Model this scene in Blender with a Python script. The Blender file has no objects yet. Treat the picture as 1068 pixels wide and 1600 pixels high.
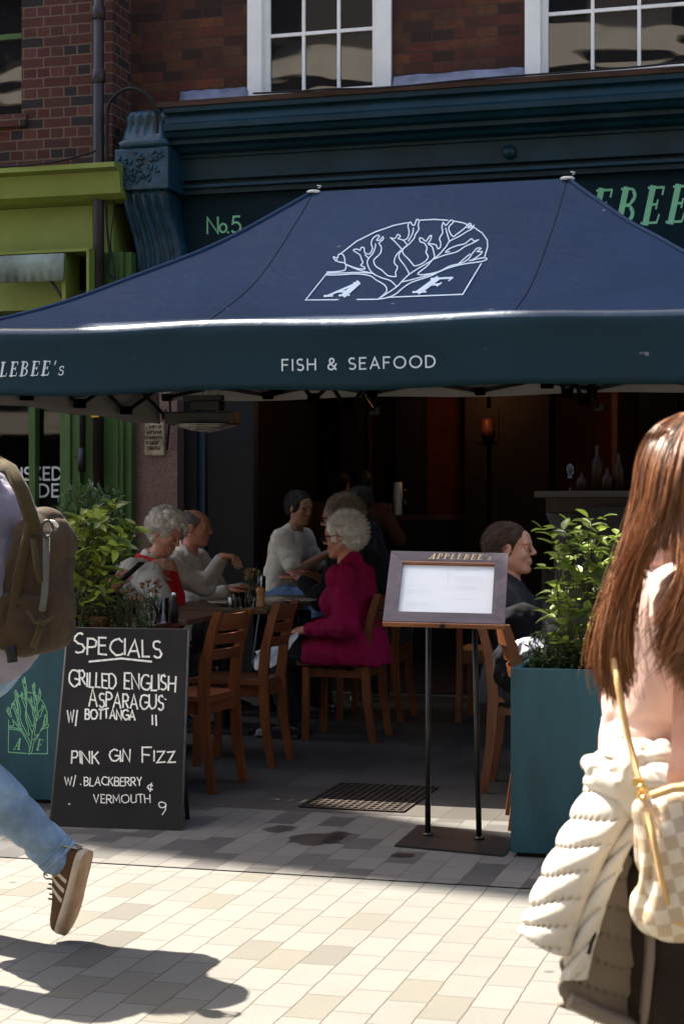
import bpy, bmesh, math, random
import numpy as np
from mathutils import Vector, Matrix, Euler
R = math.radians
rnd = random.Random(7)
scene = bpy.context.scene
COL = scene.collection

# ------------------------------------------------------------------ camera, sky, sun, exposure
YAW = R(15.75); SN, CS = math.sin(YAW), math.cos(YAW)
FOC, CAMZ = 2680.0, 1.3
cam_data = bpy.data.cameras.new('camera'); cam = bpy.data.objects.new('camera', cam_data); COL.objects.link(cam)
cam.location = (0, 0, CAMZ); cam.rotation_euler = (R(90), 0, YAW)
cam_data.sensor_fit = 'VERTICAL'; cam_data.sensor_height = 36; cam_data.lens = FOC/1600*36
cam_data.clip_start = 0.1; cam_data.clip_end = 400
cam_data.dof.use_dof = True; cam_data.dof.focus_distance = 7.6; cam_data.dof.aperture_fstop = 9.0
scene.camera = cam
SUN = Vector((-0.555, 0.311, 1.0)).normalized()
world = bpy.data.worlds.new('World'); scene.world = world; world.use_nodes = True
nt = world.node_tree; bg = nt.nodes['Background']
sky = nt.nodes.new('ShaderNodeTexSky'); sky.sky_type = 'NISHITA'; sky.sun_disc = False
sky.sun_elevation = math.asin(SUN.z); sky.sun_rotation = math.atan2(SUN.x, SUN.y)
nt.links.new(sky.outputs[0], bg.inputs[0]); bg.inputs[1].default_value = 0.09
sky.dust_density = 3.5; sky.ozone_density = .7
sd = bpy.data.lights.new('sun', 'SUN'); sd.energy = 5.0; sd.angle = R(0.5); sd.color = (1.0, 0.93, 0.80)
so = bpy.data.objects.new('sun', sd); COL.objects.link(so)
so.rotation_euler = (-SUN).to_track_quat('-Z', 'Y').to_euler()
scene.view_settings.view_transform = 'Standard'; scene.view_settings.look = 'None'
scene.view_settings.exposure = 2.15; scene.view_settings.gamma = 1.0
scene.cycles.max_bounces = 8; scene.cycles.transparent_max_bounces = 12
scene.cycles.use_denoising = True

# ------------------------------------------------------------------ where things stand: pixel of the photo + a real depth / plane -> metres
def C(x, y, d):                       # d metres along the view axis
    l = (x-534)/FOC*d
    return Vector((-d*SN+l*CS, d*CS+l*SN, CAMZ+(800-y)/FOC*d))
def PY(x, y, Y): return C(x, y, Y/(CS+SN*(x-534)/FOC))      # on a plane Y = const
def PX(x, y, X): return C(x, y, X/(-SN+CS*(x-534)/FOC))
def PG(x, y, z=0): return C(x, y, (CAMZ-z)*FOC/(y-800))     # on a level plane

# ------------------------------------------------------------------ scene helpers
def link(o, parent=None):
    COL.objects.link(o)
    if parent is not None: o.parent = parent
    return o
def tag(o, label=None, cat=None, group=None, kind=None):
    if label: o['label'] = label
    if cat: o['category'] = cat
    if group: o['group'] = group
    if kind: o['kind'] = kind
    return o
def thing(name, label, cat, loc=(0, 0, 0), rz=0, group=None):
    o = bpy.data.objects.new(name, None); o.empty_display_size = .1
    o.location = loc; o.rotation_euler = (0, 0, rz); link(o)
    return tag(o, label, cat, group)
def wmat(o):
    m = Matrix.LocRotScale(o.location, o.rotation_euler, o.scale)
    return m if o.parent is None else wmat(o.parent) @ o.matrix_parent_inverse @ m
def keep(o):                                  # a child whose mesh was drawn in world metres stays where it was drawn
    o.matrix_parent_inverse = wmat(o.parent).inverted(); return o
def copy_tree(o, parent=None):
    c = o.copy(); COL.objects.link(c); c.parent = parent
    for ch in list(o.children): copy_tree(ch, c)
    return c
def mesh_obj(name, verts, faces, mat, parent=None, smooth=False, mats=None, mi=None):
    me = bpy.data.meshes.new(name); me.from_pydata([tuple(v) for v in verts], [], faces); me.update()
    for m in (mats or [mat]): me.materials.append(m)
    if mi: me.polygons.foreach_set('material_index', mi)
    if smooth: me.polygons.foreach_set('use_smooth', [True]*len(me.polygons))
    return link(bpy.data.objects.new(name, me), parent)

class MB:
    """collects primitive shapes; build() links them as ONE mesh object"""
    def __init__(s): s.v = []; s.f = []; s.m = []; s.sm = []
    def add(s, v, f, m=0, smooth=False):
        b = len(s.v); s.v += [tuple(p) for p in v]; s.f += [[i+b for i in q] for q in f]; s.m += [m]*len(f); s.sm += [smooth]*len(f); return s
    def box(s, c, size, rot=None, m=0, bevel=0):
        bm = bmesh.new(); bmesh.ops.create_cube(bm, size=1)
        for v in bm.verts: v.co = Vector((v.co.x*size[0], v.co.y*size[1], v.co.z*size[2]))
        if bevel: bmesh.ops.bevel(bm, geom=bm.edges[:], offset=min(bevel, .45*min(size)), segments=2, affect='EDGES', profile=.7)
        M_ = (rot.to_matrix() if isinstance(rot, Euler) else rot) if rot is not None else None
        c = Vector(c); bm.verts.index_update()
        vs = [c+(M_ @ v.co if M_ is not None else v.co) for v in bm.verts]
        s.add(vs, [[v.index for v in f.verts] for f in bm.faces], m, False); bm.free(); return s
    def span(s, lo, hi, m=0, bevel=0):
        lo, hi = Vector(lo), Vector(hi); return s.box((lo+hi)/2, hi-lo, None, m, bevel)
    def tube(s, path, r, n=8, m=0, caps=True, flat=1.0):
        path = [Vector(p) for p in path]; k = len(path); rs = r if isinstance(r, (list, tuple)) else [r]*k
        vs = []; fs = []; up = None
        for i, p in enumerate(path):
            t = (path[min(i+1, k-1)]-path[max(i-1, 0)]).normalized()
            if up is None: up = t.orthogonal().normalized()
            a = (up-t*up.dot(t)); a = a.normalized() if a.length > 1e-6 else t.orthogonal().normalized(); up = a; b = t.cross(a)
            for j in range(n):
                th = 2*math.pi*j/n; vs.append(p+(a*math.cos(th)+b*math.sin(th)*flat)*rs[i])
        for i in range(k-1):
            for j in range(n): fs.append([i*n+j, i*n+(j+1) % n, (i+1)*n+(j+1) % n, (i+1)*n+j])
        if caps: fs.append(list(range(n))[::-1]); fs.append([(k-1)*n+j for j in range(n)])
        s.add(vs, fs, m, True); return s
    def lathe(s, c, prof, n=16, m=0, rot=None):
        c = Vector(c); vs = []; fs = []; k = len(prof)
        for (r_, z_) in prof:
            for j in range(n):
                th = 2*math.pi*j/n; p = Vector((max(r_, 1e-4)*math.cos(th), max(r_, 1e-4)*math.sin(th), z_))
                vs.append(c+(rot @ p if rot is not None else p))
        for i in range(k-1):
            for j in range(n): fs.append([i*n+j, i*n+(j+1) % n, (i+1)*n+(j+1) % n, (i+1)*n+j])
        fs.append(list(range(n))[::-1]); fs.append([(k-1)*n+j for j in range(n)])
        s.add(vs, fs, m, True); return s
    def loft(s, rings, m=0, closed=True, caps=True, smooth=True):
        n = len(rings[0]); vs = [p for r_ in rings for p in r_]; fs = []
        for i in range(len(rings)-1):
            for j in range(n if closed else n-1): fs.append([i*n+j, i*n+(j+1) % n, (i+1)*n+(j+1) % n, (i+1)*n+j])
        if caps and closed: fs.append(list(range(n))[::-1]); fs.append([(len(rings)-1)*n+j for j in range(n)])
        s.add(vs, fs, m, smooth); return s
    def extrude(s, pts, vec, m=0):              # closed 3-D polygon swept by vec
        pts = [Vector(p) for p in pts]; vec = Vector(vec); n = len(pts)
        s.add(pts+[p+vec for p in pts], [list(range(n))[::-1], [n+i for i in range(n)]]+[[i, (i+1) % n, n+(i+1) % n, n+i] for i in range(n)], m); return s
    def build(s, name, mat, parent=None):
        mats = mat if isinstance(mat, list) else [mat]
        o = mesh_obj(name, s.v, s.f, None, parent, mats=mats, mi=s.m if len(mats) > 1 else None)
        o.data.polygons.foreach_set('use_smooth', s.sm)
        bm = bmesh.new(); bm.from_mesh(o.data); bmesh.ops.recalc_face_normals(bm, faces=bm.faces[:]); bm.to_mesh(o.data); bm.free()
        return o

# ------------------------------------------------------------------ materials
def node(nt, t, **kw):
    n = nt.nodes.new('ShaderNode'+t)
    for k, v in kw.items():
        if k in n.inputs: n.inputs[k].default_value = v
        else: setattr(n, k, v)
    return n
def new_mat(name):
    m = bpy.data.materials.new(name); m.use_nodes = True
    return m, m.node_tree, m.node_tree.nodes['Principled BSDF']
def c4(c): return (c[0], c[1], c[2], 1)
def mixc(nt, fac, a, b, blend='MIX'):
    n = node(nt, 'Mix', data_type='RGBA', blend_type=blend)
    for i, s in ((0, fac), (6, a), (7, b)):
        if hasattr(s, 'is_output'): nt.links.new(s, n.inputs[i])
        else: n.inputs[i].default_value = s if i == 0 else c4(s)
    return n.outputs[2]
def ramp(nt, fac, stops, interp='LINEAR'):
    n = node(nt, 'ValToRGB'); e = n.color_ramp.elements; n.color_ramp.interpolation = interp
    while len(e) < len(stops): e.new(.5)
    for i, (p, c) in enumerate(stops): e[i].position = p; e[i].color = c4(c) if hasattr(c, '__len__') else (c, c, c, 1)
    nt.links.new(fac, n.inputs[0]); return n.outputs[0]
def noise(nt, scale, detail=4, rough=.55, vec=None, dist=0):
    n = node(nt, 'TexNoise', Scale=scale, Detail=detail, Roughness=rough, Distortion=dist)
    if vec is not None: nt.links.new(vec, n.inputs['Vector'])
    return n.outputs[0]
def coords(nt, scale=(1, 1, 1), rot=(0, 0, 0), loc=(0, 0, 0), out='Object'):
    t = node(nt, 'TexCoord'); mp = node(nt, 'Mapping'); mp.inputs['Scale'].default_value = scale
    mp.inputs['Rotation'].default_value = rot; mp.inputs['Location'].default_value = loc
    nt.links.new(t.outputs[out], mp.inputs[0]); return mp.outputs[0]
def bump(nt, bsdf, h, strength=.3, dist=.01):
    b = node(nt, 'Bump'); b.inputs['Strength'].default_value = strength; b.inputs['Distance'].default_value = dist
    nt.links.new(h, b.inputs['Height']); nt.links.new(b.outputs[0], bsdf.inputs['Normal'])
def mat(name, col, rough=.6, spec=.4, metal=0, var=.25, vs=6, bs=60, bst=.15, bd=.004, stretch=(1, 1, 1), coat=0, sheen=0):
    m, nt, b = new_mat(name)
    v = coords(nt, stretch)
    n1 = noise(nt, vs, 5, .6, v)
    col_lo = [c*(1-var) for c in col]; col_hi = [min(1, c*(1+var)) for c in col]
    nt.links.new(ramp(nt, n1, [(.3, col_lo), (.7, col_hi)]), b.inputs['Base Color'])
    b.inputs['Roughness'].default_value = rough; b.inputs['Specular IOR Level'].default_value = spec; b.inputs['Metallic'].default_value = metal
    if coat: b.inputs['Coat Weight'].default_value = coat; b.inputs['Coat Roughness'].default_value = .2
    if sheen: b.inputs['Sheen Weight'].default_value = sheen
    if bst: bump(nt, b, noise(nt, bs, 3, .6, v), bst, bd)
    return m
def wood(name, c1, c2, rough=.45, axis=2, scale=14, coat=.15):
    m, nt, b = new_mat(name)
    s = [scale, scale, scale]; s[axis] = scale*.08
    v = coords(nt, s); n1 = noise(nt, 1.0, 6, .65, v, .6); n2 = noise(nt, 6, 3, .5, v)
    mix = node(nt, 'Math', operation='ADD'); nt.links.new(n1, mix.inputs[0])
    mu = node(nt, 'Math', operation='MULTIPLY'); nt.links.new(n2, mu.inputs[0]); mu.inputs[1].default_value = .25; nt.links.new(mu.outputs[0], mix.inputs[1])
    nt.links.new(ramp(nt, mix.outputs[0], [(.42, c1), (.82, c2)]), b.inputs['Base Color'])
    b.inputs['Roughness'].default_value = rough; b.inputs['Coat Weight'].default_value = coat; b.inputs['Coat Roughness'].default_value = .3
    bump(nt, b, mix.outputs[0], .15, .003); return m
def glass_mat(name, tint=(1, 1, 1), refl=1.45, rough=.02):
    m, nt, b = new_mat(name); nt.nodes.remove(b); out = nt.nodes['Material Output']
    tr = node(nt, 'BsdfTransparent', Color=c4(tint)); gl = node(nt, 'BsdfGlossy', Roughness=rough); fr = node(nt, 'Fresnel', IOR=refl)
    mx = node(nt, 'MixShader'); nt.links.new(fr.outputs[0], mx.inputs[0]); nt.links.new(tr.outputs[0], mx.inputs[1]); nt.links.new(gl.outputs[0], mx.inputs[2])
    nt.links.new(mx.outputs[0], out.inputs[0]); return m
def emit_mat(name, col, st):
    m, nt, b = new_mat(name); b.inputs['Base Color'].default_value = c4(col); b.inputs['Emission Color'].default_value = c4(col); b.inputs['Emission Strength'].default_value = st; return m
def brick_mat(name, stops, mortar, bw=.225, rh=.075, ms=.011, squash=.5, grime=0.5, seed=0):
    m, nt, b = new_mat(name); t = node(nt, 'TexCoord'); sp = node(nt, 'SeparateXYZ'); nt.links.new(t.outputs['Object'], sp.inputs[0])
    ad = node(nt, 'Math', operation='ADD'); nt.links.new(sp.outputs[0], ad.inputs[0]); nt.links.new(sp.outputs[1], ad.inputs[1])
    cb = node(nt, 'CombineXYZ'); nt.links.new(ad.outputs[0], cb.inputs[0]); nt.links.new(sp.outputs[2], cb.inputs[1]); cb.inputs[2].default_value = seed
    wob = node(nt, 'TexNoise', Scale=9.0, Detail=2.0); nt.links.new(cb.outputs[0], wob.inputs['Vector'])
    sc = node(nt, 'VectorMath', operation='SCALE'); nt.links.new(wob.outputs['Color'], sc.inputs[0]); sc.inputs['Scale'].default_value = .010
    av = node(nt, 'VectorMath', operation='ADD'); nt.links.new(cb.outputs[0], av.inputs[0]); nt.links.new(sc.outputs[0], av.inputs[1])
    bt = node(nt, 'TexBrick', offset=.5, offset_frequency=2, squash=squash, squash_frequency=2)
    bt.inputs['Color1'].default_value = (0, 0, 0, 1); bt.inputs['Color2'].default_value = (1, 1, 1, 1); bt.inputs['Mortar'].default_value = (.5, .5, .5, 1)
    bt.inputs['Scale'].default_value = 1; bt.inputs['Mortar Size'].default_value = ms/2; bt.inputs['Mortar Smooth'].default_value = .25
    bt.inputs['Brick Width'].default_value = bw; bt.inputs['Row Height'].default_value = rh
    nt.links.new(av.outputs[0], bt.inputs['Vector'])
    bc = ramp(nt, bt.outputs['Color'], stops)
    n1 = noise(nt, 2.2, 6, .65, av.outputs[0]); n2 = noise(nt, 45, 4, .65, av.outputs[0])
    bc = mixc(nt, ramp(nt, n2, [(.35, 0), (.75, .55)]), bc, (.03, .018, .013))
    bc = mixc(nt, ramp(nt, n1, [(.4, 0), (.7, grime)]), bc, (.022, .015, .012))
    mo = mixc(nt, ramp(nt, n1, [(.38, 0), (.68, grime*.8)]), mortar, (.03, .022, .017))
    nt.links.new(mixc(nt, bt.outputs['Fac'], bc, mo), b.inputs['Base Color'])
    b.inputs['Roughness'].default_value = .85; b.inputs['Specular IOR Level'].default_value = .25
    inv = node(nt, 'Math', operation='SUBTRACT'); inv.inputs[0].default_value = 1; nt.links.new(bt.outputs['Fac'], inv.inputs[1])
    hh = node(nt, 'Math', operation='MULTIPLY_ADD'); nt.links.new(n2, hh.inputs[0]); hh.inputs[1].default_value = .35; nt.links.new(inv.outputs[0], hh.inputs[2])
    bump(nt, b, hh.outputs[0], .6, .012); return m
# ------------------------------------------------------------------ soft bodies: smooth unions of round limbs, meshed by surface nets
def _hash(i, j, k, seed):
    n = (i*374761393+j*668265263+k*2147483647+seed*1274126177) & 0xffffffff
    n = ((n ^ (n >> 13))*1274126177) & 0xffffffff
    return ((n ^ (n >> 16)) & 0xffff)/32767.5-1
def vnoise(P, s, seed=0):
    Q = P*s; I = np.floor(Q).astype(np.int64); F = Q-I; F = F*F*(3-2*F); r = 0
    for a in (0, 1):
        for b in (0, 1):
            for c in (0, 1):
                w = (F[:, 0] if a else 1-F[:, 0])*(F[:, 1] if b else 1-F[:, 1])*(F[:, 2] if c else 1-F[:, 2])
                r = r+w*_hash(I[:, 0]+a, I[:, 1]+b, I[:, 2]+c, seed)
    return r
def A3(p): return np.array([p[0], p[1], p[2]], dtype=np.float32)
class SDF:
    def __init__(s, k=.03): s.ops = []; s.k = k; s.post = []
    def cone(s, a, b, ra, rb, k=None, sub=False):
        a, b = A3(a), A3(b); ba = b-a; L = max(float(ba @ ba), 1e-9)
        def fn(x, y, z):
            t = np.clip(((x-a[0])*ba[0]+(y-a[1])*ba[1]+(z-a[2])*ba[2])/L, 0, 1)
            return np.sqrt((x-a[0]-t*ba[0])**2+(y-a[1]-t*ba[1])**2+(z-a[2]-t*ba[2])**2)-(ra+(rb-ra)*t)
        r = max(ra, rb); s.ops.append((fn, np.minimum(a, b)-r, np.maximum(a, b)+r, s.k if k is None else k, sub)); return s
    def chain(s, pts, rs, k=None):
        for i in range(len(pts)-1): s.cone(pts[i], pts[i+1], rs[i], rs[i+1], k)
        return s
    def ell(s, c, r, rot=None, k=None, sub=False):
        c = A3(c); r = np.array(r, dtype=np.float32); M_ = np.array(rot.transposed() if rot is not None else Matrix.Identity(3), dtype=np.float32)
        def fn(x, y, z):
            X, Y, Z = x-c[0], y-c[1], z-c[2]
            if rot is not None: X, Y, Z = (M_[i, 0]*X+M_[i, 1]*Y+M_[i, 2]*Z for i in range(3))
            k0 = np.sqrt((X/r[0])**2+(Y/r[1])**2+(Z/r[2])**2); k1 = np.sqrt((X/r[0]**2)**2+(Y/r[1]**2)**2+(Z/r[2]**2)**2)+1e-9
            return k0*(k0-1)/k1
        m = r.max() if rot is not None else r
        s.ops.append((fn, c-m, c+m, s.k if k is None else k, sub)); return s
    def rbox(s, c, h, rad, rot=None, k=None, sub=False):
        c = A3(c); h = np.array(h, dtype=np.float32); M_ = np.array(rot.transposed() if rot is not None else Matrix.Identity(3), dtype=np.float32)
        def fn(x, y, z):
            X, Y, Z = x-c[0], y-c[1], z-c[2]
            if rot is not None: X, Y, Z = (M_[i, 0]*X+M_[i, 1]*Y+M_[i, 2]*Z for i in range(3))
            X = np.abs(X)-h[0]+rad; Y = np.abs(Y)-h[1]+rad; Z = np.abs(Z)-h[2]+rad
            return np.sqrt(np.maximum(X, 0)**2+np.maximum(Y, 0)**2+np.maximum(Z, 0)**2)+np.minimum(np.maximum(X, np.maximum(Y, Z)), 0)-rad
        m = np.full(3, float(np.linalg.norm(h))) if rot is not None else h
        s.ops.append((fn, c-m, c+m, s.k if k is None else k, sub)); return s
    def noise(s, amp, sc, seed=0, axis=None): s.post.append(lambda P: amp*vnoise(P*np.array(axis or (1, 1, 1)), sc, seed)); return s
    def fold(s, amp, sc, seed=0, axis=None):     # thin creases pressed into the surface
        s.post.append(lambda P: amp*(np.maximum(0, 1-np.abs(vnoise(P*np.array(axis or (1, 1, 1)), sc, seed))*2.2)**2-.25)); return s
    def mesh(s, h, pad=.03):
        lo = np.min([o[1] for o in s.ops if not o[4]], 0)-pad; hi = np.max([o[2] for o in s.ops if not o[4]], 0)+pad
        n = np.ceil((hi-lo)/h).astype(int)+1
        ax = [lo[i]+h*np.arange(n[i], dtype=np.float32) for i in range(3)]
        D = np.full(tuple(n), 1.0, dtype=np.float32)
        for fn, a, b, k, sub in s.ops:
            m = k+4*h
            i0 = np.clip(np.floor((a-m-lo)/h).astype(int), 0, n); i1 = np.clip(np.ceil((b+m-lo)/h).astype(int)+1, 0, n)
            if (i1 <= i0).any(): continue
            sl = tuple(slice(i0[i], i1[i]) for i in range(3))
            d = fn(ax[0][sl[0]][:, None, None], ax[1][sl[1]][None, :, None], ax[2][sl[2]][None, None, :]); E = D[sl]
            if sub:
                d = -d
                if k > 0: hh = np.maximum(k-np.abs(E-d), 0)/k; D[sl] = np.maximum(E, d)+hh*hh*k*.25
                else: D[sl] = np.maximum(E, d)
            elif k > 0: hh = np.maximum(k-np.abs(E-d), 0)/k; D[sl] = np.minimum(E, d)-hh*hh*k*.25
            else: D[sl] = np.minimum(E, d)
        if s.post:
            I = np.argwhere(np.abs(D) < .05)
            P = lo+h*I; a = 0
            for f in s.post: a = a+f(P)
            D[I[:, 0], I[:, 1], I[:, 2]] += a
        return nets(D, lo, h)
def nets(D, lo, h):
    S = D < 0; cs = [(a, b, c) for a in (0, 1) for b in (0, 1) for c in (0, 1)]; n = np.array(D.shape)
    sh = lambda A, c: A[c[0]:n[0]-1+c[0], c[1]:n[1]-1+c[1], c[2]:n[2]-1+c[2]]
    cnt = np.zeros(tuple(n-1), np.int8)
    for c in cs: cnt += sh(S, c)
    act = (cnt > 0) & (cnt < 8); I = np.argwhere(act)
    val = {c: D[I[:, 0]+c[0], I[:, 1]+c[1], I[:, 2]+c[2]] for c in cs}
    acc = np.zeros((len(I), 3)); num = np.zeros(len(I))
    for c in cs:
        for a in range(3):
            if c[a] == 0:
                e = list(c); e[a] = 1; e = tuple(e); va, vb = val[c], val[e]; ok = (va < 0) != (vb < 0)
                t = np.where(ok, va/np.where(np.abs(va-vb) < 1e-9, 1, va-vb), 0); p = np.array(c, float)[None].repeat(len(I), 0); p[:, a] += t
                acc += p*ok[:, None]; num += ok
    V = lo+h*(I+acc/num[:, None]); idx = np.full(tuple(n-1), -1, np.int64); idx[I[:, 0], I[:, 1], I[:, 2]] = np.arange(len(I)); F = []
    for a in range(3):
        b, c = (a+1) % 3, (a+2) % 3
        s0 = [slice(1, n[i]-1) for i in range(3)]; s1 = list(s0); s0[a] = slice(0, n[a]-1); s1[a] = slice(1, n[a])
        A_, B_ = S[tuple(s0)], S[tuple(s1)]; off = np.array([1, 1, 1]); off[a] = 0
        for flip, msk in ((False, A_ & ~B_), (True, ~A_ & B_)):
            E = np.argwhere(msk)+off
            if not len(E): continue
            q = []
            for (db, dc) in ((-1, -1), (0, -1), (0, 0), (-1, 0)):
                G = E.copy(); G[:, b] += db; G[:, c] += dc; q.append(idx[G[:, 0], G[:, 1], G[:, 2]])
            q = np.stack(q, 1); F.append(q[:, ::-1] if flip else q)
    F = np.concatenate(F); F = F[(F >= 0).all(1)]
    return V, F
def sdf_obj(name, s, h, m, parent=None, relax=1):
    V, F = s.mesh(h)
    for _ in range(relax):
        acc = np.zeros_like(V); cn = np.zeros(len(V))
        for i in range(4):
            np.add.at(acc, F[:, i], V[F[:, (i+1) % 4]]+V[F[:, i-1]]); np.add.at(cn, F[:, i], 2)
        V = .5*V+.5*acc/np.maximum(cn, 1)[:, None]
    me = bpy.data.meshes.new(name); me.vertices.add(len(V)); me.vertices.foreach_set('co', V.astype(np.float32).ravel())
    me.loops.add(len(F)*4); me.loops.foreach_set('vertex_index', F.astype(np.int32).ravel())
    me.polygons.add(len(F)); me.polygons.foreach_set('loop_start', np.arange(0, len(F)*4, 4, dtype=np.int32))
    me.update(calc_edges=True); me.validate()
    me.polygons.foreach_set('use_smooth', [True]*len(me.polygons)); me.materials.append(m)
    return link(bpy.data.objects.new(name, me), parent)
def hair_strands(name, paths, r, m, parent=None, r_tip=.35):
    """paths: array (N, K, 3); every strand a thin three-sided tapered tube, all in one mesh"""
    P = np.asarray(paths, dtype=np.float32); N, K, _ = P.shape
    T = np.gradient(P, axis=1); T /= np.linalg.norm(T, axis=2, keepdims=True)+1e-9
    ref = np.array([.31, .73, .6]); Aa = np.cross(T, ref); Aa /= np.linalg.norm(Aa, axis=2, keepdims=True)+1e-9; B = np.cross(T, Aa)
    w = (np.linspace(1, r_tip, K)*r)[None, :, None]
    ring = np.stack([P+w*(Aa*math.cos(t)+B*math.sin(t)) for t in (0, 2.0944, 4.18879)], 2).reshape(-1, 3)
    q = []; base = (np.arange(N)*K*3)[:, None]+(np.arange(K-1)*3)[None]
    for j in range(3):
        j2 = (j+1) % 3; q.append(np.stack([base+j, base+j2, base+3+j2, base+3+j], 2).reshape(-1, 4))
    F = np.concatenate(q).astype(np.int32)
    me = bpy.data.meshes.new(name); me.vertices.add(len(ring)); me.vertices.foreach_set('co', ring.ravel())
    me.loops.add(len(F)*4); me.loops.foreach_set('vertex_index', F.ravel()); me.polygons.add(len(F))
    me.polygons.foreach_set('loop_start', np.arange(0, len(F)*4, 4, dtype=np.int32)); me.update(calc_edges=True)
    me.polygons.foreach_set('use_smooth', [True]*len(F)); me.materials.append(m)
    return link(bpy.data.objects.new(name, me), parent)
# ------------------------------------------------------------------ lettering: stroke alphabets laid on real surfaces
def arc(cx, cy, rx, ry, a0, a1, n=10): return [(cx+rx*math.cos(R(a0+(a1-a0)*i/n)), cy+ry*math.sin(R(a0+(a1-a0)*i/n))) for i in range(n+1)]
SANS = {  # letter: (advance width, strokes), unit height
 'A': (.72, [[(0, 0), (.36, 1), (.72, 0)], [(.13, .33), (.59, .33)]]),
 'B': (.56, [[(0, 0), (0, 1)], [(0, 1)]+arc(.27, .76, .24, .24, 90, -90)+[(0, .52)], [(0, .52)]+arc(.29, .26, .27, .26, 90, -90)+[(0, 0)]]),
 'C': (.74, [arc(.48, .5, .46, .5, 50, 310, 16)]),
 'D': (.7, [[(0, 0), (0, 1)], [(0, 1)]+arc(.24, .5, .46, .5, 90, -90, 14)+[(0, 0)]]),
 'E': (.5, [[(.5, 1), (0, 1), (0, 0), (.5, 0)], [(0, .52), (.43, .52)]]),
 'F': (.5, [[(.5, 1), (0, 1), (0, 0)], [(0, .52), (.43, .52)]]),
 'G': (.78, [arc(.48, .5, .46, .5, 50, 340, 18)+[(.9, .46), (.52, .46)]]),
 'H': (.64, [[(0, 0), (0, 1)], [(.64, 0), (.64, 1)], [(0, .52), (.64, .52)]]),
 'I': (.0, [[(0, 0), (0, 1)]]),
 'K': (.6, [[(0, 0), (0, 1)], [(.56, 1), (.02, .46)], [(.16, .58), (.6, 0)]]),
 'L': (.46, [[(0, 1), (0, 0), (.46, 0)]]),
 'M': (.8, [[(0, 0), (.06, 1), (.4, .25), (.74, 1), (.8, 0)]]),
 'N': (.66, [[(0, 0), (0, 1), (.66, 0), (.66, 1)]]),
 'O': (.92, [arc(.46, .5, .46, .5, 0, 360, 24)]),
 'P': (.54, [[(0, 0), (0, 1)], [(0, 1)]+arc(.27, .73, .27, .27, 90, -90)+[(0, .46)]]),
 'R': (.58, [[(0, 0), (0, 1)], [(0, 1)]+arc(.27, .74, .26, .26, 90, -90)+[(0, .48)], [(.22, .48), (.58, 0)]]),
 'S': (.52, [arc(.27, .75, .24, .25, 45, 270, 10)+arc(.27, .25, .26, .25, 90, -140, 10)[1:]]),
 'T': (.6, [[(0, 1), (.6, 1)], [(.3, 1), (.3, 0)]]),
 'U': (.64, [[(0, 1)]+arc(.32, .32, .32, .32, 180, 360, 10)+[(.64, 1)]]),
 'V': (.66, [[(0, 1), (.33, 0), (.66, 1)]]),
 'W': (.94, [[(0, 1), (.24, 0), (.47, .85), (.7, 0), (.94, 1)]]),
 'Y': (.62, [[(0, 1), (.31, .48), (.62, 1)], [(.31, .48), (.31, 0)]]),
 'Z': (.58, [[(.02, 1), (.56, 1), (0, 0), (.58, 0)]]),
 '/': (.34, [[(0, -.25), (.34, 1.1)]]), '.': (.1, [[(.05, .0), (.05, .06)]]),
 '&': (.66, [[(.66, .0), (.18, .62)]+arc(.31, .8, .17, .2, 200, -40, 8)+[(.12, .42)]+arc(.27, .25, .25, .25, 130, 330, 8)+[(.66, .52)]]),
 '1': (.1, [[(.05, 0), (.05, 1)]]), '9': (.42, [arc(.22, .72, .2, .24, 0, 360, 12), [(.42, .75), (.38, .3), (.2, -.15)]]),
 '5': (.5, [[(.46, 1), (.1, 1), (.05, .56)]+arc(.22, .32, .27, .32, 110, -140, 12)]),
 'o': (.44, [arc(.22, .3, .22, .26, 0, 360, 16)]),
 "'": (.08, [[(.05, 1.0), (.02, .78)]]), ' ': (.3, []), '-': (.2, []),
 'c': (.4, [arc(.24, .3, .2, .26, 50, 310, 10), [(.2, -.1), (.28, .75)]]),
}
tk, tn = .16, .066
def _s(pts, w): return (pts, w)
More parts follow.
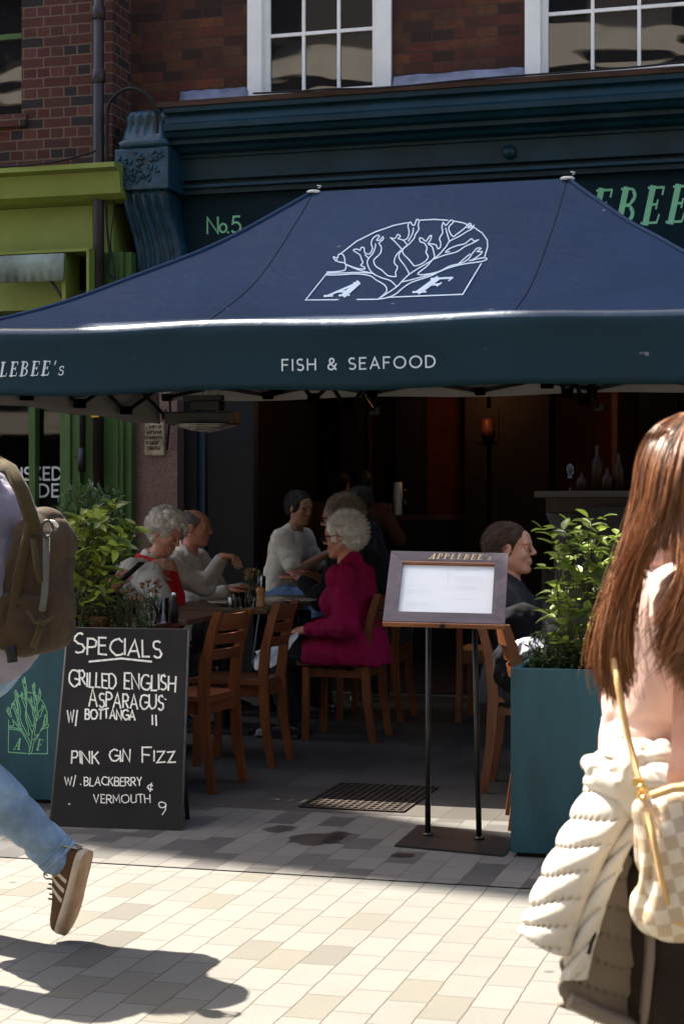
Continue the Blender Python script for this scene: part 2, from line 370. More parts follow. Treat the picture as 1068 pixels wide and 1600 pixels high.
SERIF = {  # (advance, [(points, stroke width)])
 'A': (.66, [_s([(.06, 0), (.42, 1)], tn), _s([(.52, 0), (.42, 1.0)], tk), _s([(.18, .32), (.5, .32)], tn), _s([(-.04, .02), (.2, .02)], tn), _s([(.38, .02), (.66, .02)], tn), _s([(.3, .98), (.46, .98)], tn)]),
 'P': (.56, [_s([(.12, 0), (.12, 1)], tk), _s([(-.02, .02), (.3, .02)], tn), _s([(-.02, .98), (.14, .98)], tn), _s([(.12, .98), (.26, .98)]+arc(.28, .73, .2, .24, 85, -85)+[(.14, .47)], .07), _s(arc(.29, .73, .19, .2, 50, -50, 6), .1)]),
 'L': (.52, [_s([(.12, 0), (.12, 1)], tk), _s([(-.02, .98), (.28, .98)], tn), _s([(-.02, .025), (.44, .025)], tn), _s([(.46, .02), (.49, .24)], .045)]),
 'E': (.54, [_s([(.12, 0), (.12, 1)], tk), _s([(-.02, .975), (.46, .975)], tn), _s([(-.02, .025), (.46, .025)], tn), _s([(.12, .52), (.36, .52)], tn), _s([(.36, .4), (.36, .64)], .045), _s([(.47, .98), (.47, .78)], .045), _s([(.47, .02), (.5, .24)], .045)]),
 'F': (.5, [_s([(.12, 0), (.12, 1)], tk), _s([(-.02, .975), (.46, .975)], tn), _s([(-.02, .02), (.28, .02)], tn), _s([(.12, .52), (.36, .52)], tn), _s([(.36, .4), (.36, .64)], .045), _s([(.47, .98), (.47, .76)], .045)]),
 'B': (.6, [_s([(.12, 0), (.12, 1)], tk), _s([(-.02, .98), (.14, .98)], tn), _s([(-.02, .02), (.14, .02)], tn), _s([(.12, .975), (.26, .975)]+arc(.27, .76, .18, .215, 85, -85)+[(.14, .54)], .065), _s([(.14, .525)]+arc(.28, .27, .22, .25, 85, -85)+[(.12, .025)], .065), _s(arc(.3, .27, .2, .2, 55, -55, 6), .1), _s(arc(.28, .76, .17, .17, 50, -50, 6), .09)]),
 "'": (.2, [_s([(.1, 1.0), (.05, .74)], .08)]),
 's': (.36, [_s(arc(.18, .47, .14, .14, 40, 270, 8)+arc(.18, .17, .15, .16, 90, -140, 8)[1:], .075), _s([(.3, .6), (.3, .46)], .04), _s([(.03, .02), (.03, .17)], .04)]),
}
def text_strokes(s, font, h, track, weight=None, shear=0, jitter=0, rs=None, sizes=None):
    """-> list of (points, width) with the left end of the baseline at (0, 0)"""
    x = 0; out = []
    for i, ch in enumerate(s):
        adv, st = font.get(ch, font[' '] if ' ' in font else (.3, []))
        hh = h*(sizes[i] if sizes else 1); dy = rs.uniform(-.06, .06)*h if jitter else 0; ro = rs.uniform(-.06, .06) if jitter else 0
        for q in st:
            pts, w = (q, weight) if weight else (q[0], q[1]*hh)
            if jitter: pts = [(px+rs.uniform(-1, 1)*jitter, py+rs.uniform(-1, 1)*jitter) for px, py in pts]
            out.append(([(x+px*hh+(shear-ro)*py*hh, py*hh+dy+ro*px*hh) for px, py in pts], w))
        x += adv*hh+track*h
    return out, x-track*h
def ribbon(mb, pts, w, fmap, lift, m=0):
    P = [Vector((p[0], p[1])) for p in pts]; k = len(P)
    if k < 2: return
    closed = (P[0]-P[-1]).length < w*.3
    vs = []
    for i in range(k):
        a, b = P[i-1] if i else (P[-2] if closed else P[0]), P[i+1] if i < k-1 else (P[1] if closed else P[-1])
        t1 = (P[i]-a).normalized() if (P[i]-a).length > 1e-9 else (b-P[i]).normalized()
        t2 = (b-P[i]).normalized() if (b-P[i]).length > 1e-9 else t1
        t = (t1+t2); t = t.normalized() if t.length > 1e-6 else t1
        nrm = Vector((-t.y, t.x)); c = max(.5, nrm.dot(Vector((-t1.y, t1.x))))
        e = 0
        if not closed and i in (0, k-1): e = w*.25*(-1 if i == 0 else 1)
        vs += [fmap(*(P[i]+t*e+nrm*w/2/c), lift), fmap(*(P[i]+t*e-nrm*w/2/c), lift)]
    mb.add(vs, [[2*i, 2*i+1, 2*i+3, 2*i+2] for i in range(k-1)], m)
def lay(name, strokes, fmap, m, parent, lift=.0015, step=.00012):
    mb = MB()
    for i, (pts, w) in enumerate(strokes): ribbon(mb, pts, w, fmap, lift+step*(i % 12))
    return mb.build(name, m, parent)
def frame_map(o, ex, ey, n):
    o, ex, ey, n = Vector(o), Vector(ex).normalized(), Vector(ey).normalized(), Vector(n).normalized()
    return lambda u, v, l: o+ex*u+ey*v+n*l
def homography(src, dst):
    A_ = []; b = []
    for (x, y), (u, v) in zip(src, dst):
        A_ += [[x, y, 1, 0, 0, 0, -u*x, -u*y], [0, 0, 0, x, y, 1, -v*x, -v*y]]; b += [u, v]
    h = np.linalg.solve(np.array(A_, float), np.array(b, float)); H = np.append(h, 1).reshape(3, 3)
    def f(x, y):
        q = H @ np.array([x, y, 1]); return q[0]/q[2], q[1]/q[2]
    return f
# branching coral-tree emblem, followed point by point from the printed sign
EMB = [
 [(415, 478), (25, 482), (138, 340)], [(185, 272), (195, 262)], [(215, 232), (300, 165), (400, 115), (500, 80), (575, 65)],
 [(640, 52), (720, 48), (790, 53)], [(820, 57), (870, 66), (925, 88), (975, 122), (1002, 160), (1004, 195), (988, 248)], [(970, 285), (870, 452), (465, 468)],
 [(415, 478), (440, 458), (462, 432), (450, 402), (405, 375), (372, 352), (300, 342), (220, 346), (150, 348), (136, 342), (160, 338), (240, 336), (300, 334), (380, 338)],
 [(140, 332), (190, 330), (238, 320), (238, 285), (205, 278), (180, 262), (176, 250), (196, 256), (205, 236), (226, 238), (236, 262), (240, 288), (280, 308), (325, 325), (382, 338)],
 [(245, 292), (300, 312), (342, 316), (340, 305), (322, 296), (333, 282), (325, 262), (318, 240), (295, 225), (282, 214), (300, 208), (318, 215), (325, 200), (340, 203), (342, 225), (358, 235), (372, 232), (385, 205), (378, 178), (388, 150), (412, 134), (422, 140), (408, 160), (425, 160), (440, 142), (442, 158), (420, 176), (432, 196), (430, 225), (415, 245), (392, 268), (402, 300), (435, 322), (465, 350), (490, 356), (512, 355), (508, 335), (520, 305), (503, 285), (505, 258), (520, 232), (545, 210), (575, 185)],
 [(402, 180), (398, 205), (385, 235), (362, 262), (358, 290), (382, 335), (430, 362), (480, 378), (512, 408)],
 [(345, 240), (365, 258)], [(545, 212), (530, 195), (502, 165), (482, 148), (505, 152), (520, 130), (535, 140), (522, 152), (548, 160), (572, 185)],
 [(548, 160), (572, 150), (582, 115), (575, 80), (588, 62), (600, 78), (612, 76), (622, 48), (636, 56), (630, 78), (634, 100), (615, 130), (608, 150), (580, 182), (548, 210), (552, 235), (575, 258), (598, 285), (612, 298), (642, 290), (672, 270), (684, 248), (672, 225), (678, 200), (662, 175), (642, 168), (638, 148), (655, 152), (672, 165), (690, 140), (702, 135), (696, 160), (684, 178), (705, 195), (714, 225), (718, 250), (705, 268)],
 [(545, 212), (528, 235), (530, 260), (560, 300), (582, 340)], [(605, 95), (600, 125), (578, 165)],
 [(684, 178), (725, 185), (735, 205), (748, 200), (752, 175), (745, 150), (762, 120), (758, 90), (765, 65), (780, 80), (805, 52), (820, 62), (795, 90), (802, 120), (818, 140), (835, 130), (875, 100), (905, 70), (915, 78), (895, 92), (915, 92), (930, 80), (920, 98), (890, 115), (850, 140), (800, 165), (780, 195), (745, 235), (705, 268), (660, 295), (610, 325), (575, 350), (540, 385), (510, 415), (415, 478)],
 [(778, 95), (785, 120), (798, 165)], [(720, 260), (775, 240), (840, 222), (880, 195), (915, 180), (955, 158), (930, 165), (918, 152), (900, 165), (880, 180), (845, 188), (800, 205), (778, 225), (800, 222)],
 [(705, 268), (680, 298), (650, 322), (628, 342), (660, 346), (740, 330), (800, 300), (860, 285), (900, 262), (920, 235), (945, 205), (968, 205), (948, 222), (975, 222), (960, 240), (930, 262), (905, 272), (978, 255), (1000, 262), (970, 275), (880, 288), (800, 308), (740, 332), (700, 352), (640, 372), (590, 390), (545, 420), (510, 450), (465, 470), (415, 478)],
 [(545, 385), (600, 372), (680, 350), (740, 332)], [(850, 285), (890, 250), (910, 235)],
]
emb_norm = homography([(25, 482), (870, 452), (140, 338), (975, 268)], [(0, 0), (1, 0), (0.005, .58), (1.005, .63)])
emb_inv = homography([(0, 0), (1, 0), (0.005, .58), (1.005, .63)], [(25, 482), (870, 452), (140, 338), (975, 268)])
def emblem_letters(h=.255):
    out = []
    for ch, ox, oy in (('A', .13, .065), ('F', .71, .07)):
        for pts, w in text_strokes(ch, SERIF, h, 0, shear=.25)[0]: out.append(([(ox+x, oy+y) for x, y in pts], w))
    return out
def smooth_poly(p, n=3):
    """Catmull-Rom through the points"""
    if len(p) < 3: return p
    q = [p[0]]+list(p)+[p[-1]]; out = []
    for i in range(1, len(q)-2):
        for j in range(n):
            t = j/n; r_ = []
            for k in (0, 1):
                a, b, c, d = q[i-1][k], q[i][k], q[i+1][k], q[i+2][k]
                r_.append(.5*(2*b+(c-a)*t+(2*a-5*b+4*c-d)*t*t+(3*b-a-3*c+d)*t**3))
            out.append(tuple(r_))
    return out+[p[-1]]
EMB_STRAIGHT = (0, 5)
# ------------------------------------------------------------------ materials
M = {}
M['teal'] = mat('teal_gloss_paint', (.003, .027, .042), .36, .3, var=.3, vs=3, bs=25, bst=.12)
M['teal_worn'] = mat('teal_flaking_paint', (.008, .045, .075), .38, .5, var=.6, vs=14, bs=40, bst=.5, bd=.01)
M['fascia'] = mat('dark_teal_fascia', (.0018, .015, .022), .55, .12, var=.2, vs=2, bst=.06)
M['green'] = mat('olive_green_paint', (.21, .25, .043), .5, .4, var=.12, vs=2.5, bs=30, bst=.1)
M['green_dark'] = mat('green_gloss_paint', (.055, .12, .025), .45, .4, var=.15, vs=3, bst=.08)
M['brick'] = brick_mat('sooty_stock_brick', [(0, (.035, .018, .013)), (.3, (.085, .03, .018)), (.6, (.13, .034, .02)), (.8, (.12, .055, .025)), (1, (.16, .05, .02))], (.05, .036, .026), grime=.75, ms=.008, squash=.7)
M['brick_red'] = brick_mat('red_english_brick', [(0, (.024, .019, .02)), (.12, (.03, .022, .024)), (.2, (.085, .022, .019)), (.6, (.105, .033, .024)), (.85, (.08, .027, .023)), (1, (.14, .045, .033))], (.15, .10, .068), bw=.215, rh=.075, ms=.012, squash=.5, grime=.28, seed=3)
M['white'] = mat('white_window_paint', (.86, .84, .79), .45, .4, var=.06, vs=4, bst=.05)
M['lead'] = mat('lead_flashing', (.17, .18, .24), .5, .5, var=.4, vs=9, bs=30, bst=.3)
M['oldwood'] = mat('weathered_wood', (.06, .032, .02), .8, .2, var=.6, vs=8, stretch=(.3, 3, 3), bst=.4)
M['iron'] = mat('black_iron', (.012, .011, .011), .42, .5, var=.3, vs=12, bs=80, bst=.2)
M['brown_iron'] = mat('dark_brown_pipe_paint', (.022, .014, .014), .42, .45, var=.4, vs=9, bs=60, bst=.2)
M['granite'] = mat('pink_granite', (.16, .085, .07), .35, .5, var=.75, vs=120, bs=150, bst=.05, coat=.15)
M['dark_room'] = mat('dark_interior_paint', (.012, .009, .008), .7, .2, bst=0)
M['panel'] = wood('red_brown_panelling', (.03, .008, .004), (.07, .02, .008), .4, 2, 9)
M['rust_wall'] = mat('rust_coloured_wall', (.07, .018, .007), .7, .1, var=.3, bst=.05)
M['trim_warm'] = mat('warm_wood_trim', (.17, .05, .018), .4, .4, bst=.05)
M['liner_roof'] = mat('shade_canvas_underside', (.09, .09, .09), .8, .1, bst=0)  # same grey lining, darkened in colour to deepen the shade beneath
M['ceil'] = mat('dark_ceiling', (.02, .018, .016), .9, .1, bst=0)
M['pale_letter'] = mat('mint_sign_paint', (.26, .62, .34), .6, .3, var=.08, bst=0)
M['white_letter'] = mat('white_print', (.74, .74, .72), .6, .3, var=.04, bst=0)
M['pale_print'] = mat('pale_blue_white_print', (.68, .78, .84), .7, .2, var=.05, bst=0)
M['gold_letter'] = mat('gold_letter_paint', (.70, .55, .24), .5, .4, var=.15, bst=0)
M['chalk'] = mat('cream_chalk_pen', (.80, .75, .64), .85, .1, var=.25, vs=60, bst=0)
M['slate'] = mat('dusty_chalkboard', (.014, .012, .010), .7, .15, var=.35, vs=3, bs=200, bst=.05)
M['wood_chair'] = wood('orange_brown_varnished_wood', (.085, .022, .006), (.22, .064, .017), .38, 2, 16)
M['wood_chair_d'] = wood('red_brown_varnished_wood', (.075, .020, .006), (.18, .052, .014), .38, 1, 16)
M['wood_table'] = wood('dark_table_wood', (.045, .022, .011), (.13, .065, .03), .35, 1, 12)
M['wood_frame'] = wood('purple_brown_stained_wood', (.025, .016, .020), (.095, .060, .078), .5, 0, 20, coat=.05)
M['wood_frame_v'] = wood('purple_brown_stained_upright', (.025, .016, .020), (.11, .070, .090), .5, 1, 20, coat=.05)
M['wood_edge'] = wood('bare_red_wood_edge', (.16, .05, .018), (.36, .15, .06), .5, 0, 20)
M['paper'] = mat('white_menu_paper', (.80, .82, .80), .6, .3, var=.02, bst=0)
M['paper_ink'] = mat('faint_menu_print', (.70, .72, .73), .7, .2, bst=0)
M['planter'] = mat('teal_planter_board', (.018, .077, .096), .5, .4, var=.34, vs=6, bs=90, bst=.2, stretch=(1, 1, .25))
M['soil'] = mat('dark_soil', (.03, .02, .013), .95, .1, var=.5, vs=30, bst=.8)
M['china'] = mat('white_china', (.75, .74, .70), .2, .5, var=.03, bst=0, coat=.4)
M['linen'] = mat('white_linen', (.78, .76, .72), .8, .2, var=.05, vs=10, bs=400, bst=.15)
M['steel'] = mat('brushed_steel', (.55, .53, .5), .28, .5, metal=1, var=.1, bst=.05)
M['clear'] = glass_mat('clear_glass')
M['screen'] = glass_mat('dusty_clear_screen', (.86, .87, .88), 1.5, .12)
M['bottle'] = glass_mat('green_bottle_glass', (.10, .16, .08), 1.5)
M['wine'] = mat('red_wine', (.06, .005, .008), .1, .5, bst=0)
M['orange'] = mat('orange_juice', (.7, .25, .02), .3, .4, bst=0)
M['bark'] = mat('green_brown_stem', (.06, .05, .022), .7, .2, bst=.2)
M['yellow'] = mat('yellow_tag_plastic', (.80, .42, .01), .45, .4, var=.05, bst=0)
M['black_print'] = mat('black_print', (.01, .01, .01), .6, .2, bst=0)
M['blue_door'] = mat('blue_door_edge', (.004, .04, .075), .5, .4, bst=0)
M['black'] = mat('matt_black', (.008, .008, .008), .6, .3, bst=0)
def leaf_mat(name, lo, hi, trans=.35):
    m, nt, b = new_mat(name); g = node(nt, 'NewGeometry')
    nt.links.new(ramp(nt, g.outputs['Random Per Island'], [(0, lo), (.6, hi), (1, [min(1, c*1.35) for c in hi])]), b.inputs['Base Color'])
    b.inputs['Roughness'].default_value = .38; b.inputs['Specular IOR Level'].default_value = .45
    tl = node(nt, 'BsdfTranslucent'); nt.links.new(b.inputs['Base Color'].links[0].from_socket, tl.inputs[0])
    mx = node(nt, 'MixShader'); mx.inputs[0].default_value = trans; out = nt.nodes['Material Output']
    nt.links.new(b.outputs[0], mx.inputs[1]); nt.links.new(tl.outputs[0], mx.inputs[2]); nt.links.new(mx.outputs[0], out.inputs[0]); return m
M['leaf'] = leaf_mat('yellow_green_leaf', (.06, .10, .016), (.20, .25, .03))
M['leaf_rose'] = leaf_mat('mid_green_leaf', (.05, .10, .016), (.19, .25, .04))
M['leaf_dark'] = leaf_mat('dark_green_leaf', (.02, .045, .012), (.06, .11, .03), .2)
def canvas(name, col, rough=.6, spec=.25, coat=0):
    m, nt, b = new_mat(name); v = coords(nt); n1 = noise(nt, 1.2, 4, .6, v); n3 = noise(nt, 300, 2, .5, v)
    spk = ramp(nt, noise(nt, 16, 1, .3, v), [(.80, 0), (.83, .7)])
    base = ramp(nt, n1, [(.3, [c*.85 for c in col]), (.7, [c*1.15 for c in col])])
    nt.links.new(mixc(nt, spk, base, (.25, .27, .3)), b.inputs['Base Color'])
    b.inputs['Roughness'].default_value = rough; b.inputs['Specular IOR Level'].default_value = spec; b.inputs['Coat Weight'].default_value = coat; b.inputs['Coat Roughness'].default_value = .3
    hh = node(nt, 'Math', operation='MULTIPLY_ADD'); nt.links.new(n3, hh.inputs[0]); hh.inputs[1].default_value = .05
    nt.links.new(noise(nt, 4.5, 5, .55, v, .9), hh.inputs[2]); bump(nt, b, hh.outputs[0], .32, .03); return m
M['canvas'] = canvas('skylit_canvas', (.0075, .031, .081))  # same fabric as the valance, blue sky light put into its colour
M['canvas_teal'] = canvas('teal_canvas_valance', (.006, .030, .047), .6, .22)
M['canvas_roll'] = canvas('shiny_canvas_edge', (.010, .036, .07), .42, .5, .45)
M['liner'] = mat('grey_canvas_lining', (.42, .40, .37), .7, .2, var=.08, vs=5, bst=.05)
def paving_mat(name, stops):
    m, nt, b = new_mat(name); t = node(nt, 'TexCoord'); sp = node(nt, 'SeparateXYZ'); nt.links.new(t.outputs['Object'], sp.inputs[0])
    cb = node(nt, 'CombineXYZ'); nt.links.new(sp.outputs[1], cb.inputs[0]); nt.links.new(sp.outputs[0], cb.inputs[1])
    wob = node(nt, 'TexNoise', Scale=9.0, Detail=6.0); nt.links.new(cb.outputs[0], wob.inputs['Vector'])
    sc = node(nt, 'VectorMath', operation='SCALE'); nt.links.new(wob.outputs['Color'], sc.inputs[0]); sc.inputs['Scale'].default_value = .011
    av = node(nt, 'VectorMath', operation='ADD'); nt.links.new(cb.outputs[0], av.inputs[0]); nt.links.new(sc.outputs[0], av.inputs[1])
    bt = node(nt, 'TexBrick', offset=.37, offset_frequency=2, squash=1.0, squash_frequency=2)
    for k, v in (('Color1', 0), ('Color2', 1), ('Mortar', .5)): bt.inputs[k].default_value = (v, v, v, 1)
    for k, v in (('Scale', 1), ('Mortar Size', .0022), ('Mortar Smooth', .3), ('Brick Width', .215), ('Row Height', .112)): bt.inputs[k].default_value = v
    nt.links.new(av.outputs[0], bt.inputs['Vector'])
    base = ramp(nt, bt.outputs['Color'], stops)
    n1 = noise(nt, 1.3, 6, .65, cb.outputs[0]); n2 = noise(nt, 90, 4, .7, cb.outputs[0]); n4 = noise(nt, 7, 5, .7, cb.outputs[0])
    base = mixc(nt, ramp(nt, n2, [(.3, .0), (.8, .35)]), base, (.075, .07, .064))
    base = mixc(nt, ramp(nt, n4, [(.58, .0), (.75, .4)]), base, (.085, .072, .055))
    base = mixc(nt, ramp(nt, n1, [(.45, .0), (.75, .45)]), base, (.095, .088, .078))
    vo = node(nt, 'TexVoronoi', Scale=2.6); nt.links.new(t.outputs['Object'], vo.inputs['Vector']); base = mixc(nt, ramp(nt, vo.outputs['Distance'], [(.035, .75), (.05, 0)]), base, (.045, .042, .04))
    grit = ramp(nt, noise(nt, 260, 2, .5, cb.outputs[0]), [(.30, .45), (.42, 0)]); base = mixc(nt, grit, base, (.05, .047, .043))
    # spilt water drying on the stones
    def blot(x, y, ax, ay, r0, wobble=.55):
        mp = node(nt, 'Mapping', vector_type='POINT'); nt.links.new(t.outputs['Object'], mp.inputs[0]); mp.inputs['Location'].default_value = (-x*ax, -y*ay, 0); mp.inputs['Scale'].default_value = (ax, ay, 0)
        ln = node(nt, 'VectorMath', operation='LENGTH'); nt.links.new(mp.outputs[0], ln.inputs[0])
        ad = node(nt, 'Math', operation='MULTIPLY_ADD'); nt.links.new(noise(nt, 5.5, 4, .6, t.outputs['Object']), ad.inputs[0]); ad.inputs[1].default_value = wobble; nt.links.new(ln.outputs['Value'], ad.inputs[2])
        return ramp(nt, ad.outputs[0], [(r0+wobble*.5-.02, 1), (r0+wobble*.5+.02, 0)])
    p1, p2, p3 = PG(492, 1312), PG(445, 1296), PG(628, 1338)
    wet = blot(p1.x, p1.y, 3.0, 2.2, .30, 1.0); wet2 = blot(p2.x, p2.y, 3.6, 2.6, .22, 1.0); wet3 = blot(p3.x, p3.y, 9, 9, .4)
    mxm = node(nt, 'Math', operation='MAXIMUM'); nt.links.new(wet, mxm.inputs[0]); nt.links.new(wet2, mxm.inputs[1])
    mx2 = node(nt, 'Math', operation='MAXIMUM'); nt.links.new(mxm.outputs[0], mx2.inputs[0]); nt.links.new(wet3, mx2.inputs[1])
    base = mixc(nt, bt.outputs['Fac'], base, (.045, .034, .025))
    base = mixc(nt, mx2.outputs[0], base, (.42, .41, .40), 'MULTIPLY')
    nt.links.new(base, b.inputs['Base Color'])
    rr = node(nt, 'Mix', data_type='FLOAT'); nt.links.new(mx2.outputs[0], rr.inputs[0]); rr.inputs[2].default_value = .72; rr.inputs[3].default_value = .3; nt.links.new(rr.outputs[0], b.inputs['Roughness'])
    b.inputs['Specular IOR Level'].default_value = .3
    iv = node(nt, 'Math', operation='MULTIPLY_ADD'); nt.links.new(bt.outputs['Fac'], iv.inputs[0]); iv.inputs[1].default_value = -1.0
    m3 = node(nt, 'Math', operation='MULTIPLY'); nt.links.new(n2, m3.inputs[0]); m3.inputs[1].default_value = .35; nt.links.new(m3.outputs[0], iv.inputs[2])
    bump(nt, b, iv.outputs[0], .5, .006); return m
M['paving'] = paving_mat('granite_block_paving', [(0, (.130, .126, .112)), (.86, (.152, .147, .131)), (.875, (.122, .113, .092)), (.96, (.108, .100, .083)), (1, (.088, .082, .070))])
M['shaded_blocks'] = paving_mat('shaded_block_paving', [(0, (.098, .092, .084)), (.72, (.118, .110, .101)), (.74, (.050, .047, .046)), (1, (.030, .029, .030))])
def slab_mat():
    m, nt, b = new_mat('shade_darkened_slabs'); t = node(nt, 'TexCoord'); sp = node(nt, 'SeparateXYZ'); nt.links.new(t.outputs['Object'], sp.inputs[0]); cb = node(nt, 'CombineXYZ'); nt.links.new(sp.outputs[1], cb.inputs[0]); nt.links.new(sp.outputs[0], cb.inputs[1])
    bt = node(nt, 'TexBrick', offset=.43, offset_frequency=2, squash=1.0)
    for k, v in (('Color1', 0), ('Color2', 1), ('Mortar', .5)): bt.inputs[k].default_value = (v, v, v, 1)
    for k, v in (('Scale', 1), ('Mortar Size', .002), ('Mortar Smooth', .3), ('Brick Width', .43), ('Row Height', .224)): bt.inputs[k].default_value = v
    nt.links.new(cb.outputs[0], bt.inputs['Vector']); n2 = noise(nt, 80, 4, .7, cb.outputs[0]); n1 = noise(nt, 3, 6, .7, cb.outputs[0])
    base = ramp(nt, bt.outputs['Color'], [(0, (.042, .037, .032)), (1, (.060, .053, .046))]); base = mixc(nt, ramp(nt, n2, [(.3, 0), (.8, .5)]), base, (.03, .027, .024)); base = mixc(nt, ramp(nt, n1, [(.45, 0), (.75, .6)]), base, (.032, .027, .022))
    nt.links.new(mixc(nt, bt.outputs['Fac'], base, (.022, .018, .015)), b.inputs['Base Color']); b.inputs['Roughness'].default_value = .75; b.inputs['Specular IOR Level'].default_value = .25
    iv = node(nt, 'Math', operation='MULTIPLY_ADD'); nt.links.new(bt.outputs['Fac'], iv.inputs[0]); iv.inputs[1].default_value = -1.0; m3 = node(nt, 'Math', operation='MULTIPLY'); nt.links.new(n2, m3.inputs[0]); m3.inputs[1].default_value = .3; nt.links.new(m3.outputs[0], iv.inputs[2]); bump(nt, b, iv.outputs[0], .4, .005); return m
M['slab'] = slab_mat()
def pane_mat():
    m, nt, b = new_mat('old_window_glass'); v = coords(nt, (.8, 1, 2.6))
    b.inputs['Base Color'].default_value = (.012, .011, .012, 1); b.inputs['Roughness'].default_value = .02; b.inputs['IOR'].default_value = 1.75
    bump(nt, b, noise(nt, 1.5, 1, .3, v, .5), .06, .05); return m
M['pane'] = pane_mat()
M['shopglass'] = glass_mat('dark_shop_window', (.5, .5, .5), 1.45)
# ------------------------------------------------------------------ ground
g = MB(); N_ = 1
g.add([(-60, -40, 0), (60, -40, 0), (60, 60, 0), (-60, 60, 0)], [[0, 1, 2, 3]])
tag(g.build('pavement', M['paving']), 'pale granite block paving', None, None, 'structure')

g = MB(); g.add([(-40, 7.10, .004), (40, 7.10, .004), (40, 11.8, .004), (-40, 11.8, .004)], [[0, 1, 2, 3]])  # floor coloured darker to put the deep shade under the canopy into it
tag(g.build('shaded_frontage_paving', M['slab']), 'worn stone slabs before the restaurant, darkened in colour for canopy shade', None, None, 'structure')
g = MB(); g.add([(-40, 5.86, .004), (40, 5.86, .004), (40, 7.0995, .004), (-40, 7.0995, .004)], [[0, 1, 2, 3]])  # same paving recoloured with shade, ending at the ground shadow's edge
tag(g.build('shaded_paving_band', M['shaded_blocks']), 'paving band with charcoal blocks, shade put into its darker colours', None, None, 'structure')
YB, YF, ZL = 11.90, 11.75, 2.95            # brick face, fascia face, top of the shop opening
X0 = PY(197, 300, YB).x; X1 = 3.6
ZTOP = 6.10
# ------------------------------------------------------------------ restaurant building
bld = thing('restaurant_building', 'dark brick building with a teal shopfront and white sash windows', 'building', (0, YB, 0))
def P_(name, mb, m, parent=bld):
    return keep(mb.build(name, m, parent))
wins = []
for (xl, xr, yb) in ((388, 612, 140), (820, 1104, 108)):
    a = PY(xl, yb, YB); c = PY(xr, yb, YB); wins.append((a.x, c.x))
zwin = 4.26; zwt = 5.75
wall = MB(); xs = [X0]+[v for w in wins for v in w]+[X1]
for i in range(0, len(xs), 2): wall.span((xs[i], YB, 3.3), (xs[i+1], YB+.35, zwt))
wall.span((X0, YB, zwt), (X1, YB+.35, ZTOP)); wall.span((X0, YB, ZTOP), (X1, YB+.35, 14.4))  # top span: unseen storeys raised to block the sun
for a, c in wins: wall.span((a, YB, 3.3), (c, YB+.35, zwin))
P_('brick_wall', wall, M['brick'])
# set-back pier at the joint with the green shop
pier = MB(); pier.span((X0-.16, YB-.10, 3.3), (X0, YB+.35, 14.0)); P_('brick_pier', pier, M['brick'])
roof = MB(); roof.span((X0-.2, YB+.36, ZTOP), (X1, 20, ZTOP+.06)); P_('roof', roof, M['lead'])
shell = MB(); shell.span((X1, YB, 0), (X1+.3, 20, ZTOP)); shell.span((X0-.2, 19.7, 0), (X1, 20, ZTOP)); shell.span((X0-.2, YB+.36, 0), (X0+.1, 19.7, ZTOP))
P_('side_wall', shell, M['brick'])
def sash(a, c, cols):
    fr = MB(); w = .11; zb, zt = zwin, zwt
    fr.span((a, YB-.03, zb), (a+w, YB+.14, zt), bevel=.006); fr.span((c-w, YB-.03, zb), (c, YB+.14, zt), bevel=.006)
    fr.span((a+w, YB-.03, zt-.1), (c-w, YB+.14, zt), bevel=.006)
    f = P_('window', fr, M['white'])
    s = MB(); t = .045; i0, i1 = a+w, c-w; zb2 = zb+.01
    s.span((i0, YB+.035, zb2), (i1, YB+.08, zb2+.10), bevel=.006); s.span((i0, YB+.035, zb2+.1), (i0+t, YB+.08, zt-.1), bevel=.006); s.span((i1-t, YB+.035, zb2+.1), (i1, YB+.08, zt-.1), bevel=.006)
    gw = (i1-i0-2*t-.024*(cols-1))/cols
    for k in range(1, cols): x = i0+t+k*gw+(k-1)*.024; s.span((x, YB+.04, zb2+.1), (x+.024, YB+.075, zt-.1), bevel=.004)
    for z in (zb2+.1+.40, zb2+.1+.83): s.span((i0+t, YB+.043, z), (i1-t, YB+.072, z+.026), bevel=.004)
    P_('sash_frame', s, M['white'], f)
    p = MB()
    p.add([(i0+t, YB+.058, zb2+.1), (i1-t, YB+.058, zb2+.1), (i1-t, YB+.058, zt-.1), (i0+t, YB+.058, zt-.1)], [[0, 1, 2, 3]])
    P_('pane', p, M['pane'], f)
for a, c in wins: sash(a, c, 3)
# lead flashing lying at the foot of the brickwork between the windows
for (xa, xb, ya) in ((280, 386, 138), (613, 818, 112)):
    l = MB(); a, c = PY(xa, ya, YB-.05).x, PY(xb, ya, YB-.05).x; z = 4.24
    n = 10; rings = []
    for i in range(n+1):
        x = a+(c-a)*i/n; q = rnd.uniform(-.006, .006)
        rings.append([Vector((x, YB-.004, z+.17+q)), Vector((x, YB-.02, z+.17+q)), Vector((x, YB-.05+q, z+.09)), Vector((x, YB-.12, z+q)), Vector((x, YB-.004, z-.02))])
    l.loft(rings); P_('lead_flashing', l, M['lead'])
